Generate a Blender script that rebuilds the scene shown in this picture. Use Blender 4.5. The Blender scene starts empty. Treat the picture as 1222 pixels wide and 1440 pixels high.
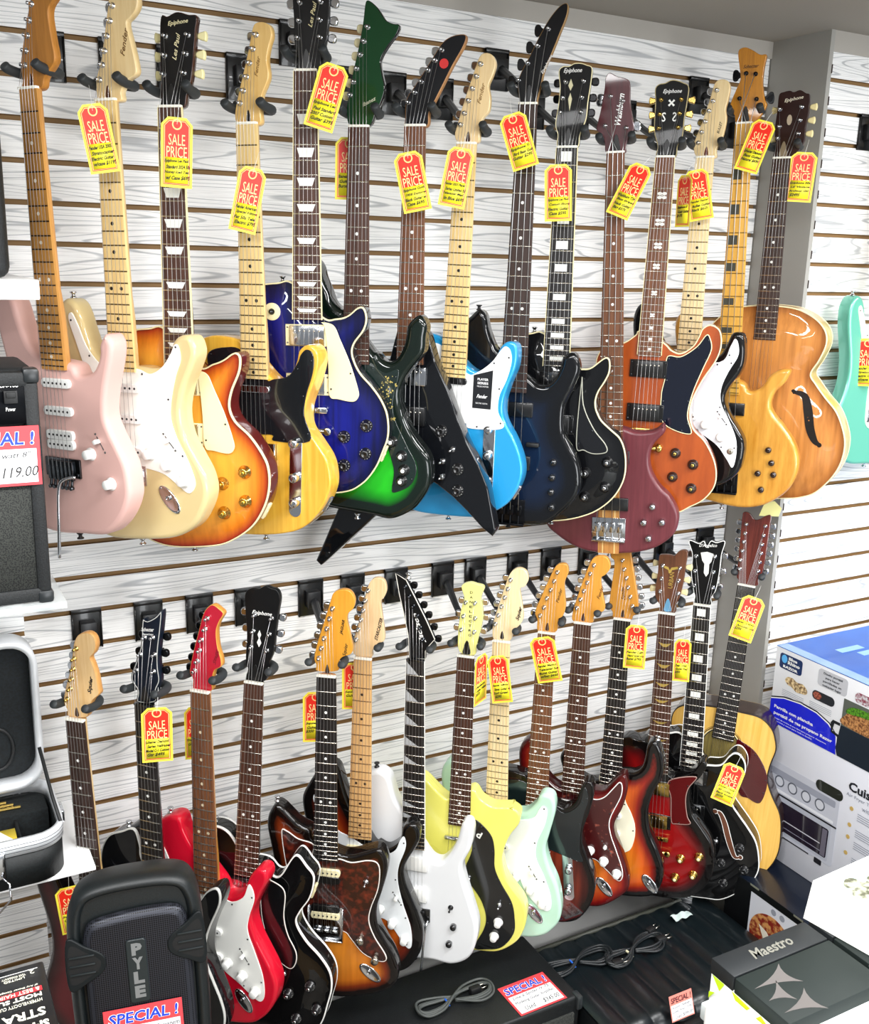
import bpy, bmesh, math, random
from mathutils import Vector, Matrix
from mathutils.kdtree import KDTree
from mathutils.geometry import delaunay_2d_cdt, tessellate_polygon
random.seed(7)
scene = bpy.context.scene
COL = scene.collection
CZ = 2.15                    # camera height above the floor
PI = math.pi

# ------------------------------------------------------------------ materials
def lin(c):
    if isinstance(c, str):
        c = c.lstrip('#'); c = [int(c[i:i+2], 16)/255 for i in (0, 2, 4)]
    return tuple((x/12.92 if x <= .04045 else ((x+.055)/1.055)**2.4) for x in c) + (1.,)
_m = {}
def mat(c, rough=.45, metal=0., coat=0., spec=.5, emis=0., alpha=1., key=None):
    k = (c if isinstance(c, str) else tuple(c), rough, metal, coat, spec, emis, alpha, key)
    if k in _m: return _m[k]
    m = bpy.data.materials.new('paint'); m.use_nodes = True
    nt = m.node_tree; b = nt.nodes['Principled BSDF']
    b.inputs['Base Color'].default_value = lin(c)
    b.inputs['Roughness'].default_value = rough
    b.inputs['Metallic'].default_value = metal
    b.inputs['Coat Weight'].default_value = coat
    b.inputs['Coat Roughness'].default_value = .03
    b.inputs['Specular IOR Level'].default_value = spec
    if emis:
        b.inputs['Emission Color'].default_value = lin(c); b.inputs['Emission Strength'].default_value = emis
    if alpha < 1: b.inputs['Alpha'].default_value = alpha
    # every surface gets a faint procedural unevenness of tone
    tc = nt.nodes.new('ShaderNodeTexCoord'); no = nt.nodes.new('ShaderNodeTexNoise'); no.inputs['Scale'].default_value = 3.
    mp = nt.nodes.new('ShaderNodeMapRange'); mp.inputs['To Min'].default_value = max(0, rough-.04); mp.inputs['To Max'].default_value = min(1, rough+.05)
    nt.links.new(tc.outputs['Generated'], no.inputs['Vector']); nt.links.new(no.outputs['Fac'], mp.inputs['Value']); nt.links.new(mp.outputs['Result'], b.inputs['Roughness'])
    _m[k] = m
    return m
def ramp(nt, stops, interp='LINEAR'):
    r = nt.nodes.new('ShaderNodeValToRGB'); cr = r.color_ramp; cr.interpolation = interp
    while len(cr.elements) > 1: cr.elements.remove(cr.elements[-1])
    cr.elements[0].position = stops[0][0]; cr.elements[0].color = lin(stops[0][1])
    for p, c in stops[1:]:
        e = cr.elements.new(p); e.color = lin(c)
    return r
def wood(c1, c2, rough=.4, coat=0., scale=(.12, .006, .12), key=''):
    k = ('wood', c1, c2, rough, coat, scale, key)
    if k in _m: return _m[k]
    m = bpy.data.materials.new('wood'); m.use_nodes = True; nt = m.node_tree; b = nt.nodes['Principled BSDF']
    tc = nt.nodes.new('ShaderNodeTexCoord'); mp = nt.nodes.new('ShaderNodeMapping'); mp.inputs['Scale'].default_value = scale
    no = nt.nodes.new('ShaderNodeTexNoise'); no.inputs['Scale'].default_value = 1.; no.inputs['Detail'].default_value = 5.; no.inputs['Roughness'].default_value = .65
    r = ramp(nt, [(.3, c2), (.62, c1)])
    nt.links.new(tc.outputs['Object'], mp.inputs['Vector']); nt.links.new(mp.outputs['Vector'], no.inputs['Vector'])
    nt.links.new(no.outputs['Fac'], r.inputs['Fac']); nt.links.new(r.outputs['Color'], b.inputs['Base Color'])
    b.inputs['Roughness'].default_value = rough; b.inputs['Coat Weight'].default_value = coat; b.inputs['Coat Roughness'].default_value = .04
    _m[k] = m
    return m
def burst(stops, grain=.12, coat=1., rough=.3):
    # sunburst lacquer: the colour follows the distance (mm) from the body's edge, stored on the mesh
    k = ('burst', tuple(stops), grain, coat)
    if k in _m: return _m[k]
    m = bpy.data.materials.new('sunburst'); m.use_nodes = True; nt = m.node_tree; b = nt.nodes['Principled BSDF']
    at = nt.nodes.new('ShaderNodeAttribute'); at.attribute_name = 'edge'
    dv = nt.nodes.new('ShaderNodeMath'); dv.operation = 'MULTIPLY'; dv.inputs[1].default_value = .01
    tc = nt.nodes.new('ShaderNodeTexCoord'); mp = nt.nodes.new('ShaderNodeMapping'); mp.inputs['Scale'].default_value = (.08, .004, .08)
    no = nt.nodes.new('ShaderNodeTexNoise'); no.inputs['Scale'].default_value = 1.; no.inputs['Detail'].default_value = 4.
    r = ramp(nt, [(a/100., c) for a, c in stops])
    mx = nt.nodes.new('ShaderNodeMix'); mx.data_type = 'RGBA'; mx.blend_type = 'MULTIPLY'; mx.inputs['Factor'].default_value = grain*2
    r2 = ramp(nt, [(.35, '#8a6a50'), (.6, '#ffffff')])
    L = nt.links.new
    L(at.outputs['Fac'], dv.inputs[0]); L(dv.outputs[0], r.inputs['Fac']); L(tc.outputs['Object'], mp.inputs['Vector']); L(mp.outputs['Vector'], no.inputs['Vector'])
    L(no.outputs['Fac'], r2.inputs['Fac']); L(r.outputs['Color'], mx.inputs['A']); L(r2.outputs['Color'], mx.inputs['B']); L(mx.outputs['Result'], b.inputs['Base Color'])
    b.inputs['Roughness'].default_value = .45; b.inputs['Specular IOR Level'].default_value = .1; b.inputs['Coat Weight'].default_value = coat; b.inputs['Coat Roughness'].default_value = .03
    _m[k] = m
    return m
def speckle(c1, c2, scale, lo=.45, hi=.6, rough=.5, coat=0., bump=0., voronoi=False):
    k = ('spk', c1, c2, scale, lo, hi, rough, coat, bump, voronoi)
    if k in _m: return _m[k]
    m = bpy.data.materials.new('speckled'); m.use_nodes = True; nt = m.node_tree; b = nt.nodes['Principled BSDF']
    tc = nt.nodes.new('ShaderNodeTexCoord')
    if voronoi:
        no = nt.nodes.new('ShaderNodeTexVoronoi'); out = no.outputs['Distance']
    else:
        no = nt.nodes.new('ShaderNodeTexNoise'); no.inputs['Detail'].default_value = 4.; out = no.outputs['Fac']
    no.inputs['Scale'].default_value = scale
    r = ramp(nt, [(lo, c1), (hi, c2)])
    L = nt.links.new
    L(tc.outputs['Object'], no.inputs['Vector']); L(out, r.inputs['Fac']); L(r.outputs['Color'], b.inputs['Base Color'])
    b.inputs['Roughness'].default_value = rough; b.inputs['Coat Weight'].default_value = coat
    if bump:
        bp = nt.nodes.new('ShaderNodeBump'); bp.inputs['Strength'].default_value = bump; L(out, bp.inputs['Height']); L(bp.outputs['Normal'], b.inputs['Normal'])
    _m[k] = m
    return m
def slat_material():
    # white-limed wood laminate with long grey grain lines, each board with its own figure
    m = bpy.data.materials.new('limed_wood_laminate'); m.use_nodes = True; nt = m.node_tree; b = nt.nodes['Principled BSDF']
    N = nt.nodes.new; L = nt.links.new
    def math_(op, a, bb=None):
        n = N('ShaderNodeMath'); n.operation = op
        for i, v in enumerate((a, bb)):
            if v is None: continue
            if isinstance(v, (int, float)): n.inputs[i].default_value = v
            else: L(v, n.inputs[i])
        return n.outputs[0]
    tc = N('ShaderNodeTexCoord'); sp = N('ShaderNodeSeparateXYZ'); L(tc.outputs['Object'], sp.inputs[0])
    idx = math_('FLOOR', math_('DIVIDE', math_('ADD', sp.outputs['Z'], 10*.0762-.3916-CZ), .0762))
    off = math_('MULTIPLY', idx, 3.71)
    cb = N('ShaderNodeCombineXYZ'); L(math_('ADD', math_('MULTIPLY', sp.outputs['X'], 1.15), off), cb.inputs['X']); L(math_('MULTIPLY', sp.outputs['Z'], 17.), cb.inputs['Y']); L(off, cb.inputs['Z'])
    no = N('ShaderNodeTexNoise'); no.inputs['Scale'].default_value = 1.; no.inputs['Detail'].default_value = 1.2; no.inputs['Roughness'].default_value = .35; L(cb.outputs[0], no.inputs['Vector'])
    ph = math_('MULTIPLY', no.outputs['Fac'], 105.)
    sn = math_('SINE', ph)
    cb2 = N('ShaderNodeCombineXYZ'); L(math_('MULTIPLY', sp.outputs['X'], 9.), cb2.inputs['X']); L(math_('MULTIPLY', sp.outputs['Z'], 420.), cb2.inputs['Y']); L(off, cb2.inputs['Z'])
    n2 = N('ShaderNodeTexNoise'); n2.inputs['Scale'].default_value = 1.; n2.inputs['Detail'].default_value = 3.; L(cb2.outputs[0], n2.inputs['Vector'])
    r1 = ramp(nt, [(.72, '#fbfbfa'), (.98, '#c2c4c6')]); L(sn, r1.inputs['Fac'])
    r2 = ramp(nt, [(.32, '#c9caca'), (.5, '#ffffff')]); L(n2.outputs['Fac'], r2.inputs['Fac'])
    mx = N('ShaderNodeMix'); mx.data_type = 'RGBA'; mx.blend_type = 'MULTIPLY'; mx.inputs['Factor'].default_value = .55
    L(r1.outputs['Color'], mx.inputs['A']); L(r2.outputs['Color'], mx.inputs['B']); L(mx.outputs['Result'], b.inputs['Base Color'])
    b.inputs['Roughness'].default_value = .38
    return m

CHROME = mat('#d8dade', .12, 1.); DCHROME = mat('#55585c', .2, 1.); NICKEL = mat('#c9c4b8', .2, 1.); GOLD = mat('#d9b765', .2, 1.)
BLACK = mat('#0b0b0c', .3, coat=.6); BLACKM = mat('#131415', .55); RUBBER = mat('#2a2e30', .6); WHITEP = mat('#f3f3ef', .3, coat=.3)
CREAM = mat('#f0e4b4', .35, coat=.3); STRINGM = mat('#c8c8c8', .3, .9); SATIN = mat('#1b1c1e', .35)

# ------------------------------------------------------------------ mesh helpers
def link(o, parent=None, loc=None):
    COL.objects.link(o)
    if parent is not None: o.parent = parent
    if loc is not None: o.location = loc
    return o
def finish(bm, name, m, parent=None, loc=None, ang=.6, smooth=True):
    if isinstance(m, (list, tuple)): ms = m
    else: ms = [m]
    if smooth:
        for f in bm.faces: f.smooth = True
        for e in bm.edges:
            if len(e.link_faces) != 2 or e.calc_face_angle(0) > ang: e.smooth = False
    me = bpy.data.meshes.new(name); bm.to_mesh(me); bm.free()
    for x in ms: me.materials.append(x)
    return link(bpy.data.objects.new(name, me), parent, loc)
def inst(src, name, parent, loc, rot=(0, 0, 0), scale=(1, 1, 1)):
    o = bpy.data.objects.new(name, src.data if hasattr(src, 'data') else src)
    link(o, parent, loc); o.rotation_euler = rot; o.scale = scale
    return o
def box(bm, x0, x1, y0, y1, z0, z1, bev=0., seg=2, mi=0):
    vs = [bm.verts.new(v) for v in ((x0,y0,z0),(x1,y0,z0),(x1,y1,z0),(x0,y1,z0),(x0,y0,z1),(x1,y0,z1),(x1,y1,z1),(x0,y1,z1))]
    fs = [bm.faces.new([vs[i] for i in q]) for q in ((3,2,1,0),(4,5,6,7),(0,1,5,4),(1,2,6,5),(2,3,7,6),(3,0,4,7))]
    for f in fs: f.material_index = mi
    if bev:
        es = list({e for f in fs for e in f.edges})
        bmesh.ops.bevel(bm, geom=es, offset=bev, segments=seg, affect='EDGES', profile=.5)
    return fs
def cyl(bm, x, y, z0, z1, r, r2=None, seg=16, mi=0, caps=True):
    r2 = r if r2 is None else r2
    a = [bm.verts.new((x+r*math.cos(t), y+r*math.sin(t), z0)) for t in [2*PI*i/seg for i in range(seg)]]
    b = [bm.verts.new((x+r2*math.cos(t), y+r2*math.sin(t), z1)) for t in [2*PI*i/seg for i in range(seg)]]
    fs = [bm.faces.new((a[i], a[(i+1) % seg], b[(i+1) % seg], b[i])) for i in range(seg)]
    if caps: fs += [bm.faces.new(b), bm.faces.new(a[::-1])]
    for f in fs: f.material_index = mi
def lathe(bm, x, y, prof, seg=20, mi=0):
    rings = [[bm.verts.new((x+r*math.cos(2*PI*i/seg), y+r*math.sin(2*PI*i/seg), z)) for i in range(seg)] for r, z in prof]
    for a, b in zip(rings, rings[1:]):
        for i in range(seg): bm.faces.new((a[i], a[(i+1) % seg], b[(i+1) % seg], b[i])).material_index = mi
    bm.faces.new(rings[-1]).material_index = mi; bm.faces.new(rings[0][::-1]).material_index = mi
def tube(bm, pts, r, seg=6, mi=0, caps=True):
    pts = [Vector(p) for p in pts]; n = len(pts)
    rr = r if isinstance(r, (list, tuple)) else [r]*n
    rings = []; up = None
    for i, p in enumerate(pts):
        t = (pts[min(i+1, n-1)]-pts[max(i-1, 0)]).normalized()
        if up is None: up = t.orthogonal().normalized()
        up = (up-t*up.dot(t))
        up = up.normalized() if up.length > 1e-6 else t.orthogonal().normalized()
        s = t.cross(up)
        rings.append([bm.verts.new(p+(up*math.cos(2*PI*k/seg)+s*math.sin(2*PI*k/seg))*rr[i]) for k in range(seg)])
    for a, b in zip(rings, rings[1:]):
        for k in range(seg): bm.faces.new((a[k], a[(k+1) % seg], b[(k+1) % seg], b[k])).material_index = mi
    if caps:
        bm.faces.new(rings[-1]).material_index = mi; bm.faces.new(rings[0][::-1]).material_index = mi
def catmull(pts, n=6, closed=True):
    P = [Vector(p) for p in pts]; m = len(P); out = []
    for i in range(m if closed else m-1):
        if closed: a, b, c, d = P[i-1], P[i], P[(i+1) % m], P[(i+2) % m]
        else: a, b, c, d = P[max(i-1, 0)], P[i], P[i+1], P[min(i+2, m-1)]
        for k in range(n):
            t = k/n
            out.append(.5*((2*b)+(c-a)*t+(2*a-5*b+4*c-d)*t*t+(3*b-3*c+d-a)*t**3))
    if not closed: out.append(P[-1])
    return out
def resample(pts, step):
    P = pts+[pts[0]]; L = [0.]
    for a, b in zip(P, P[1:]): L.append(L[-1]+(b-a).length)
    n = max(8, int(L[-1]/step)); out = []; j = 0
    for i in range(n):
        d = L[-1]*i/n
        while L[j+1] < d: j += 1
        out.append(P[j].lerp(P[j+1], (d-L[j])/max(1e-9, L[j+1]-L[j])))
    return out
def area(pts): return .5*sum(a[0]*b[1]-b[0]*a[1] for a, b in zip(pts, pts[1:]+pts[:1]))
def shape(pts, smooth=True, step=5., n=5):
    p = [Vector((x, y)) for x, y in pts]
    if smooth: p = resample(catmull(p, n), step)
    if area(p) < 0: p.reverse()
    return p
def inset(pts, d):
    n = len(pts); out = []
    for i in range(n):
        a, b, c = pts[i-1], pts[i], pts[(i+1) % n]
        t = (c-a)
        t = t.normalized() if t.length > 1e-9 else Vector((1, 0))
        out.append(b+Vector((-t.y, t.x))*d)     # counter-clockwise outline: left is inside
    return out
def ringfaces(bm, a, b, mi=0):
    n = len(a)
    for i in range(n): bm.faces.new((a[i], a[(i+1) % n], b[(i+1) % n], b[i])).material_index = mi
def cap(bm, vs, flip=False, mi=0):
    tr = tessellate_polygon([[v.co for v in vs]])
    for t in tr:
        q = [vs[i] for i in t]
        try: f = bm.faces.new(q)
        except ValueError: continue
        f.material_index = mi
        f.normal_update()
        if (f.normal.z < 0) != flip: f.normal_flip()
def prism(bm, pts, z0, z1, bev=0., mi=0):
    # flat plate with a softened upper edge
    lay = [(0, z0)]
    if bev: lay += [(0, z1-bev), (bev*.3, z1-bev*.3), (bev, z1)]
    else: lay += [(0, z1)]
    rings = [[bm.verts.new((p.x, p.y, z)) for p in (inset(pts, d) if d else pts)] for d, z in lay]
    for a, b in zip(rings, rings[1:]): ringfaces(bm, a, b, mi)
    cap(bm, rings[-1], False, mi); cap(bm, rings[0], True, mi)
def pip(x, y, poly):
    c = False; j = len(poly)-1
    for i in range(len(poly)):
        a, b = poly[i], poly[j]
        if (a.y > y) != (b.y > y) and x < (b.x-a.x)*(y-a.y)/(b.y-a.y)+a.x: c = not c
        j = i
    return c
class Body:
    """solid body: rounded rim, optional carved (arched) top, stores the distance to the rim on every vertex"""
    def __init__(s, pts, th, r=5., carve=0., width=45., smooth=True, step=5., back=0.):
        s.pts = shape(pts, smooth, step) if smooth else shape([p for p in pts], False)
        if not smooth: s.pts = resample(s.pts, step)
        s.th, s.r, s.carve, s.width, s.back = th, r, carve, width, back
        kd = KDTree(len(s.pts))
        for i, p in enumerate(s.pts): kd.insert((p.x, p.y, 0), i)
        kd.balance(); s.kd = kd
    def dist(s, x, y): return s.kd.find((x, y, 0))[2]
    def h(s, x, y):
        if not s.carve: return 0.
        t = min(1., max(0., (s.dist(x, y)-8.)/s.width)); return s.carve*t*t*(3-2*t)
    def build(s, name, m, parent, loc, bm=None):
        bm = bmesh.new(); r, th = s.r, s.th
        ly = bm.verts.layers.float.new('edge')
        lay = []
        K = 5
        rb = max(r*.8, 2.)
        for k in range(K+1):
            a = PI/2*k/K; lay.append((rb*(1-math.sin(a)), -th+rb*(1-math.cos(a))))
        for k in range(K+1):
            a = PI/2*k/K; lay.append((r*(1-math.cos(a)), -r+r*math.sin(a)))
        rings = []
        for d, z in lay:
            q = inset(s.pts, d) if d > 1e-6 else s.pts
            rings.append([bm.verts.new((p.x, p.y, z)) for p in q])
            for v in rings[-1]: v[ly] = d*.6 if z > -th/2 else 0.
        for a, b in zip(rings, rings[1:]): ringfaces(bm, a, b)
        q = inset(s.pts, r); n = len(q)
        xs = [p.x for p in s.pts]; ys = [p.y for p in s.pts]; inner = []
        g = 11.
        y = min(ys)+4; row = 0
        while y < max(ys):
            x = min(xs)+3+(row % 2)*g/2
            while x < max(xs):
                if s.dist(x, y) > r+5 and pip(x, y, q): inner.append(Vector((x, y)))
                x += g
            y += g*.87; row += 1
        ov, oe, of, ovi, oei, ofi = delaunay_2d_cdt(q+inner, [], [list(range(n))], 1, 1e-4)
        vs = []
        for p, orig in zip(ov, ovi):
            if orig and orig[0] < n: vs.append(rings[-1][orig[0]])
            else:
                v = bm.verts.new((p.x, p.y, s.h(p.x, p.y))); v[ly] = s.dist(p.x, p.y); vs.append(v)
        for f in of:
            try: ff = bm.faces.new([vs[i] for i in f])
            except ValueError: continue
            ff.normal_update()
            if ff.normal.z < 0: ff.normal_flip()
        cap(bm, rings[0], True)
        return finish(bm, name, m, parent, loc, ang=.9)
    def band(s, name, m, parent, loc, prof):
        bm = bmesh.new()
        rings = [[bm.verts.new((p.x, p.y, z)) for p in inset(s.pts, -d)] for d, z in prof]
        for a, b in zip(rings, rings[1:]): ringfaces(bm, a, b)
        ringfaces(bm, rings[-1], rings[0])
        return finish(bm, name, m, parent, loc)

# ------------------------------------------------------------------ lettering
_txt = {}
def text_data(s, shear=0., bold=0.):
    k = (s, shear, bold)
    if k in _txt: return _txt[k]
    cu = bpy.data.curves.new('lettering', 'FONT'); cu.body = s; cu.shear = shear; cu.offset = bold
    cu.resolution_u = 2; cu.extrude = .01
    o = bpy.data.objects.new('lettering', cu); COL.objects.link(o)
    dg = bpy.context.evaluated_depsgraph_get()
    me = bpy.data.meshes.new_from_object(o.evaluated_get(dg))
    COL.objects.unlink(o); bpy.data.objects.remove(o)
    xs = [v.co.x for v in me.vertices] or [0]; ys = [v.co.y for v in me.vertices] or [0]
    _txt[k] = (me, min(xs), max(xs), min(ys), max(ys))
    return _txt[k]
def letter_bm(bm, s, x, y, w, h, z=0., rot=0., shear=0., bold=0., mi=0, th=.3):
    """adds text filling the box w by h centred on x, y"""
    me, x0, x1, y0, y1 = text_data(s, shear, bold)
    sx = w/max(1e-6, x1-x0); sy = h/max(1e-6, y1-y0)
    M = Matrix.Translation((x, y, z)) @ Matrix.Rotation(rot, 4, 'Z') @ Matrix.Diagonal((sx, sy, th/.02, 1)) @ Matrix.Translation((-(x0+x1)/2, -(y0+y1)/2, 0))
    n0 = len(bm.verts); f0 = len(bm.faces)
    bm.from_mesh(me); bm.verts.ensure_lookup_table(); bm.faces.ensure_lookup_table()
    for v in bm.verts[n0:]: v.co = M @ v.co
    for f in bm.faces[f0:]: f.material_index = mi
def lettering(name, items, m, parent, loc=None):
    bm = bmesh.new()
    for it in items: letter_bm(bm, *it[:5], **(it[5] if len(it) > 5 else {}))
    return finish(bm, name, m, parent, loc, smooth=False)

# ------------------------------------------------------------------ naming
def tag(o, label=None, cat=None, group=None, kind=None):
    if label: o['label'] = label
    if cat: o['category'] = cat
    if group: o['group'] = group
    if kind: o['kind'] = kind
    return o
def empty(name, M=None):
    o = bpy.data.objects.new(name, None); COL.objects.link(o); o.empty_display_size = .02
    if M is not None: o.matrix_world = M
    return o
def frame(loc, phi, up=(0, 0, 1), s=.001):
    """local x runs right and towards the room by phi, y along up, z out of the face"""
    f = math.radians(phi); u = Vector(up).normalized()
    h = Vector((math.cos(f), -math.sin(f), 0)); h = (h-u*h.dot(u)).normalized(); n = h.cross(u)
    M = Matrix(((h.x, u.x, n.x), (h.y, u.y, n.y), (h.z, u.z, n.z))).to_4x4() @ Matrix.Diagonal((s, s, s, 1))
    M.translation = Vector(loc)
    return M

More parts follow.
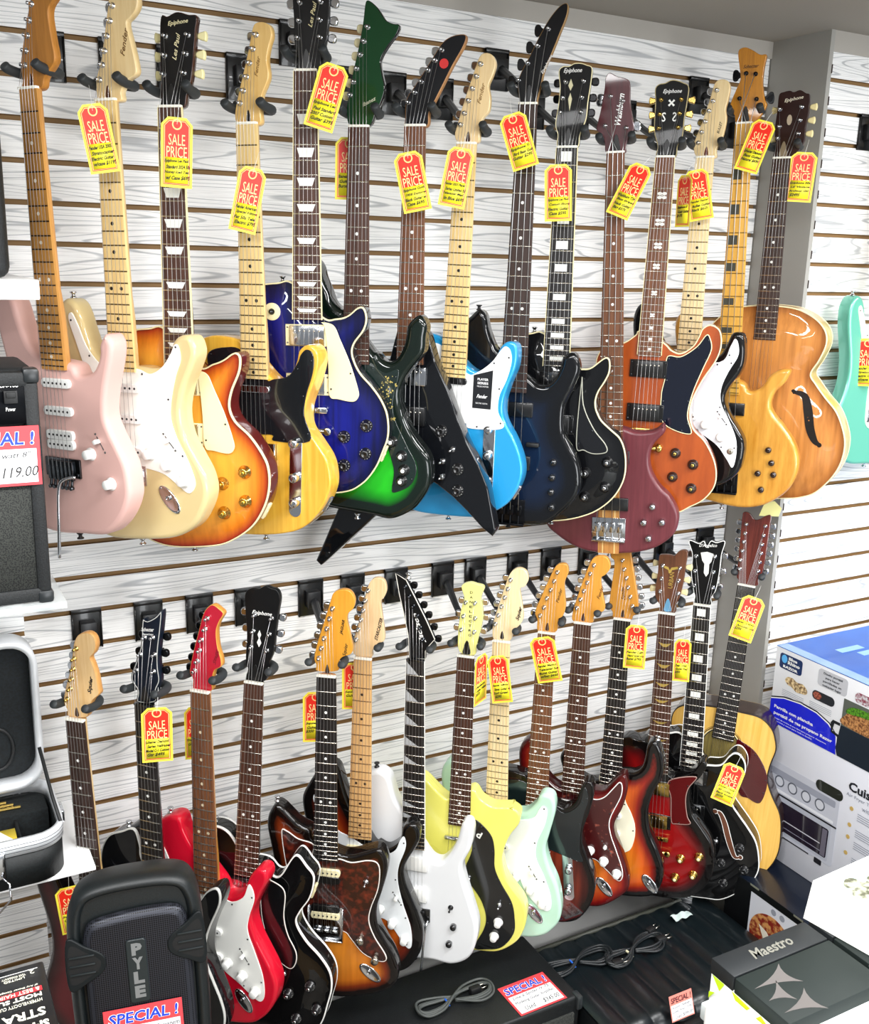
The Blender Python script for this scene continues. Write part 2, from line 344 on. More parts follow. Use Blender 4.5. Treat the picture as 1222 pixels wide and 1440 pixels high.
# measured data: nut position, lean, facing angle, size factor, outlines in millimetres from the nut
GD={
'U1':{'X':0.2626,'Z':0.258,'t':0.0257,'phi':56,'Y':-0.25,'sc':0.983,'body':[(35,-462),(49,-480),(66,-481),(86,-474),(99,-459),(107,-441),(109,-424),(122,-406),(130,-408),(137,-419),(137,-436),(130,-461),(119,-493),(111,-528),(110,-557),(122,-584),(138,-611),(151,-639),(155,-671),(153,-697),(138,-728),(113,-757),(82,-775),(21,-781),(-30,-786),(-75,-782),(-115,-765),(-147,-730),(-158,-696),(-155,-662),(-143,-623),(-128,-584),(-121,-545),(-124,-500),(-134,-455),(-144,-410),(-146,-372),(-138,-347),(-122,-335),(-105,-342),(-94,-362),(-84,-395),(-70,-428),(-50,-448),(-28,-455)],'switch':[(85,-586),(104,-616)],'knobs':[(70,-623),(114,-674)],'head':[(-22,2),(-20,17),(-22,39),(-9,79),(7,120),(17,143),(27,159),(45,175),(67,173),(78,157),(74,140),(56,124),(52,109),(55,79),(59,46),(49,31),(31,17),(20,-1)],'post':[(-11,39),(-5,61),(2,84),(10,107),(18,131),(26,154)]},
'U2':{'X':0.3864,'Z':0.2507,'t':0.0151,'phi':50,'Y':-0.25,'sc':1.005,'body':[(27,-452),(57,-454),(83,-449),(101,-430),(107,-406),(124,-393),(145,-395),(154,-421),(146,-446),(127,-485),(116,-529),(122,-572),(141,-606),(161,-641),(167,-677),(152,-716),(125,-749),(75,-772),(-30,-785),(-75,-781),(-115,-764),(-147,-730),(-158,-696),(-155,-662),(-143,-623),(-128,-584),(-121,-545),(-124,-500),(-134,-455),(-144,-410),(-146,-372),(-138,-347),(-122,-335),(-105,-342),(-94,-362),(-84,-395),(-70,-428),(-50,-448),(-28,-455)],'switch':[(79,-571),(105,-602)],'knobs':[(48,-612),(87,-629),(121,-656)],'jack':[(85,-695)],'head':[(-18,1),(-24,17),(-23,36),(-10,67),(2,113),(11,149),(16,166),(30,183),(50,188),(66,175),(71,153),(66,139),(54,128),(46,121),(52,94),(59,63),(60,42),(42,32),(27,15),(25,-1)],'post':[(-15,35),(-7,58),(-1,80),(6,103),(14,126),(21,149)],'guard':[(27,-456),(56,-464),(83,-451),(103,-427),(113,-409),(121,-412),(124,-436),(112,-465),(100,-508),(97,-544),(109,-580),(128,-615),(141,-647),(142,-665),(129,-679),(108,-668),(79,-649),(44,-641),(17,-639),(0,-640),(-10,-690),(-38,-680),(-45,-640),(-48,-560),(-62,-510),(-88,-460),(-104,-415),(-118,-372),(-110,-360),(-96,-385),(-80,-422),(-55,-450),(-28,-462)]},
'U3':{'X':0.4967,'Z':0.2493,'t':0.0056,'phi':40,'Y':-0.25,'sc':1.0089,'body':[(30,-452),(63,-446),(83,-438),(99,-427),(109,-424),(116,-433),(113,-459),(97,-496),(92,-526),(103,-552),(130,-576),(152,-605),(166,-634),(168,-672),(158,-711),(133,-752),(92,-783),(51,-798),(-30,-806),(-80,-796),(-125,-767),(-155,-724),(-165,-683),(-160,-642),(-142,-601),(-118,-565),(-107,-530),(-112,-495),(-124,-460),(-130,-430),(-122,-405),(-98,-390),(-62,-385),(-30,-385)],'knobs':[(123,-645),(78,-670),(122,-702),(80,-727)],'jack':[(158,-733)],'head':[(-20,2),(-19,21),(-19,79),(-15,146),(-3,148),(8,153),(15,155),(24,154),(37,150),(52,148),(49,126),(43,78),(36,40),(28,21),(20,0)],'post':[(-7,117),(-10,86),(-13,55),(35,118),(30,88),(25,57)],'guard':[(30,-458),(49,-460),(59,-468),(68,-489),(88,-535),(104,-585),(105,-601),(94,-611),(64,-607),(46,-600),(44,-540),(38,-470)]},
'U4':{'X':0.637,'Z':0.2325,'t':0.0145,'phi':48,'Y':-0.25,'sc':1.0113,'body':[(28,-455),(49,-463),(75,-450),(88,-427),(95,-404),(114,-393),(130,-403),(134,-425),(125,-459),(112,-490),(103,-520),(106,-551),(127,-580),(147,-609),(155,-640),(153,-671),(133,-713),(93,-753),(40,-771),(-30,-779),(-80,-775),(-120,-755),(-148,-720),(-158,-683),(-154,-649),(-140,-614),(-125,-580),(-116,-545),(-116,-510),(-122,-475),(-130,-440),(-130,-410),(-118,-392),(-95,-384),(-65,-384),(-40,-388),(-28,-395)],'plate':[(85,-568),(79,-718)],'knobs':[(84,-582),(83,-650),(82,-700)],'head':[(-20,1),(-28,18),(-20,51),(-7,91),(5,130),(14,162),(22,170),(36,170),(48,163),(51,147),(45,131),(40,108),(43,82),(37,66),(28,49),(24,23),(22,-1)],'post':[(-16,37),(-8,58),(-1,81),(6,104),(14,127),(21,150)],'guard':[(22,-462),(37,-462),(71,-454),(92,-427),(99,-412),(110,-402),(122,-407),(126,-425),(121,-452),(108,-490),(103,-528),(114,-577),(37,-582),(35,-571),(7,-571),(-34,-571),(-38,-525),(-60,-505),(-88,-475),(-104,-440),(-100,-415),(-65,-405),(-28,-410)]},
'U5':{'X':0.7519,'Z':0.335,'t':0.0057,'phi':36,'Y':-0.25,'sc':1.0068,'body':[(27,-448),(55,-451),(78,-445),(98,-429),(110,-429),(116,-449),(110,-472),(90,-500),(88,-523),(102,-554),(126,-580),(146,-607),(159,-638),(161,-678),(151,-710),(135,-747),(107,-781),(66,-800),(-30,-806),(-80,-796),(-125,-767),(-155,-724),(-165,-683),(-160,-642),(-142,-601),(-118,-565),(-107,-530),(-112,-495),(-124,-460),(-130,-430),(-122,-405),(-98,-390),(-62,-385),(-30,-385)],'knobs':[(118,-659),(73,-683),(115,-716),(73,-741)],'chip':[(-71,-440)],'head':[(-19,2),(-15,21),(-23,55),(-23,89),(-25,122),(-26,142),(-21,148),(-9,145),(5,155),(13,153),(20,154),(35,144),(46,147),(47,138),(44,121),(42,88),(38,55),(28,24),(23,2)],'post':[(-11,118),(-13,87),(-16,58),(28,119),(26,89),(26,59)],'guard':[(28,-458),(47,-460),(57,-468),(66,-489),(86,-535),(102,-585),(103,-601),(92,-611),(62,-607),(44,-600),(42,-540),(36,-470)]},
'U6':{'X':0.8617,'Z':0.2451,'t':-0.0072,'phi':42,'Y':-0.25,'sc':0.9879,'body':[(30,-432),(41,-437),(53,-450),(71,-456),(87,-447),(99,-426),(105,-402),(109,-378),(132,-358),(146,-378),(144,-400),(141,-432),(117,-465),(101,-490),(93,-523),(103,-564),(125,-604),(156,-643),(165,-676),(162,-710),(146,-741),(125,-765),(82,-787),(38,-783),(-50,-775),(-95,-765),(-135,-735),(-158,-690),(-158,-640),(-140,-590),(-122,-540),(-118,-490),(-128,-440),(-140,-390),(-144,-340),(-138,-295),(-122,-262),(-100,-252),(-84,-265),(-76,-290),(-65,-314),(-55,-338),(-37,-353),(-26,-360)],'knobs':[(81,-620),(103,-649),(109,-678),(104,-702)],'head':[(-20,2),(-28,31),(-24,60),(-17,96),(-6,142),(3,188),(8,226),(17,228),(33,215),(49,194),(65,187),(76,185),(71,169),(54,148),(40,124),(43,99),(49,74),(44,52),(32,27),(18,2)],'post':[(-21,60),(-14,84),(-8,108),(-1,133),(6,157),(13,182)],'guard':[(30,-461),(60,-478),(92,-471),(81,-532),(86,-573),(113,-626),(135,-670),(124,-709),(87,-729),(83,-717),(86,-682),(75,-641),(60,-600),(40,-560),(-20,-560),(-60,-500),(-70,-440),(-30,-450)]},
'U7':{'X':0.9845,'Z':0.2561,'t':-0.0041,'phi':45,'Y':-0.25,'sc':1.0377,'body':[(30,-388),(35,-394),(51,-444),(78,-498),(100,-553),(123,-604),(150,-650),(172,-698),(192,-786),(186,-798),(163,-782),(128,-748),(98,-722),(62,-698),(36,-688),(14,-698),(-20,-730),(-79,-788),(-195,-904),(-207,-894),(-180,-830),(-152,-762),(-120,-680),(-88,-590),(-58,-500),(-36,-410),(-30,-388)],'knobs':[(70,-587),(107,-663),(109,-708)],'toggles':[(94,-623),(74,-649),(74,-682)],'head':[(-20,0),(-23,18),(-21,50),(-4,75),(15,102),(34,130),(49,150),(68,160),(89,162),(94,156),(88,139),(69,108),(51,74),(36,46),(25,25),(21,0)],'post':[(-17,44),(-5,62),(8,81),(21,101),(34,118),(47,136)]},
'U8':{'X':1.1041,'Z':0.231,'t':-0.0339,'phi':48,'Y':-0.25,'sc':1.0081,'card':[(46,-465),(88,-452),(88,-535),(47,-535)],'plate':[(88,-574),(91,-707)],'knobs':[(88,-578),(90,-633),(91,-690)],'body':[(24,-444),(50,-457),(71,-449),(91,-422),(102,-399),(119,-389),(134,-399),(135,-439),(121,-482),(113,-520),(118,-554),(143,-594),(161,-634),(166,-668),(157,-703),(136,-737),(106,-758),(71,-774),(-30,-780),(-80,-776),(-120,-756),(-148,-721),(-158,-684),(-154,-649),(-140,-615),(-125,-580),(-116,-545),(-116,-510),(-122,-475),(-130,-440),(-130,-410),(-118,-392),(-95,-384),(-65,-384),(-40,-388),(-28,-395)],'head':[(-19,4),(-29,19),(-24,42),(-12,87),(2,132),(13,165),(24,174),(40,170),(48,154),(43,132),(36,113),(41,91),(40,65),(28,50),(23,27),(21,4)],'post':[(-17,38),(-10,60),(-3,84),(4,107),(11,130),(18,153)],'guard':[(28,-462),(54,-458),(83,-435),(101,-409),(111,-400),(122,-408),(126,-432),(118,-470),(105,-504),(104,-538),(117,-573),(42,-580),(30,-569),(-34,-571),(-38,-525),(-60,-505),(-88,-475),(-104,-440),(-100,-415),(-65,-405),(-28,-410)]},
'U9':{'X':1.2492,'Z':0.3205,'t':-0.0102,'phi':44,'Y':-0.25,'sc':1.0043,'body':[(34,-569),(53,-583),(75,-582),(92,-565),(103,-539),(106,-521),(119,-510),(132,-511),(141,-528),(143,-549),(132,-585),(117,-620),(114,-647),(117,-682),(132,-712),(152,-746),(161,-781),(161,-813),(149,-841),(124,-871),(90,-898),(35,-906),(-11,-901),(-60,-890),(-110,-865),(-145,-825),(-158,-780),(-150,-730),(-130,-680),(-120,-630),(-122,-580),(-128,-530),(-125,-480),(-116,-452),(-106,-442),(-88,-426),(-73,-436),(-65,-466),(-50,-500),(-35,-516)],'knobs':[(100,-753),(99,-788),(99,-821),(102,-856)],'head':[(-14,-4),(-25,35),(-22,58),(-3,96),(15,133),(34,166),(53,188),(66,194),(71,188),(69,169),(57,136),(43,99),(30,69),(24,38),(18,11),(16,0)],'post':[(-24,48),(-6,81),(13,114),(33,146)]},
'U10':{'X':1.3549,'Z':0.2415,'t':0.0066,'phi':45,'Y':-0.25,'sc':1.0385,'body':[(30,-452),(57,-457),(74,-454),(90,-441),(105,-430),(114,-436),(115,-461),(106,-483),(92,-509),(89,-536),(102,-565),(125,-586),(148,-606),(161,-640),(163,-685),(151,-722),(126,-755),(88,-782),(31,-801),(-30,-806),(-80,-796),(-125,-767),(-155,-724),(-165,-683),(-160,-642),(-142,-601),(-118,-565),(-107,-530),(-112,-495),(-124,-460),(-130,-430),(-122,-405),(-98,-390),(-62,-385),(-30,-385)],'knobs':[(123,-658),(77,-685),(121,-715),(78,-740)],'head':[(-20,2),(-22,27),(-28,47),(-24,81),(-22,119),(-26,150),(-17,159),(-5,159),(5,164),(19,164),(31,160),(42,154),(41,125),(37,88),(35,57),(24,26),(19,1)],'post':[(-11,129),(-15,98),(-18,70),(26,130),(24,99),(24,70)],'guard':[(58,-472),(65,-533),(90,-584),(118,-617),(121,-635),(93,-641),(71,-634),(53,-622)]},
'U11':{'X':1.4865,'Z':0.2402,'t':0.0599,'phi':45,'Y':-0.25,'sc':0.9897,'body':[(30,-629),(61,-638),(100,-634),(118,-622),(124,-617),(128,-626),(127,-638),(102,-668),(94,-702),(100,-736),(120,-770),(144,-793),(164,-827),(168,-857),(159,-887),(133,-914),(96,-934),(39,-946),(-34,-948),(-89,-934),(-134,-905),(-155,-885),(-168,-850),(-165,-810),(-148,-770),(-125,-730),(-112,-690),(-115,-650),(-128,-610),(-140,-570),(-142,-530),(-130,-505),(-112,-505),(-98,-530),(-85,-570),(-65,-600),(-35,-612)],'knobs':[(105,-820),(85,-861),(129,-858),(98,-901)],'head':[(-21,1),(-26,24),(-39,46),(-45,54),(-36,91),(-28,136),(-26,160),(-17,169),(-2,161),(22,153),(28,141),(29,104),(37,62),(37,46),(27,30),(21,13),(19,-1)],'post':[(-14,120),(13,109),(-25,59),(22,52)]},
'U12':{'X':1.6297,'Z':0.2398,'t':-0.0076,'phi':48,'Y':-0.25,'sc':0.999,'body':[(30,-419),(50,-436),(73,-442),(99,-424),(111,-401),(118,-382),(135,-372),(157,-384),(164,-416),(156,-453),(129,-502),(110,-550),(107,-588),(119,-621),(147,-647),(172,-688),(182,-726),(178,-760),(156,-792),(125,-813),(102,-828),(60,-840),(0,-848),(-80,-842),(-135,-815),(-168,-765),(-172,-715),(-155,-665),(-128,-620),(-115,-575),(-118,-530),(-128,-490),(-124,-455),(-100,-436),(-63,-424),(-36,-404),(-28,-395)],'knobs':[(81,-682),(125,-706),(79,-741),(126,-765)],'toggle':[(39,-669)],'head':[(-20,1),(-20,25),(-29,51),(-32,76),(-33,119),(-36,148),(-28,158),(-15,160),(-2,166),(11,165),(25,160),(38,151),(37,117),(34,84),(33,46),(24,25),(20,1)],'post':[(-21,125),(-21,94),(-21,64),(24,125),(23,95),(22,65)],'guard':[(42,-451),(74,-449),(108,-424),(128,-395),(138,-404),(143,-431),(127,-478),(109,-536),(102,-589),(113,-633),(46,-612),(35,-546),(41,-498)]},
'U13':{'X':1.7496,'Z':0.2469,'t':-0.0009,'phi':56,'Y':-0.25,'sc':1.008,'body':[(30,-458),(55,-462),(76,-449),(88,-425),(97,-401),(110,-395),(125,-404),(132,-450),(126,-488),(102,-528),(95,-557),(108,-590),(130,-621),(149,-653),(152,-687),(145,-727),(123,-754),(80,-775),(-30,-782),(-75,-778),(-115,-761),(-147,-727),(-158,-694),(-155,-660),(-143,-622),(-128,-584),(-121,-545),(-124,-500),(-134,-455),(-144,-410),(-146,-372),(-138,-347),(-122,-335),(-105,-342),(-94,-362),(-84,-395),(-70,-428),(-50,-448),(-28,-455)],'knobs':[(56,-621),(96,-648)],'jack':[(121,-681)],'switch':[(82,-587),(106,-616)],'head':[(-19,0),(-31,27),(-26,48),(-13,87),(-2,129),(6,162),(19,170),(35,166),(41,152),(39,127),(35,106),(39,85),(35,51),(28,34),(22,17),(21,-1)],'post':[(-20,34),(-14,57),(-8,80),(-1,103),(6,124),(13,147)],'guard':[(75,-468),(98,-429),(107,-410),(116,-423),(118,-451),(99,-490),(86,-529),(89,-567),(115,-613),(132,-650),(136,-689),(130,-721),(114,-701),(87,-669),(46,-644),(31,-636),(-10,-690),(-38,-680),(-45,-640),(-48,-560),(-62,-510),(-88,-460),(-104,-415),(-118,-372),(-110,-360),(-96,-385),(-80,-422),(-55,-450),(-28,-462)]},
'U14':{'X':1.8626,'Z':0.3313,'t':0.0406,'phi':56,'Y':-0.25,'sc':0.9894,'body':[(33,-620),(52,-642),(80,-633),(102,-601),(125,-585),(146,-584),(149,-594),(137,-619),(115,-645),(108,-676),(119,-700),(145,-729),(172,-767),(186,-807),(185,-848),(171,-885),(144,-914),(102,-940),(42,-950),(-36,-939),(-75,-930),(-125,-905),(-160,-865),(-170,-820),(-158,-775),(-135,-730),(-118,-690),(-115,-645),(-125,-590),(-140,-530),(-145,-480),(-135,-455),(-118,-460),(-105,-500),(-90,-545),(-65,-580),(-35,-600)],'knobs':[(113,-789),(123,-822),(91,-852),(130,-852),(102,-894)],'head':[(-19,2),(-26,22),(-39,39),(-25,80),(-17,101),(-21,128),(-26,163),(-12,171),(6,164),(25,152),(37,152),(40,147),(36,123),(35,89),(42,53),(48,40),(37,18),(29,8),(20,-1)],'post':[(-4,113),(18,110),(-16,58),(24,54)]},
'U15':{'X':1.9973,'Z':0.2614,'t':0.0152,'phi':60,'Y':-0.25,'sc':1.0137,'body':[(27,-350),(75,-357),(115,-377),(141,-405),(147,-438),(134,-478),(117,-513),(131,-536),(158,-569),(187,-601),(207,-643),(216,-682),(211,-728),(192,-770),(158,-811),(121,-829),(87,-836),(40,-842),(-40,-842),(-87,-836),(-121,-829),(-158,-811),(-192,-770),(-211,-728),(-216,-682),(-207,-643),(-187,-601),(-158,-569),(-131,-536),(-117,-513),(-134,-478),(-147,-438),(-141,-405),(-115,-377),(-75,-357),(-27,-350)],'fhole':[(83,-558),(110,-568),(123,-606),(132,-646),(145,-675),(158,-686)],'head':[(-21,2),(-19,29),(-25,66),(-23,110),(-22,146),(-11,152),(3,154),(12,150),(26,154),(40,146),(49,141),(51,106),(47,71),(46,36),(30,11),(21,1)],'post':[(-16,113),(-14,74),(-15,47),(34,116),(33,86),(32,56)]},
'L1':{'X':0.271,'Z':-0.8832,'t':0.027,'phi':45,'Y':-0.25,'sc':0.9715,'head':[(-20,2),(-22,17),(-29,33),(-20,67),(-7,102),(2,137),(8,162),(17,178),(29,186),(44,188),(55,180),(58,164),(52,147),(42,136),(46,123),(52,101),(55,72),(55,60),(39,45),(28,24),(21,6)],'post':[(-18,41),(-9,64),(-3,86),(2,108),(6,130),(13,152)],'body':[(28,-455),(50,-466),(72,-462),(90,-440),(100,-412),(114,-396),(130,-396),(139,-414),(138,-445),(128,-490),(116,-535),(116,-575),(132,-620),(150,-665),(158,-705),(150,-745),(125,-772),(85,-786),(30,-792),(-30,-792),(-75,-788),(-115,-770),(-147,-735),(-158,-700),(-155,-665),(-143,-625),(-128,-585),(-121,-545),(-124,-500),(-134,-455),(-144,-410),(-146,-372),(-138,-347),(-122,-335),(-105,-342),(-94,-362),(-84,-395),(-70,-428),(-50,-448),(-28,-455)]},
'L2':{'X':0.4023,'Z':-0.878,'t':0.0091,'phi':48,'Y':-0.25,'sc':0.9794,'body':[(30,-470),(60,-478),(88,-462),(100,-440),(108,-431),(129,-402),(153,-391),(157,-424),(130,-488),(118,-529),(116,-575),(132,-620),(150,-665),(158,-705),(150,-745),(125,-772),(85,-786),(30,-792),(-30,-792),(-75,-788),(-115,-770),(-147,-735),(-158,-700),(-155,-665),(-143,-625),(-128,-585),(-121,-545),(-122,-500),(-130,-455),(-138,-410),(-134,-365),(-112,-325),(-76,-306),(-55,-295),(-42,-300),(-33,-332),(-28,-370)],'head':[(-21,0),(-19,26),(-33,52),(-17,96),(-4,132),(2,183),(14,183),(33,194),(50,209),(46,172),(37,121),(35,87),(37,57),(27,34),(24,8)],'post':[(7,146),(-6,108),(-17,72),(26,149),(28,113),(24,76)]},
'L3':{'X':0.5163,'Z':-0.8703,'t':-0.0017,'phi':46,'Y':-0.25,'sc':1.0135,'body':[(29,-434),(42,-459),(61,-460),(85,-440),(99,-404),(118,-381),(136,-382),(140,-404),(121,-446),(102,-497),(111,-543),(133,-586),(151,-620),(160,-656),(150,-704),(121,-747),(80,-770),(-30,-785),(-75,-781),(-115,-764),(-147,-730),(-158,-696),(-155,-662),(-143,-623),(-128,-584),(-121,-545),(-124,-500),(-134,-455),(-144,-410),(-138,-360),(-122,-325),(-100,-306),(-78,-297),(-61,-302),(-52,-330),(-30,-367)],'knobs':[(46,-621),(81,-643),(111,-675)],'switch':[(77,-581),(95,-610)],'jack':[(82,-708)],'head':[(-18,-3),(-20,22),(-27,38),(-17,82),(-4,126),(8,165),(20,182),(31,187),(44,180),(53,171),(43,153),(36,132),(38,99),(45,75),(44,58),(29,47),(23,20),(21,3)],'post':[(-15,41),(-8,63),(-2,87),(3,110),(12,134),(17,157)],'guard':[(28,-462),(58,-470),(86,-452),(100,-418),(112,-448),(98,-499),(95,-533),(110,-577),(128,-631),(132,-679),(122,-699),(99,-688),(71,-666),(38,-645),(10,-618),(-10,-690),(-38,-680),(-45,-640),(-48,-560),(-62,-510),(-88,-460),(-104,-415),(-118,-372),(-110,-360),(-96,-385),(-80,-422),(-55,-450),(-28,-462)]},
'L4':{'X':0.6297,'Z':-0.8723,'t':-0.0518,'phi':40,'Y':-0.25,'sc':0.9854,'body':[(34,-428),(58,-448),(76,-444),(101,-396),(115,-388),(134,-409),(153,-434),(146,-484),(125,-523),(117,-554),(142,-594),(176,-626),(201,-661),(207,-700),(200,-743),(189,-792),(165,-830),(120,-858),(40,-870),(-40,-870),(-110,-855),(-160,-820),(-195,-770),(-203,-710),(-196,-660),(-172,-610),(-142,-570),(-130,-535),(-136,-495),(-146,-450),(-142,-400),(-120,-368),(-92,-354),(-66,-354),(-43,-368),(-24,-400),(-25,-425)],'knobs':[(159,-698),(110,-726),(175,-759),(131,-787)],'toggle':[(97,-679)],'head':[(-20,0),(-17,27),(-23,48),(-22,102),(-27,154),(-29,193),(-15,207),(0,207),(15,216),(28,213),(41,210),(48,194),(45,163),(41,119),(38,75),(30,50),(23,28),(22,6)],'post':[(-6,150),(-8,114),(-11,78),(32,148),(28,112),(24,75)],'guard':[(39,-452),(72,-455),(93,-475),(93,-534),(104,-577),(125,-617),(124,-648),(108,-661),(70,-630),(44,-560),(36,-500)]},
'L5':{'X':0.7849,'Z':-0.8773,'t':-0.0045,'phi':36,'Y':-0.27,'sc':1.0031,'body':[(29,-427),(58,-428),(94,-414),(121,-406),(137,-429),(139,-464),(127,-516),(117,-557),(120,-603),(139,-642),(158,-676),(170,-716),(164,-749),(136,-774),(90,-791),(38,-803),(-20,-802),(-80,-790),(-130,-765),(-160,-720),(-163,-670),(-150,-620),(-132,-570),(-120,-520),(-122,-470),(-130,-420),(-137,-380),(-134,-348),(-119,-322),(-103,-326),(-87,-341),(-64,-363),(-37,-377),(-28,-400)],'knobs':[(82,-636),(117,-683)],'toggle':[(92,-488)],'jack':[(105,-725)],'head':[(-22,8),(-24,22),(-29,35),(-22,71),(-7,122),(6,167),(13,187),(31,196),(48,193),(58,177),(56,157),(44,143),(42,125),(49,95),(54,57),(32,44),(24,30),(22,12)],'post':[(-18,39),(-13,62),(-7,85),(-1,107),(5,130),(11,153)],'guard':[(-103,-384),(-89,-381),(-64,-397),(-28,-408),(-28,-443),(27,-437),(58,-443),(94,-434),(117,-437),(124,-461),(120,-506),(105,-554),(101,-590),(115,-629),(139,-668),(142,-686),(126,-691),(88,-675),(60,-642),(42,-623),(-5,-624),(-42,-613),(-70,-560),(-92,-471)]},
'L6':{'X':0.8937,'Z':-0.8742,'t':-0.0088,'phi':38,'Y':-0.22,'sc':0.9706,'body':[(30,-478),(43,-480),(67,-488),(96,-463),(104,-424),(123,-411),(140,-420),(144,-456),(112,-524),(113,-567),(129,-609),(150,-660),(161,-703),(158,-754),(134,-802),(105,-824),(60,-835),(-30,-838),(-75,-833),(-115,-812),(-147,-770),(-158,-728),(-155,-686),(-143,-638),(-128,-590),(-121,-545),(-124,-500),(-134,-455),(-144,-410),(-146,-372),(-130,-335),(-105,-295),(-80,-278),(-60,-284),(-48,-313),(-28,-373)],'knobs':[(53,-650),(85,-684),(116,-726)],'head':[(-21,5),(-26,33),(-15,78),(-4,122),(4,165),(15,190),(31,197),(45,190),(50,169),(44,150),(37,140),(41,107),(48,50),(32,39),(20,18),(18,4)],'post':[(-18,44),(-14,69),(-8,93),(-3,116),(2,140),(8,165)],'guard':[(28,-492),(62,-499),(87,-485),(98,-457),(107,-445),(113,-460),(111,-482),(97,-527),(96,-570),(110,-628),(131,-691),(135,-740),(125,-750),(107,-728),(82,-693),(56,-675),(-10,-690),(-38,-680),(-45,-640),(-48,-560),(-62,-510),(-88,-460),(-104,-415),(-118,-372),(-110,-360),(-96,-385),(-80,-422),(-55,-450),(-28,-462)]},
'L7':{'X':1.0115,'Z':-0.8866,'t':0.0111,'phi':42,'Y':-0.25,'sc':0.9858,'body':[(32,-501),(62,-520),(86,-497),(105,-457),(118,-407),(138,-404),(145,-429),(139,-472),(121,-518),(127,-560),(148,-627),(163,-685),(156,-743),(137,-780),(97,-801),(47,-798),(-30,-805),(-75,-801),(-115,-782),(-147,-745),(-158,-708),(-155,-671),(-143,-629),(-128,-586),(-121,-545),(-124,-500),(-134,-455),(-144,-410),(-145,-360),(-130,-320),(-105,-300),(-83,-298),(-63,-314),(-48,-364),(-28,-398)],'toggle':[(95,-637)],'knobs':[(103,-688),(93,-738)],'head':[(-17,1),(-20,57),(-30,104),(-42,155),(-51,204),(-26,190),(-2,145),(22,99),(43,54),(27,33),(21,22),(21,3)],'post':[(15,51),(8,79),(1,107),(-9,130),(-18,153),(-28,175)]},
'L8':{'X':1.1441,'Z':-0.9004,'t':-0.0063,'phi':42,'Y':-0.25,'sc':0.9676,'body':[(28,-352),(52,-376),(80,-390),(108,-388),(132,-384),(130,-385),(151,-400),(150,-428),(129,-464),(116,-505),(113,-539),(125,-582),(146,-612),(173,-646),(183,-684),(177,-726),(159,-764),(114,-800),(58,-809),(0,-815),(-60,-810),(-120,-785),(-165,-735),(-178,-680),(-165,-620),(-140,-570),(-128,-520),(-132,-470),(-140,-420),(-138,-375),(-120,-345),(-102,-338),(-88,-346),(-73,-360),(-46,-383),(-28,-386)],'knobs':[(112,-711),(103,-754)],'toggle':[(112,-660)],'head':[(-18,9),(-23,60),(-17,121),(-11,146),(-19,175),(0,186),(17,184),(36,178),(29,150),(35,116),(34,86),(28,55),(23,25),(19,4)],'post':[(-7,136),(-11,101),(-15,66),(16,137),(18,99),(17,64)],'guard':[(37,-433),(58,-443),(84,-472),(93,-509),(96,-559),(115,-601),(143,-647),(153,-690),(153,-737),(124,-783),(83,-798),(52,-798),(75,-741),(79,-699),(61,-651),(23,-601),(17,-579),(35,-520),(33,-459)]},
'L9':{'X':1.2409,'Z':-0.8788,'t':0.0165,'phi':44,'Y':-0.25,'sc':0.9929,'body':[(28,-448),(43,-451),(73,-446),(96,-420),(106,-397),(120,-389),(140,-397),(146,-433),(134,-496),(126,-542),(138,-590),(159,-636),(172,-696),(169,-737),(150,-770),(125,-792),(80,-805),(-30,-812),(-75,-808),(-115,-788),(-147,-750),(-158,-712),(-155,-674),(-143,-631),(-128,-587),(-121,-545),(-124,-500),(-134,-455),(-144,-410),(-146,-372),(-138,-347),(-122,-335),(-105,-342),(-94,-362),(-84,-395),(-70,-428),(-50,-448),(-28,-455)],'knobs':[(56,-628),(92,-658),(124,-692)],'switch':[(85,-591),(109,-629)],'jack':[(105,-727)],'head':[(-19,1),(-24,31),(-18,62),(-5,108),(8,154),(19,177),(35,186),(52,180),(58,161),(51,143),(39,135),(44,103),(49,64),(42,46),(26,27),(19,3)],'post':[(-17,42),(-10,65),(-3,88),(4,111),(11,133),(17,156)],'guard':[(23,-471),(88,-460),(107,-429),(116,-420),(127,-431),(123,-470),(105,-523),(104,-568),(123,-609),(143,-662),(147,-701),(135,-714),(112,-703),(80,-669),(53,-629),(-10,-690),(-38,-680),(-45,-640),(-48,-560),(-62,-510),(-88,-460),(-104,-415),(-118,-372),(-110,-360),(-96,-385),(-80,-422),(-55,-450),(-28,-462)]},
'L10':{'X':1.3705,'Z':-0.8776,'t':-0.003,'phi':44,'Y':-0.25,'sc':0.9988,'body':[(28,-452),(46,-457),(72,-464),(95,-443),(108,-402),(121,-380),(136,-386),(141,-418),(132,-469),(120,-516),(123,-560),(140,-602),(159,-655),(159,-701),(144,-744),(121,-776),(91,-790),(50,-795),(-30,-797),(-80,-793),(-120,-771),(-148,-733),(-158,-693),(-154,-656),(-140,-619),(-125,-581),(-116,-545),(-116,-510),(-122,-475),(-130,-440),(-130,-410),(-118,-392),(-95,-384),(-65,-384),(-40,-388),(-28,-395)],'plate':[(84,-585),(97,-708)],'knobs':[(92,-629),(94,-689)],'head':[(-21,-1),(-26,29),(-32,49),(-19,91),(-2,138),(11,169),(24,178),(38,176),(43,158),(35,132),(37,103),(41,73),(36,47),(25,36),(22,5)],'post':[(-19,42),(-11,64),(-5,88),(3,110),(10,133),(17,156)],'guard':[(41,-458),(72,-475),(106,-446),(117,-395),(129,-425),(120,-471),(115,-517),(116,-573),(123,-605),(50,-588),(20,-580),(-34,-571),(-38,-525),(-60,-505),(-88,-475),(-104,-440),(-100,-415),(-65,-405),(-28,-410)]},
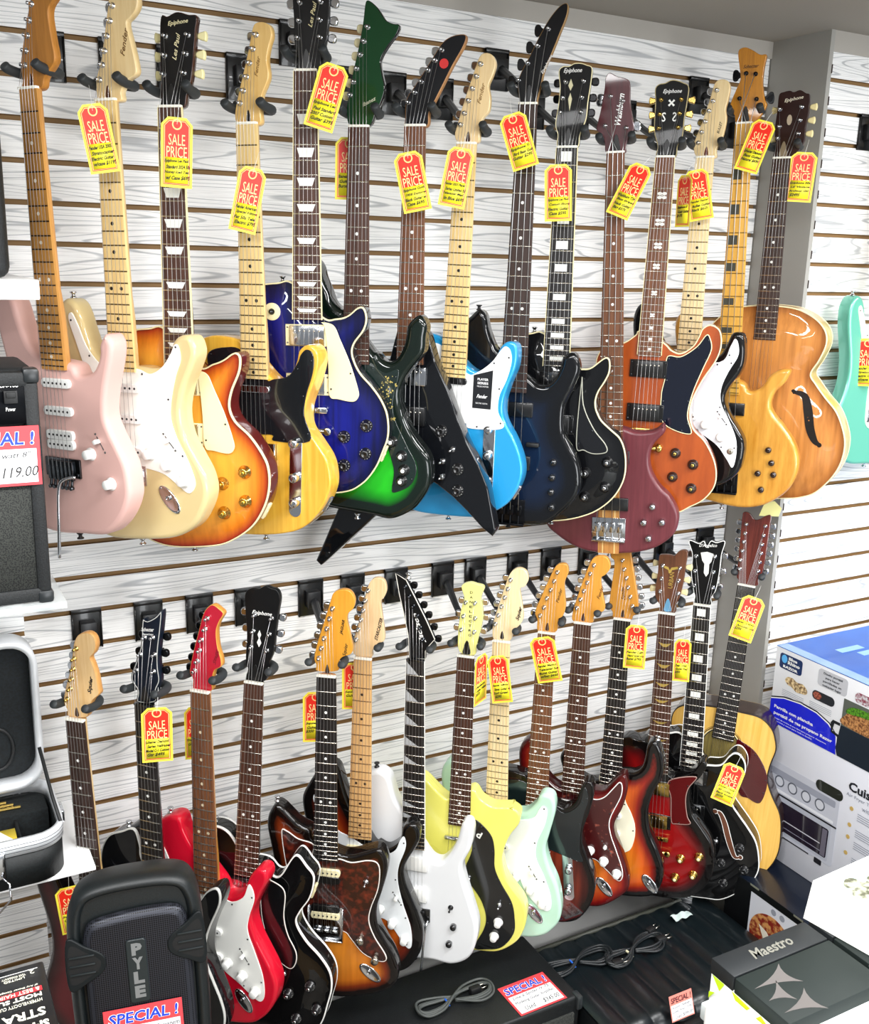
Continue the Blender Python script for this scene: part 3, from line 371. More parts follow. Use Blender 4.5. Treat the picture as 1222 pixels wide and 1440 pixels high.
'L11':{'X':1.4775,'Z':-0.8689,'t':0.0053,'phi':46,'Y':-0.25,'sc':1.0097,'body':[(28,-445),(56,-447),(80,-442),(103,-410),(117,-393),(132,-393),(137,-431),(128,-483),(111,-531),(116,-570),(137,-622),(156,-676),(158,-710),(139,-738),(100,-772),(60,-785),(-30,-788),(-75,-784),(-115,-766),(-147,-732),(-158,-698),(-155,-663),(-143,-624),(-128,-585),(-121,-545),(-124,-500),(-134,-455),(-144,-410),(-146,-372),(-138,-347),(-122,-335),(-105,-342),(-94,-362),(-84,-395),(-70,-428),(-50,-448),(-28,-455)],'knobs':[(54,-616),(91,-639),(126,-668)],'jack':[(97,-715)],'head':[(-22,0),(-27,22),(-14,78),(2,135),(15,167),(33,175),(50,171),(58,149),(48,130),(37,119),(42,84),(51,42),(36,30),(24,16),(22,3)],'post':[(-17,37),(-9,60),(-2,83),(5,105),(11,128),(19,151)],'guard':[(28,-462),(57,-469),(81,-458),(104,-426),(116,-410),(124,-417),(123,-450),(100,-516),(103,-556),(121,-603),(139,-651),(141,-679),(129,-689),(94,-661),(57,-640),(-10,-690),(-38,-680),(-45,-640),(-48,-560),(-62,-510),(-88,-460),(-104,-415),(-118,-372),(-110,-360),(-96,-385),(-80,-422),(-55,-450),(-28,-462)]},
'L12':{'X':1.6019,'Z':-0.8774,'t':0.0023,'phi':48,'Y':-0.25,'sc':1.0009,'body':[(28,-425),(59,-419),(78,-398),(84,-368),(87,-336),(98,-322),(111,-324),(124,-345),(134,-385),(131,-421),(114,-464),(103,-519),(112,-580),(137,-633),(153,-677),(154,-724),(136,-764),(101,-781),(40,-790),(-40,-788),(-90,-778),(-130,-750),(-155,-700),(-150,-650),(-132,-600),(-116,-550),(-116,-500),(-130,-450),(-140,-415),(-130,-393),(-112,-398),(-98,-425),(-80,-455),(-55,-465),(-28,-455)],'jack':[(123,-732)],'head':[(-22,0),(-26,15),(-36,32),(-33,88),(-30,146),(-41,160),(-50,185),(-46,206),(-30,221),(-10,218),(4,191),(15,146),(26,96),(35,55),(36,24),(24,9),(21,1)],'post':[(23,38),(16,62),(9,86),(3,110),(-4,132),(-10,155)],'guard':[(-30,-470),(-28,-440),(25,-435),(41,-457),(42,-500),(60,-535),(72,-567),(74,-605),(66,-640),(50,-655),(20,-680),(-20,-690),(-60,-700),(-110,-700),(-125,-680),(-110,-640),(-90,-590),(-90,-540),(-110,-490),(-118,-440),(-105,-430),(-85,-450),(-60,-475)]},
'L13':{'X':1.7498,'Z':-0.8829,'t':0.0309,'phi':50,'Y':-0.25,'sc':1.0101,'body':[(31,-461),(62,-458),(92,-437),(111,-404),(123,-404),(125,-422),(109,-454),(90,-482),(88,-518),(98,-563),(125,-600),(152,-640),(165,-690),(160,-740),(138,-785),(100,-820),(46,-836),(-30,-838),(-80,-826),(-125,-794),(-155,-745),(-165,-699),(-160,-653),(-142,-606),(-118,-566),(-107,-530),(-108,-495),(-122,-450),(-124,-410),(-110,-382),(-85,-368),(-58,-372),(-30,-378)],'knobs':[(76,-698),(124,-682),(65,-759),(112,-740)],'head':[(-20,-3),(-19,16),(-34,47),(-30,107),(-29,149),(-23,154),(-3,156),(9,155),(23,170),(41,169),(39,131),(35,82),(28,44),(20,22),(19,3)],'post':[(-18,127),(-19,92),(-21,57),(25,125),(24,91),(25,57)],'guard':[(32,-470),(103,-444),(85,-482),(80,-519),(87,-565),(96,-587),(60,-595),(45,-590),(40,-520)]},
'L14':{'X':1.8705,'Z':-0.8776,'t':0.0313,'phi':52,'Y':-0.25,'sc':1.0441,'body':[(28,-448),(40,-444),(75,-436),(93,-409),(107,-395),(122,-397),(136,-417),(138,-445),(128,-475),(114,-510),(113,-544),(130,-569),(157,-603),(180,-639),(191,-684),(192,-725),(175,-766),(141,-806),(102,-836),(65,-843),(0,-850),(-60,-845),(-120,-825),(-165,-785),(-188,-730),(-186,-680),(-165,-625),(-135,-580),(-122,-540),(-125,-495),(-138,-450),(-135,-410),(-110,-383),(-65,-372),(-28,-370)],'knobs':[(141,-661),(96,-716),(156,-725),(106,-777)],'fhole':[(71,-569),(90,-585),(100,-618),(118,-619),(110,-657),(122,-684),(141,-691)],'toggle':[(79,-656)],'head':[(-20,-4),(-20,20),(-25,36),(-33,83),(-33,130),(-44,166),(-19,161),(-7,169),(1,152),(10,171),(24,168),(44,174),(38,138),(36,91),(30,43),(20,21),(20,2)],'post':[(-23,128),(-23,88),(-24,49),(23,132),(22,91),(23,50)]},
'L15':{'X':2.0267,'Z':-0.8437,'t':-0.0675,'phi':54,'Y':-0.25,'sc':1.007,'body':[(30,-358),(88,-360),(123,-384),(138,-415),(143,-445),(135,-489),(134,-531),(151,-573),(179,-619),(190,-663),(194,-730),(180,-783),(150,-823),(90,-845),(30,-850),(-30,-850),(-90,-845),(-150,-823),(-180,-783),(-194,-730),(-190,-663),(-179,-619),(-152,-573),(-136,-531),(-136,-489),(-147,-450),(-148,-415),(-135,-388),(-100,-370),(-30,-360)],'head':[(-20,-4),(-24,11),(-30,19),(-32,59),(-35,111),(-39,181),(-37,198),(-22,197),(-6,182),(8,187),(21,198),(34,200),(35,168),(36,124),(36,81),(34,41),(27,22),(26,4)],'post':[(-25,167),(-25,142),(-25,118),(-25,93),(-26,67),(-25,42),(24,170),(23,144),(23,119),(24,95),(24,70),(24,45)],'guard':[(37,-449),(57,-444),(92,-463),(125,-507),(135,-552),(124,-606),(91,-601),(62,-586)]},
'U16':{'X':2.4,'Z':0.27,'Y':-0.3,'t':0,'phi':3,'sc':1.0,'head':[(-18,1),(-24,17),(-23,36),(-10,67),(2,113),(11,149),(16,166),(30,183),(50,188),(66,175),(71,153),(66,139),(54,128),(46,121),(52,94),(59,63),(60,42),(42,32),(27,15),(25,-1)],'post':[(-15,35),(-7,58),(-1,80),(6,103),(14,126),(21,149)],'knobs':[(48,-612),(87,-629),(121,-656)],'body':[(28,-455),(50,-466),(72,-462),(90,-440),(100,-412),(114,-396),(130,-396),(139,-414),(138,-445),(128,-490),(116,-535),(116,-575),(132,-620),(150,-665),(158,-705),(150,-745),(125,-772),(85,-786),(30,-792),(-30,-792),(-75,-788),(-115,-770),(-147,-735),(-158,-700),(-155,-665),(-143,-625),(-128,-585),(-121,-545),(-124,-500),(-134,-455),(-144,-410),(-146,-372),(-138,-347),(-122,-335),(-105,-342),(-94,-362),(-84,-395),(-70,-428),(-50,-448),(-28,-455)],'guard':[(28,-465),(56,-470),(83,-451),(103,-427),(113,-409),(121,-412),(124,-436),(112,-465),(100,-508),(97,-544),(109,-580),(128,-615),(141,-647),(142,-665),(129,-679),(108,-668),(79,-649),(44,-641),(-10,-690),(-38,-680),(-45,-640),(-48,-560),(-62,-510),(-88,-460),(-104,-415),(-118,-372),(-110,-360),(-96,-385),(-80,-422),(-55,-450),(-28,-462)]},
}
TG={
'U2':{'A':[0.3495,-0.3,0.2374],'B':[0.3682,-0.3,0.1289],'w':0.0491,'h':0.1101,'ph':10.4},
'U3':{'A':[0.4931,-0.3,0.228],'B':[0.4876,-0.3,0.1109],'w':0.0535,'h':0.1172,'ph':14.4},
'U4':{'A':[0.6302,-0.3,0.153],'B':[0.6051,-0.3,0.04],'w':0.0493,'h':0.1158,'ph':18.3},
'U5':{'A':[0.7862,-0.31,0.3419],'B':[0.7509,-0.31,0.2284],'w':0.055,'h':0.1188,'ph':22.6},
'U6':{'A':[0.8553,-0.215,0.2294],'B':[0.8544,-0.215,0.1111],'w':0.0537,'h':0.1183,'ph':23.8},
'U7':{'A':[0.9403,-0.3,0.201],'B':[0.9678,-0.3,0.0918],'w':0.0559,'h':0.1126,'ph':27.4},
'U8':{'A':[1.0641,-0.3,0.2175],'B':[1.0418,-0.3,0.1032],'w':0.0543,'h':0.1164,'ph':29.9},
'U9':{'A':[1.1764,-0.3,0.291],'B':[1.2183,-0.3,0.189],'w':0.0555,'h':0.1102,'ph':33.4},
'U10':{'A':[1.2982,-0.3,0.2011],'B':[1.3058,-0.3,0.0858],'w':0.0574,'h':0.1155,'ph':35.6},
'U11':{'A':[1.5326,-0.29,0.2149],'B':[1.4688,-0.29,0.1029],'w':0.0521,'h':0.1289,'ph':39.5},
'U12':{'A':[1.6491,-0.3,0.2001],'B':[1.6509,-0.3,0.0865],'w':0.0325,'h':0.1135,'ph':42.4},
'U13':{'A':[1.6908,-0.285,0.2142],'B':[1.7229,-0.285,0.1054],'w':0.0544,'h':0.1135,'ph':43.2},
'U14':{'A':[1.8804,-0.3,0.3343],'B':[1.8303,-0.3,0.2186],'w':0.0551,'h':0.126,'ph':46.1},
'U15':{'A':[2.0296,-0.29,0.2756],'B':[2.021,-0.29,0.159],'w':0.0626,'h':0.1169,'ph':48.4},
'U16':{'A':[2.3179,-0.31,-0.1753],'B':[2.3276,-0.31,-0.3022],'w':0.0798,'h':0.1273,'ph':51.6},
'L1':{'A':[0.2285,-0.3,-1.208],'B':[0.2385,-0.3,-1.3118],'w':0.0532,'h':0.1043,'ph':9.1},
'L2':{'A':[0.4134,-0.3,-0.8654],'B':[0.4115,-0.3,-0.9811],'w':0.0589,'h':0.1157,'ph':13.4},
'L3':{'A':[0.5177,-0.19,-0.9303],'B':[0.5169,-0.19,-1.0504],'w':0.0454,'h':0.1201,'ph':15.4},
'L5':{'A':[0.787,-0.2,-0.943],'B':[0.7866,-0.2,-1.0642],'w':0.0575,'h':0.1211,'ph':22.0},
'L6':{'A':[0.8818,-0.2,-0.8898],'B':[0.8825,-0.2,-1.0031],'w':0.0582,'h':0.1133,'ph':24.2},
'L8':{'A':[1.1734,-0.27,-0.8945],'B':[1.1746,-0.27,-1.0151],'w':0.0284,'h':0.1206,'ph':31.2},
'L9':{'A':[1.1976,-0.3,-0.8893],'B':[1.2191,-0.3,-1.0113],'w':0.0483,'h':0.1238,'ph':32.3},
'L10':{'A':[1.3191,-0.3,-0.8631],'B':[1.3532,-0.3,-0.9835],'w':0.0596,'h':0.1252,'ph':34.9},
'L12':{'A':[1.6093,-0.3,-0.8771],'B':[1.6087,-0.3,-0.9935],'w':0.0538,'h':0.1164,'ph':39.8},
'L13':{'A':[1.7957,-0.27,-0.9554],'B':[1.7989,-0.27,-1.0748],'w':0.0433,'h':0.1195,'ph':42.3},
'L15':{'A':[1.9994,-0.31,-0.8548],'B':[1.9577,-0.31,-0.9674],'w':0.0609,'h':0.12,'ph':45.7},
'L14':{'A':[1.8976,-0.4,-1.2809],'B':[1.8569,-0.4,-1.3795],'w':0.0585,'h':0.1066,'ph':44.7},
}

# ================================================================== the room
SLAT = slat_material(); GROOVE = mat('#8a6a40', .7); GROOVED = mat('#5a3a22', .75); WALLP = mat('#b3aea6', .7); CEIL = mat('#9b958b', .8)
def slat_wall(name, x0, x1, y, top, bottom, phase, kind='structure'):
    """slatwall panel: 66 mm boards with a routed T-slot between them"""
    bm = bmesh.new(); P = .0762; gh = .0052
    g = []; k = math.floor((phase-top)/P)
    z = phase-k*P
    while z > bottom:
        if z < top-.012: g.append(z)
        z -= P
    edges = [top]+g+[bottom]
    for i in range(len(edges)-1):
        a = edges[i]-(gh if i else 0); b = edges[i+1]+(gh if i < len(edges)-2 else 0)
        fs = box(bm, x0, x1, y, y+.009, b+CZ, a+CZ)
        for f in fs:
            if abs(f.normal.z) > .5 or abs(f.calc_center_median().y-y) > .001: f.material_index = 1
        for f in fs:
            f.normal_update()
        for f in fs:
            if abs(f.normal.z) > .5: f.material_index = 1
            elif f.normal.y < -.5: f.material_index = 0
            else: f.material_index = 2
    box(bm, x0, x1, y+.0092, y+.02, bottom+CZ, top+CZ, mi=1)
    o = finish(bm, name, [SLAT, GROOVE, mat('#e4e2dd', .5)], smooth=False)
    return tag(o, kind=kind)
slat_wall('wall_back', -.7, 2.175, 0, .543, -1.82, .3916)
slat_wall('wall_right', 2.18+.012, 3.6, -.193, .535, -1.82, .393)
slat_wall('wall_left', -.7, .21, -.045, -.60, -1.82, -.767)
def plain(name, x0, x1, y0, y1, z0, z1, m, kind='structure', bev=0.):
    bm = bmesh.new(); box(bm, x0, x1, y0, y1, z0+CZ, z1+CZ, bev); return tag(finish(bm, name, m, smooth=False), kind=kind)
plain('trim_1', -.7, 2.18, -.004, .03, .543, .585, WALLP)                 # band between slats and ceiling
plain('trim_2', 2.18, 3.6, -.197, -.16, .535, .585, WALLP)
plain('wall_return', 2.178, 2.192, -.198, .02, -2.15, .585, mat('#a7a59f', .6))
plain('baseboard_back', -.7, 2.178, -.003, .02, -2.15, -1.82, mat('#dcdcda', .5))
plain('baseboard_right', 2.192, 3.6, -.196, -.17, -2.15, -1.82, mat('#dcdcda', .5))
plain('ceiling', -1.2, 3.6, -3.2, .03, .585, .63, CEIL)
bm = bmesh.new(); box(bm, -1.5, 4., -4., .03, -.03, 0.)
tag(finish(bm, 'floor', speckle('#8a867e', '#77736c', 6., rough=.8), smooth=False), kind='structure')
# perforated steel upright at the edge of the return wall
bm = bmesh.new()
for k in range(31):
    z = .50-k*.0762+CZ
    box(bm, 2.1905, 2.1935, -.1995, -.1965, z-.017, z+.004)
tag(finish(bm, 'trim_3', mat('#2b1a12', .8), smooth=False), kind='structure')

# ================================================================== guitars
def fretpos(L, n): return L*(1-2**(-n/12))
ROSE = ('#4e2d1e', '#2c1810'); DARKROSE = ('#3a251d', '#21140f'); EBONY = ('#1c1716', '#0e0b0b'); PAU = ('#784a2c', '#4c2c1a')
MAPLE = ('#ecd092', '#d9b472'); RMAPLE = ('#c08a42', '#9a682c'); AMBER = ('#dc9a38', '#c07c22'); LIGHT = ('#f1dcae', '#e2c48a'); TANW = ('#dcb27a', '#c2935a')

def post_mesh():
    bm = bmesh.new(); lathe(bm, 0, 0, [(5.2, 0), (5.2, 1.2), (3.2, 1.8), (3.0, 5.5), (2.2, 7), (3.1, 9.5), (3.1, 11)], 14)
    return bm
def key_mesh(kind, ln):
    bm = bmesh.new()
    tube(bm, [(0, 0, -6), (ln-7, 0, -6)], 1.8, 8)
    box(bm, -7, 7, -7, 7, -16, -3, 1.5)
    if kind == 'clover':
        lathe_pts = [(ln-5, 0, 2.5), (ln, 7, 3), (ln+7, 10, 2.6), (ln+14, 8, 2.4), (ln+16, 0, 2.2)]
        p = shape([(ln-6, -2), (ln, -5), (ln+5, -11), (ln+12, -11), (ln+15, -5), (ln+15, 5), (ln+12, 11), (ln+5, 11), (ln, 5), (ln-6, 2)], True, 2.)
        prism(bm, p, -8, -4, 1.)
    elif kind == 'tulip':
        p = shape([(ln-6, -3), (ln-1, -6), (ln+4, -7), (ln+9, -8), (ln+11, 0), (ln+9, 8), (ln+4, 7), (ln-1, 6), (ln-6, 3)], True, 2.)
        prism(bm, p, -10, -2, 2.)
    else:
        lathe_r = 6.5
        for z0, z1, r0, r1 in ((-11, -9, 4, 6.5), (-9, -3, 6.5, 6.5), (-3, -1, 6.5, 4)):
            pass
        p = shape([(ln-6, -3), (ln-4, -6.5), (ln+2, -8), (ln+8, -6.5), (ln+10, 0), (ln+8, 6.5), (ln+2, 8), (ln-4, 6.5), (ln-6, 3)], True, 2.)
        prism(bm, p, -10, -2, 2.)
    return bm
def screw_mesh():
    bm = bmesh.new(); lathe(bm, 0, 0, [(2.1, 0), (1.6, .8)], 8); return bm
def knob_mesh(kind):
    bm = bmesh.new()
    if kind == 'strat':
        lathe(bm, 0, 0, [(12.5, 0), (12.2, 2), (9.2, 4.2), (8.6, 15), (7.6, 16)], 24)
    elif kind == 'hat':
        lathe(bm, 0, 0, [(13, 0), (12.6, 1.5), (8.8, 5), (8.4, 13), (7.4, 14), (3.5, 14), (3.2, 13.2)], 24)
    elif kind == 'chrome':
        lathe(bm, 0, 0, [(9.2, 0), (9.4, 1), (9.2, 14), (8, 16), (3, 17)], 24)
    elif kind == 'small':
        lathe(bm, 0, 0, [(8, 0), (8, 8), (7, 11), (4, 13)], 20)
    return bm
_src = {}
def src(key, fn, m):
    k = (key, m.name)
    if k not in _src:
        bm = fn()
        o = finish(bm, 'source_part', m); COL.objects.unlink(o); me = o.data; bpy.data.objects.remove(o); _src[k] = me
    return _src[k]

def guitar(k, c):
    D = GD[k]; sc = D['sc']; t = D['t']
    L = c.get('L', 648); nf = c.get('nf', 21)
    fbe = fretpos(L, nf)+c.get('over', 7)
    bot = -min(y for x, y in D['body'])
    ax = Vector((t, 0, -1)).normalized()
    nut = Vector((D['X'], c.get('Y', -.25), D['Z']+CZ))
    root = empty('bass_guitar' if c.get('bass') else ('acoustic_guitar' if c.get('acoustic') else 'electric_guitar'), frame(nut+ax*bot*sc/1000, D['phi'], -ax, sc/1000))
    tag(root, c['label'], 'guitar', c['group'])
    O = (0, bot, 0)
    # ---- body
    th = c.get('th', 44); carve = c.get('carve', 0)
    B = Body(D['body'], th, c.get('round', 5 if carve or c.get('bind') else 9), carve, c.get('cw', 45), c.get('smooth', True))
    B.build('body', c['body'], root, O)
    if c.get('side'):
        B.band('side_panel', c['side'], root, O, [(.3, -th+4), (.5, -th+6), (.5, -8), (.3, -6), (-1, -6), (-1, -th+4)])
    if c.get('bind'):
        B.band('binding', c['bind'], root, O, [(.4, -6), (.7, -5), (.7, -.6), (-.3, .6), (-c.get('bw', 2.2), .8), (-c.get('bw', 2.2), 0), (-1, -6)])
        if c.get('backbind'): B.band('back_binding', c['bind'], root, O, [(.6, -th), (.9, -th+1), (.9, -th+6), (.4, -th+6.5), (-2, -th+6), (-2, -th)])
    zc = B.h(0, -L*.78)                         # height of the top under the pickups
    nz = max(0, zc-1)*.6                         # neck set higher on an arched top
    # ---- neck
    w0, w1 = (c.get('nw', 42)/2, c.get('nw', 42)/2+7*fbe/460)
    if c.get('bass'): w1 = w0+10
    bm = bmesh.new(); rings = []
    nend = -(fbe if not c.get('through') else fbe)
    for y, w, d in ((2, w0, 19), (0, w0, 19), (-60, w0+(w1-w0)*.13, 17), (-fbe*.7, w0+(w1-w0)*.7, 18), (-fbe*.8, w0+(w1-w0)*.8, 26), (nend, w1, 28)):
        ring = []
        for i in range(9):
            a = PI*i/8; ring.append(bm.verts.new((w*math.cos(a), y, 2+nz*min(1, -y/fbe+.0)-(d-2)*math.sin(a)**.8)))
        rings.append(ring)
    for a, b in zip(rings, rings[1:]):
        for i in range(8): bm.faces.new((a[i], a[i+1], b[i+1], b[i]))
        bm.faces.new((a[8], a[0], b[0], b[8]))
    bm.faces.new(rings[0]); bm.faces.new(rings[-1][::-1])
    bmesh.ops.recalc_face_normals(bm, faces=bm.faces)
    nk = finish(bm, 'neck', c['neck'], root, O, ang=.9)
    # ---- fretboard (wedge rising with the neck)
    def ft(y): return 8+nz*min(1, -y/fbe)
    bm = bmesh.new()
    vs = []
    fw0, fw1 = w0+.1, w1+.1
    for y, w in ((0, fw0), (-fbe, fw1)):
        z = ft(y)
        vs += [bm.verts.new(v) for v in ((-w, y, z-6.2), (w, y, z-6.2), (w, y, z-1), (w*.55, y, z), (-w*.55, y, z), (-w, y, z-1))]
    n = 6
    for i in range(n): bm.faces.new((vs[i], vs[(i+1) % n], vs[n+(i+1) % n], vs[n+i]))
    bm.faces.new(vs[:n][::-1]); bm.faces.new(vs[n:])
    bmesh.ops.recalc_face_normals(bm, faces=bm.faces)
    fb = finish(bm, 'fretboard', c['fb'], root, O)
    if c.get('fbbind'):
        bm = bmesh.new()
        for s in (-1, 1):
            a = [(s*(fw0+.0), 0), (s*(fw0+1.3), 0), (s*(fw1+1.3), -fbe), (s*fw1, -fbe)]
            lo = [bm.verts.new((x, y, ft(y)-6)) for x, y in a]; hi = [bm.verts.new((x, y, ft(y)+.2)) for x, y in a]
            for i in range(4): bm.faces.new((lo[i], lo[(i+1) % 4], hi[(i+1) % 4], hi[i]))
            bm.faces.new(hi); bm.faces.new(lo[::-1])
        bmesh.ops.recalc_face_normals(bm, faces=bm.faces)
        finish(bm, 'binding', c['fbbind'], fb)
    for i in range(1, nf+1):
        bm = bmesh.new()
        y = -fretpos(L, i); w = fw0+(fw1-fw0)*(-y/fbe)
        z = ft(y)
        prof = [(-w, z-1), (-w*.55, z), (w*.55, z), (w, z-1)]
        a = [bm.verts.new((x, y-1.2, zz+.0)) for x, zz in prof]; b = [bm.verts.new((x, y, zz+1.2)) for x, zz in prof]; d = [bm.verts.new((x, y+1.2, zz)) for x, zz in prof]
        for q, r in ((a, b), (b, d)):
            for j in range(3): bm.faces.new((q[j], q[j+1], r[j+1], r[j]))
        finish(bm, 'fret', c.get('fretm', NICKEL), fb, ang=2)
    # ---- inlays
    ink = c.get('inlay', 'dot'); marks = [3, 5, 7, 9, 12, 15, 17, 19, 21, 24]
    if ink in ('block', 'shark'): marks = [1]+marks
    def disc(x, y, r, seg=10):
        z = ft(y)+.15
        bm.faces.new([bm.verts.new((x+r*math.cos(2*PI*q/seg), y+r*math.sin(2*PI*q/seg), z)) for q in range(seg)])
    def poly(pts, y0):
        bm.faces.new([bm.verts.new((x, y, ft(y0)+.18)) for x, y in pts])
    for i in marks:
        if i > nf: continue
        bm = bmesh.new()
        ya, yb = -fretpos(L, i-1), -fretpos(L, i); y = (ya+yb)/2; w = fw0+(fw1-fw0)*(-y/fbe); gap = ya-yb
        if ink == 'dot':
            if i in (12, 24):
                disc(-w*.42, y, 3.4); disc(w*.42, y, 3.4)
            else: disc(0, y, 3.4)
        elif ink == 'trap':
            a = w*.72; b2 = w*.5; hh = min(gap*.3, 9)
            poly([(-b2, y-hh), (b2, y-hh), (a, y+hh), (-a, y+hh)], y)
        elif ink == 'block':
            a = w*.52 if L > 600 else w*.5; hh = min(gap*.34, 10); poly([(-a, y-hh), (a, y-hh), (a, y+hh), (-a, y+hh)], y)
        elif ink == 'offblock':
            hh = min(gap*.33, 12); poly([(-w*.9, y-hh), (w*.1, y-hh), (w*.1, y+hh), (-w*.9, y+hh)], y)
        elif ink == 'shark':
            hh = gap*.42; poly([(-w*.95, y-hh), (w*.35, y-hh), (-w*.95, y+hh)], y)
        elif ink == 'wing':
            hh = min(gap*.22, 6)
            poly([(-w*.75, y+hh), (-w*.45, y-hh*.2), (-w*.2, y-hh), (w*.2, y-hh), (w*.45, y-hh*.2), (w*.75, y+hh), (w*.2, y+hh*.5), (-w*.2, y+hh*.5)], y)
        elif ink == 'cloud':
            hh = min(gap*.25, 7)
            for sx in (-1, 1):
                for sy in (-1, 1):
                    cx, cy = sx*hh*.75, y+sy*hh*.62
                    bm.faces.new([bm.verts.new((cx+hh*.8*math.cos(q*PI/4+.4*sx), cy+hh*.55*math.sin(q*PI/4+.4*sx), ft(y)+.18)) for q in range(8)])
            disc(0, y, 1.6, 6)
        elif ink == 'split':
            hh = min(gap*.34, 10); poly([(-w*.7, y-hh), (w*.55, y-hh), (w*.7, y+hh), (-w*.55, y+hh)], y)
        for f in bm.faces:
            f.normal_update()
            if f.normal.z < 0: f.normal_flip()
        finish(bm, 'fret_marker', c.get('inm', mat('#eeeee8', .3, coat=.5)), fb, smooth=False)
    # nut
    bm = bmesh.new(); box(bm, -w0, w0, -.5, 4, 0, 9.6, .6); finish(bm, 'nut', c.get('nutm', mat('#f4f1e4', .4)), root, O)
    # ---- headstock
    hz = -3
    hp = shape(D['head'], c.get('hsmooth', True), 4.)
    bm = bmesh.new()
    lay = [(1.2, hz-15), (0, hz-13.5), (0, hz-1.2), (.4, hz-.3), (1.3, hz)]
    rings = [[bm.verts.new((p.x, p.y, z)) for p in inset(hp, d)] for d, z in lay]
    for a, b in zip(rings, rings[1:]): ringfaces(bm, a, b, 1 if c.get('headside') else 0)
    cap(bm, rings[-1], False, 0); cap(bm, rings[0], True, 1 if c.get('headside') else 0)
    hs = finish(bm, 'headstock', [c['head'], c.get('headside') or c['head']], root, O)
    if c.get('headbind'):
        bm = bmesh.new(); d0 = c.get('hbi', -.4)
        rr = [[bm.verts.new((p.x, p.y, z)) for p in inset(hp, d)] for d, z in ((d0-.3, hz-2), (d0-.3, hz+.2), (d0+1.4, hz+.35), (d0+1.4, hz-1))]
        for a, b in zip(rr, rr[1:]): ringfaces(bm, a, b)
        finish(bm, 'headstock_binding', c['headbind'], hs)
    # ---- tuners
    posts = D['post']; side = c.get('side_t', 'left'); km = c.get('keym', CHROME); pm = c.get('postm', CHROME)
    pmesh = src('post', post_mesh, pm)
    ns = len(posts)
    for i, (x, y) in enumerate(posts):
        s = {'left': -1, 'right': 1}.get(side) or (-1 if i < ns/2 else 1)
        # distance to the headstock's edge on that side
        e = [0.]
        for a, b in zip(hp, hp[1:]+hp[:1]):
            if (a.y-y)*(b.y-y) <= 0 and abs(a.y-b.y) > 1e-6:
                xx = a.x+(b.x-a.x)*(y-a.y)/(b.y-a.y); e.append((xx-x)*s)
        ln = max(10, max(e)+5)
        tn = inst(pmesh, 'tuner', root, (x, y+bot, hz))
        kmesh = src(('key', c.get('keyk', 'oval'), round(ln)), lambda: key_mesh(c.get('keyk', 'oval'), round(ln)), km)
        inst(kmesh, 'tuner_key', tn, (0, 0, -8), (0, 0, 0 if s > 0 else PI))
    # ---- truss rod cover or slot
    if c.get('truss', 1):
        bm = bmesh.new()
        if c.get('truss') == 'bell':
            prism(bm, shape([(-9, 6), (9, 6), (7, 22), (4, 34), (0, 40), (-4, 34), (-7, 22)], True, 3.), hz, hz+1.8, .5)
        else:
            prism(bm, shape([(-4, 6), (4, 6), (3.5, 16), (0, 26), (-3.5, 16)], True, 3.), hz, hz+.6)
        finish(bm, 'truss_rod_cover', c.get('trm', mat('#3a1c10', .5)), hs)
    if c.get('logo'):
        lettering('logo', [(s, x, y, w, h, dict(z=hz+.3, rot=r, shear=.35 if not kw.get('up') else 0, bold=kw.get('b', .01))) for s, x, y, w, h, r, kw in c['logo']], c.get('logom', mat('#e9e4d0', .4)), hs)
    if c.get('headart'):
        bm = bmesh.new()
        for pts in c['headart']: prism(bm, shape(pts, False), hz, hz+.5)
        finish(bm, 'headstock_inlay', c.get('hartm', mat('#eeeee8', .3)), hs, smooth=False)
    # ---- string retainer
    # ---- pickguard
    if 'guard' in D and c.get('guard'):
        bm = bmesh.new(); gp = shape(D['guard'], True, 4.); gz = c.get('gz', (zc+3 if carve else 0))
        prism(bm, gp, gz, gz+2.2, .8)
        g = finish(bm, 'pickguard', c['guard'], root, O)
        if c.get('gline'):
            bm = bmesh.new(); rr = [[bm.verts.new((p.x, p.y, gz+z)) for p in inset(gp, d)] for d, z in ((-.3, .6), (-.3, 1.9), (.9, 2.3), (1.9, 2.35), (1.9, 2.0))]
            for a, b in zip(rr, rr[1:]): ringfaces(bm, a, b)
            finish(bm, 'edge_line', c['gline'], g)
        ins = inset(gp, 5.5); st = max(1, len(ins)//11)
        for q in range(0, len(ins), st):
            p = ins[q]
            if abs(p.x) > 32 and (not carve or q in (0, st*4, st*8)): inst(src('screw', screw_mesh, DCHROME), 'screw', g, (p.x, p.y, gz+2.2))
    # ---- pickups
    py = c.get('pick', [])
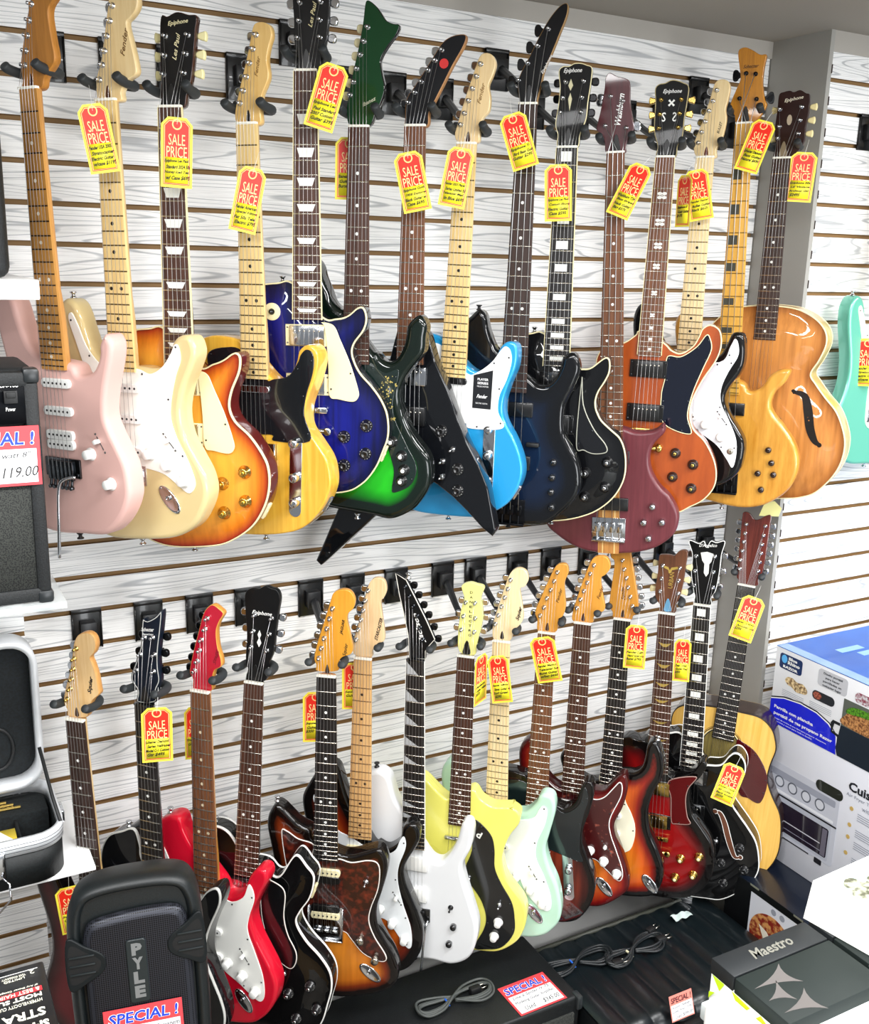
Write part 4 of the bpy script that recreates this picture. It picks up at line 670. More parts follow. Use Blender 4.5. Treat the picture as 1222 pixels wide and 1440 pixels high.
    for (kind, y, m, rot) in py:
        z0 = max(zc, 2.0 if c.get('guard') and not carve else 0)
        bm = bmesh.new(); p2 = None
        if kind == 'sc':
            n2 = 12; o = [(28+7.5*math.cos(-PI/2+PI*q/n2), 8.5*math.sin(-PI/2+PI*q/n2)) for q in range(n2+1)]
            pts = [Vector(p) for p in o]+[Vector((-x, -yy)) for x, yy in o]
            prism(bm, pts, 0, 6.5, 1.2); poles = [(xx, 0) for xx in (-26, -15.6, -5.2, 5.2, 15.6, 26)]; pz = 6.5; pr = 2.2
        elif kind == 'tele':
            n2 = 12; o = [(26+6*math.cos(-PI/2+PI*q/n2), 7*math.sin(-PI/2+PI*q/n2)) for q in range(n2+1)]
            pts = [Vector(p) for p in o]+[Vector((-x, -yy)) for x, yy in o]
            prism(bm, pts, 0, 5.5, 1.5); poles = []; pz = 6; pr = 2
        elif kind in ('hb', 'hbw', 'hbu', 'hbl'):
            if kind != 'hb':
                for yy in ((-9, 9) if kind == 'hbw' else ((9,) if kind == 'hbu' else (-9,))):
                    n2 = 8; o = [(28+6*math.cos(-PI/2+PI*q/n2), yy+8.9*math.sin(-PI/2+PI*q/n2)) for q in range(n2+1)]
                    pts = [Vector(p) for p in o]+[Vector((-x, 2*yy-y_)) for x, y_ in o]
                    prism(bm, pts, 0, 7, 1.2)
                poles = [(xx, yy) for xx in (-25, -15, -5, 5, 15, 25) for yy in ((-9, 9) if kind == 'hbw' else ((9,) if kind == 'hbu' else (-9,)))]; pz = 7; pr = 2.1
            else:
                box(bm, -35, 35, -19, 19, 0, 8, 1.5); poles = [(xx, 9) for xx in (-25, -15, -5, 5, 15, 25)]; pz = 8; pr = 2.1
        elif kind == 'emg':
            box(bm, -35, 35, -19, 19, 0, 8, 3); poles = []; pz = 8; pr = 2
        elif kind == 'bass':
            box(bm, -47, 47, -16, 16, 0, 8, 2); poles = []; pz = 8; pr = 2
        elif kind == 'lip':
            bm2 = None
            tube(bm, [(-36, 0, 5), (-34, 0, 5), (34, 0, 5), (36, 0, 5)], [3, 6, 6, 3], 14); poles = []; pz = 8; pr = 2
        pk = finish(bm, 'pickup', m, root, (0, y+bot, z0)); pk.rotation_euler = (0, 0, rot)
        if kind in ('hbu', 'hbl'):
            bm = bmesh.new(); yy = -9 if kind == 'hbu' else 9; n2 = 8; o = [(28+6*math.cos(-PI/2+PI*q/n2), 8.9*math.sin(-PI/2+PI*q/n2)) for q in range(n2+1)]
            prism(bm, [Vector((x, y_+yy)) for x, y_ in o]+[Vector((-x, yy-y_)) for x, y_ in o], 0, 6.6, 1.2); finish(bm, 'black_coil', BLACK, pk)
        if c.get('ring') and kind in ('hb', 'hbw'):
            bm = bmesh.new(); prism(bm, shape([(-44, -21), (44, -21), (44, 21), (-44, 21)], False), -2.5, 2.6, 1.5)
            for sx in (-1, 1):
                for sy in (-1, 1): lathe(bm, sx*40, sy*15, [(1.8, 2.6), (1.4, 3.4)], 8, 1)
            finish(bm, 'mounting_ring', [c['ring'], DCHROME], pk)
        if poles:
            bm = bmesh.new()
            for x, yy in poles: cyl(bm, x, yy, pz-.5, pz+.5, pr, seg=8)
            finish(bm, 'pole_pieces', c.get('polem', DCHROME if kind != 'hb' else NICKEL), pk)
    # ---- bridge
    bk = c.get('bridge', 'trem'); brm = c.get('brm', CHROME); by = -c.get('by', L)
    zb = B.h(0, by)+(2.2 if False else 0)
    bm = bmesh.new(); sz = 14
    if bk == 'trem':
        box(bm, -36, 36, by-26, by+12, zb, zb+2.5, .8)
        for i in range(6):
            x = -26.5+i*10.6; box(bm, x-4.8, x+4.8, by-20, by+6, zb+2.5, zb+7.5, 1.5)
        for i in range(6): cyl(bm, -26.5+i*10.6, by+9, zb+2.5, zb+4.5, 1.8, seg=8)
    elif bk == 'floyd':
        box(bm, -44, 44, by-22, by+14, zb+1, zb+6, 1.5)
        for i in range(6):
            x = -26.5+i*10.6; box(bm, x-4.8, x+4.8, by-26, by+10, zb+6, zb+13, 1.5)
            tube(bm, [(x, by-24, zb+9), (x, by-40, zb+13)], 2.6, 8); lathe(bm, x, by-40, [(3.5, zb+9), (3.5, zb+16)], 10)
    elif bk == 'tom':
        box(bm, -41, 41, by-6, by+6, zb+6, zb+13, 2)
        for x in (-37, 37): cyl(bm, x, by, zb, zb+10, 5, seg=14)
        for x in (-26, -15.6, -5.2, 5.2, 15.6, 26): box(bm, x-3, x+3, by-4, by+4, zb+12, zb+15, .8)
    elif bk == 'tele':
        box(bm, -41, 41, by-26, by+60, zb, zb+2.5, .8)
        box(bm, -41, -39, by-26, by+60, zb, zb+9); box(bm, 39, 41, by-26, by+60, zb, zb+9); box(bm, -41, 41, by-27, by-25, zb, zb+9)
        for x in (-20, 0, 20): tube(bm, [(x-9, by, zb+7), (x+9, by, zb+7)], 4, 10)
    elif bk == 'bass':
        box(bm, -41, 41, by-36, by+22, zb, zb+3, .8)
        ss = c.get('nst', 4)
        for i in range(ss):
            x = -28+i*56/(ss-1); box(bm, x-7, x+7, by-14, by+10, zb+3, zb+11, 2); tube(bm, [(x, by-34, zb+8), (x, by-14, zb+8)], 2.5, 8)
        box(bm, -41, 41, by-38, by-33, zb+3, zb+13, 1)
    elif bk == 'wood':
        box(bm, -60, 60, by-7, by+7, zb, zb+14, 2); box(bm, -40, 40, by-2.5, by+2.5, zb+14, zb+20, 1)
    elif bk == 'acoustic':
        prism(bm, shape([(-78, by-10), (-40, by-14), (0, by-16), (40, by-14), (78, by-10), (78, by+6), (40, by+12), (-40, by+12), (-78, by+6)], True, 4.), zb, zb+9, 1.5)
    br = finish(bm, 'bridge', brm, root, O)
    sy_end = by; szz = zb+sz
    if bk == 'tom' and c.get('stop', 1):
        bm = bmesh.new(); ys = by-42
        tube(bm, [(-46, ys, zb+8), (-40, ys, zb+9), (0, ys, zb+10), (40, ys, zb+9), (46, ys, zb+8)], [3, 6, 6, 6, 3], 12)
        for x in (-41, 41): lathe(bm, x, ys, [(6, zb), (6, zb+10), (8.5, zb+11), (8.5, zb+14), (6, zb+15.5)], 16)
        finish(bm, 'tailpiece', brm, root, O); sy_end = by-40
    if bk == 'floyd' or c.get('arm'):
        bm = bmesh.new(); a0 = Vector((30, by-10, zb+10))
        a = c.get('arm', [(40, by-12, 12), (38, by-30, 26), (30, by-140, 34)])
        tube(bm, catmull([Vector(p) for p in a], 5, False), 3., 10); finish(bm, 'tremolo_arm', CHROME, br)
    # ---- knobs, switches, jack
    kk = c.get('knob', 'strat'); kmm = c.get('knobm', WHITEP); kms = src(('knob', kk), lambda: knob_mesh(kk), kmm)
    gt = 2.2 if (c.get('guard') and not carve) else 0
    for i, (x, y) in enumerate(D.get('knobs', [])):
        kt = c.get('knobz', gt)
        kn = inst(kms, 'knob', root, (x, y+bot, B.h(x, y)+kt))
        if c.get('knobmark'):
            bm = bmesh.new()
            for q in range(11):
                a = -PI*.8+q*PI*.16-PI/2; x0, y0 = 10.2*math.cos(a), 10.2*math.sin(a)
                bm.faces.new([bm.verts.new((x0+1.1*math.cos(w), y0+1.1*math.sin(w), 3.6)) for w in (0, PI/2, PI, 3*PI/2)])
            finish(bm, 'number_ring', c['knobmark'], kn, smooth=False)
        if c.get('knobtop'):
            bm = bmesh.new(); lathe(bm, 0, 0, [(4.5, 13), (4.2, 16.6), (3, 17.2)], 14); finish(bm, 'knob_cap', c['knobtop'], kn)
    if c.get('plate'):
        (x0, y0), (x1, y1) = D['plate']; a = math.atan2(y1-y0, x1-x0)
        bm = bmesh.new(); Lh = math.hypot(x1-x0, y1-y0)/2; n2 = 10
        o = [(Lh-6+13*math.cos(-PI/2+PI*q/n2)+6, 13*math.sin(-PI/2+PI*q/n2)) for q in range(n2+1)]
        pts = [Vector(p) for p in o]+[Vector((-x, -y)) for x, y in o]
        prism(bm, pts, 0, 1.8, .5); cp = finish(bm, 'control_plate', CHROME, root, ((x0+x1)/2, (y0+y1)/2+bot, 0)); cp.rotation_euler = (0, 0, a)
    if 'switch' in D:
        (x0, y0), (x1, y1) = D['switch']
        a = math.atan2(y1-y0, x1-x0)
        bm = bmesh.new(); box(bm, -14, 14, -.9, .9, 0, .6); lathe(bm, -19, 0, [(2.2, 0), (1.8, 1)], 8); lathe(bm, 19, 0, [(2.2, 0), (1.8, 1)], 8)
        s = finish(bm, 'selector_switch', mat('#4a4a4a', .5), root, ((x0+x1)/2, (y0+y1)/2+bot, gt)); s.rotation_euler = (0, 0, a)
        bm = bmesh.new(); box(bm, -8, 0, -3.5, 3.5, .5, 14, 1.5); finish(bm, 'switch_tip', WHITEP, s)
    for q in D.get('toggle', [])+D.get('toggles', []):
        bm = bmesh.new(); lathe(bm, 0, 0, [(6.5, 0), (6.5, 2.5), (3, 4), (2, 6), (1.8, 16), (2.8, 18), (2, 21)], 14)
        finish(bm, 'toggle_switch', c.get('togm', CHROME), root, (q[0], q[1]+bot, B.h(*q)+gt))
    if 'chip' in D:
        x, y = D['chip'][0]; bm = bmesh.new(); lathe(bm, 0, 0, [(17, 0), (17, 1.3), (16, 1.8)], 28); ch = finish(bm, 'switch_washer', CREAM, root, (x, y+bot, B.h(x, y)))
        bm = bmesh.new(); lathe(bm, 0, 0, [(6, 1.8), (6, 4), (2.2, 6), (2, 14)], 14); finish(bm, 'toggle_switch', DCHROME, ch)
    if 'jack' in D and c.get('jackk', 'boat') == 'boat' and k != 'U3':
        x, y = D['jack'][0]; bm = bmesh.new(); n2 = 24
        rr = []
        for d, z in ((0, -.5), (0, 1.8), (1.5, 2.3), (3.5, 2.2), (6, 1.4), (9, .7), (12, .5)):
            rr.append([bm.verts.new(((31-d*1.7)*math.cos(2*PI*q/n2), (14-d)*math.sin(2*PI*q/n2), z)) for q in range(n2)])
        for a, b in zip(rr, rr[1:]): ringfaces(bm, a, b)
        bm.faces.new(rr[-1])
        lathe(bm, -4, 0, [(5, .5), (5, 3.2), (3.6, 4), (3.4, 3.4)], 14); lathe(bm, 27, 0, [(1.8, 2.2), (1.4, 3)], 8); lathe(bm, -27, 0, [(1.8, 2.2), (1.4, 3)], 8)
        j = finish(bm, 'jack_plate', CHROME, root, (x, y+bot, .4)); j.rotation_euler = (0, 0, math.radians(c.get('jrot', -50)))
    if 'jack' in D and c.get('jackk') == 'round':
        x, y = D['jack'][0]; bm = bmesh.new(); lathe(bm, 0, 0, [(8, 0), (8, 1.4), (6, 2.5), (6, 4), (3.5, 4)], 16); finish(bm, 'jack_socket', NICKEL, root, (x, y+bot, gt))
    if c.get('sidejack'):
        x, y = c['sidejack']; dd = B.kd.find((x, y, 0)); p = B.pts[dd[1]]
        bm = bmesh.new(); box(bm, -4, 4, -17, 17, -8, 8, 2); cyl(bm, 0, 0, -3, 6, 5, seg=12)
        nx = B.pts[(dd[1]+1) % len(B.pts)]-B.pts[dd[1]-1]
        j = finish(bm, 'jack_plate', c.get('sjm', CREAM), root, (p.x, p.y+bot, -th*.5)); j.rotation_euler = (0, 0, math.atan2(nx.y, nx.x)-PI/2)
    # f holes
    for sgn in ((1,) if 'fhole' in D else ()):
        pts = D['fhole']
        for s in (1, -1):
            P = [Vector((x*s, y)) for x, y in pts]; C2 = catmull(P, 5, False); n2 = len(C2); Lf, Rt = [], []
            for i, p in enumerate(C2):
                tt = (C2[min(i+1, n2-1)]-C2[max(i-1, 0)]).normalized(); w = c.get('fw', 6)*(.45+math.sin(PI*i/(n2-1))**1.0)
                nn = Vector((-tt.y, tt.x)); Lf.append(p+nn*w/2); Rt.append(p-nn*w/2)
            for (bmn, grow, z, m) in (('sound_hole_binding', 1.6, .5, c.get('fbm')), ('sound_hole', 0, .9, mat('#100a06', .9) if not c.get('fin') else c['fin'])):
                if m is None: continue
                bm = bmesh.new()
                V1 = [bm.verts.new((p.x, p.y, B.h(p.x, p.y)+z)) for p in [a+(a-b).normalized()*grow for a, b in zip(Lf, Rt)]]
                V2 = [bm.verts.new((p.x, p.y, B.h(p.x, p.y)+z)) for p in [b+(b-a).normalized()*grow for a, b in zip(Lf, Rt)]]
                for i in range(n2-1): bm.faces.new((V1[i], V1[i+1], V2[i+1], V2[i]))
                for e in (C2[0], C2[-1]):
                    rr = 6.0+grow; bm.faces.new([bm.verts.new((e.x+rr*math.cos(q*PI/6), e.y+rr*math.sin(q*PI/6), B.h(e.x, e.y)+z+.1)) for q in range(12)])
                for f in bm.faces:
                    f.normal_update()
                    if f.normal.z < 0: f.normal_flip()
                finish(bm, bmn, m, root, O, smooth=False)
    # ---- strings
    nst = c.get('nst', 4 if c.get('bass') else 6)
    order = posts if side != 'both' else None
    np_ = len(posts)
    for i in range(nst):
        f = i/(nst-1)*2-1
        xn = f*(w0-4); xb = f*(c.get('bsp', 26 if not c.get('bass') else 28))
        if side == 'left': pst = posts[i] if np_ >= nst else posts[i % np_]
        elif side == 'right': pst = posts[nst-1-i]
        else:
            hlf = nst//2
            ls = sorted(posts[:np_//2], key=lambda p: p[1]); rs = sorted(posts[np_//2:], key=lambda p: p[1])
            pst = ls[i] if i < hlf else rs[nst-1-i]
        bm = bmesh.new(); r = (.42 if not c.get('bass') else 1.0)*(1.15-.35*i/(nst-1))
        tube(bm, [(pst[0], pst[1], 4), (xn, 2, 9.8), (xb*.999, by, szz)]+([(xb*.9, sy_end, zb+9)] if sy_end != by else []), r, 4)
        finish(bm, 'string', c.get('strm', STRINGM), root, O)
    # strap buttons
    bm = bmesh.new(); lathe(bm, 0, 0, [(7, 0), (6, 2), (3.5, 4), (3.5, 8), (6.5, 10), (6.5, 12)], 14)
    sb = finish(bm, 'strap_button', c.get('sbm', CHROME), root, (0, 0, -th/2)); sb.rotation_euler = (PI/2, 0, 0)
    if c.get('horn'):
        x, y = c['horn']; q = B.kd.find((x, y, 0)); p = B.pts[q[1]]
        bm = bmesh.new(); lathe(bm, 0, 0, [(7, 0), (6, 2), (3.5, 4), (3.5, 8), (6.5, 10), (6.5, 12)], 14)
        sb = finish(bm, 'strap_button', c.get('sbm', CHROME), root, (p.x, p.y+bot, -th/2)); sb.rotation_euler = (-PI/2, 0, 0)
    if c.get('extra'): c['extra'](root, B, bot, D)
    return root

GU = 'guitars on the upper row of hangers'; GLo = 'guitars on the lower row of hangers'
def hd(c): return mat(c, .42, spec=.25, coat=.12)
def gl(c, **k): return mat(c, .45, coat=1., spec=.08, **k)
def ledge(c1, c2, coat=1.): return wood(c1, c2, .3, coat)
TORT = speckle('#2a0d08', '#6e2616', .07, .46, .72, .3, 1.)
TORTR = speckle('#400a0c', '#b05a48', .06, .6, .75, .3, 1.)
MAPN = wood('#e3c184', '#d2a866', .4, .3); MAPA = wood('#d89a48', '#bf7e2e', .35, .5); BLKN = gl('#0c0c0d'); MAHN = wood('#5a2c1c', '#3c1a10', .4, .5)
def rw(p, rough=.5): return wood(p[0], p[1], rough)
def text_v(s, x, y, w, h, r=PI/2-.2, **k): return (s, x, y, w, h, r, k)

def stripe(root, B, bot, D):
    bm = bmesh.new()
    for i, (x0, x1, mi) in enumerate(((-26, -16, 0), (-16, -13, 1), (-13, 13, 0), (13, 16, 1), (16, 26, 0))):
        box(bm, x0, x1, -947, -655, .1, .7, mi=mi)
    finish(bm, 'centre_stripe', [wood('#c0894a', '#9a6430', .4), wood('#e8c88a', '#d8b070', .4)], root, (0, bot, 0), smooth=False)
def rope(n):
    def f(root, B, bot, D):
        p = D['fhole'] if 'fhole' in D else None
    return f
def sticker(root, B, bot, D):
    p = [Vector(q) for q in D['card']]
    if area(p) < 0: p.reverse()
    bm = bmesh.new(); prism(bm, p, 2.6, 3.0); cd = finish(bm, 'spec_card', mat('#15171c', .4), root, (0, bot, 0), smooth=False)
    cx = sum(q.x for q in p)/4; cy = sum(q.y for q in p)/4
    lettering('card_print', [('PLAYER', cx, cy+24, 24, 5, dict(z=3.1, bold=.02)), ('SERIES', cx, cy+16, 24, 5, dict(z=3.1, bold=.02)), ('TELECASTER', cx, cy+9, 26, 3, dict(z=3.1)),
        ('Fender', cx, cy-12, 24, 8, dict(z=3.1, shear=.4, bold=.02)), ('ELECTRIC GUITAR', cx, cy-27, 26, 3, dict(z=3.1))], mat('#f2f2f2', .5), cd)
def floral(root, B, bot, D):
    bm = bmesh.new(); random.seed(3)
    for i in range(90):
        y = random.uniform(-640, -480); x = 55+12*math.sin(y*.03)+random.uniform(-14, 20)+(20 if y > -520 else 0)
        r = random.uniform(1.2, 3.6); a0 = random.random()*6
        bm.faces.new([bm.verts.new((x+r*math.cos(a0+q*PI/3)*(1 if q % 2 else .5), y+r*math.sin(a0+q*PI/3)*(1 if q % 2 else .5), 2.6)) for q in range(6)])
    for f in bm.faces:
        f.normal_update()
        if f.normal.z < 0: f.normal_flip()
    finish(bm, 'gold_flower_print', mat('#b9a55c', .4), root, (0, bot, 0), smooth=False)
def soundhole(root, B, bot, D):
    x, y = -3, -473
    bm = bmesh.new(); n = 40
    def ann(r0, r1, z, mi):
        a = [bm.verts.new((x+r0*math.cos(2*PI*i/n), y+r0*math.sin(2*PI*i/n), z)) for i in range(n)]; b = [bm.verts.new((x+r1*math.cos(2*PI*i/n), y+r1*math.sin(2*PI*i/n), z)) for i in range(n)]
        for i in range(n): bm.faces.new((a[i], b[i], b[(i+1) % n], a[(i+1) % n])).material_index = mi
    ann(50, 53, .5, 0); ann(53, 55, .5, 1); ann(57, 59, .5, 0); ann(61, 62, .5, 0)
    bm.normal_update()
    for f in bm.faces:
        if f.normal.z < 0: f.normal_flip()
    rs = finish(bm, 'rosette', [mat('#1a1410', .5), CREAM], root, (0, bot, 0), smooth=False)
    bm = bmesh.new()
    bm.faces.new([bm.verts.new((x+50*math.cos(2*PI*i/n), y+50*math.sin(2*PI*i/n), .35)) for i in range(n)])
    finish(bm, 'sound_hole', wood('#8a7a3c', '#5e5024', .8), root, (0, bot, 0), smooth=False)
def tele_ctrl(root, B, bot, D): pass
def bass_rest(root, B, bot, D):
    bm = bmesh.new(); box(bm, 36, 66, -722, -712, 2, 12, 3); finish(bm, 'thumb_rest', BLACKM, root, (0, bot, 0))
def dgd(root, B, bot, D):
    bm = bmesh.new(); box(bm, -28, 28, -870, -852, -34, 6, 2); finish(bm, 'tailpiece', CHROME, root, (0, bot, 0))
def jaglogo(root, B, bot, D): pass
def d_logo(root, B, bot, D):
    lettering('pickguard_logo', [('d', 52, -472, 13, 18, dict(z=2.8, rot=-.4, bold=.03))], WHITEP, root, (0, bot, 0))
def schecter_binding(root, B, bot, D): pass

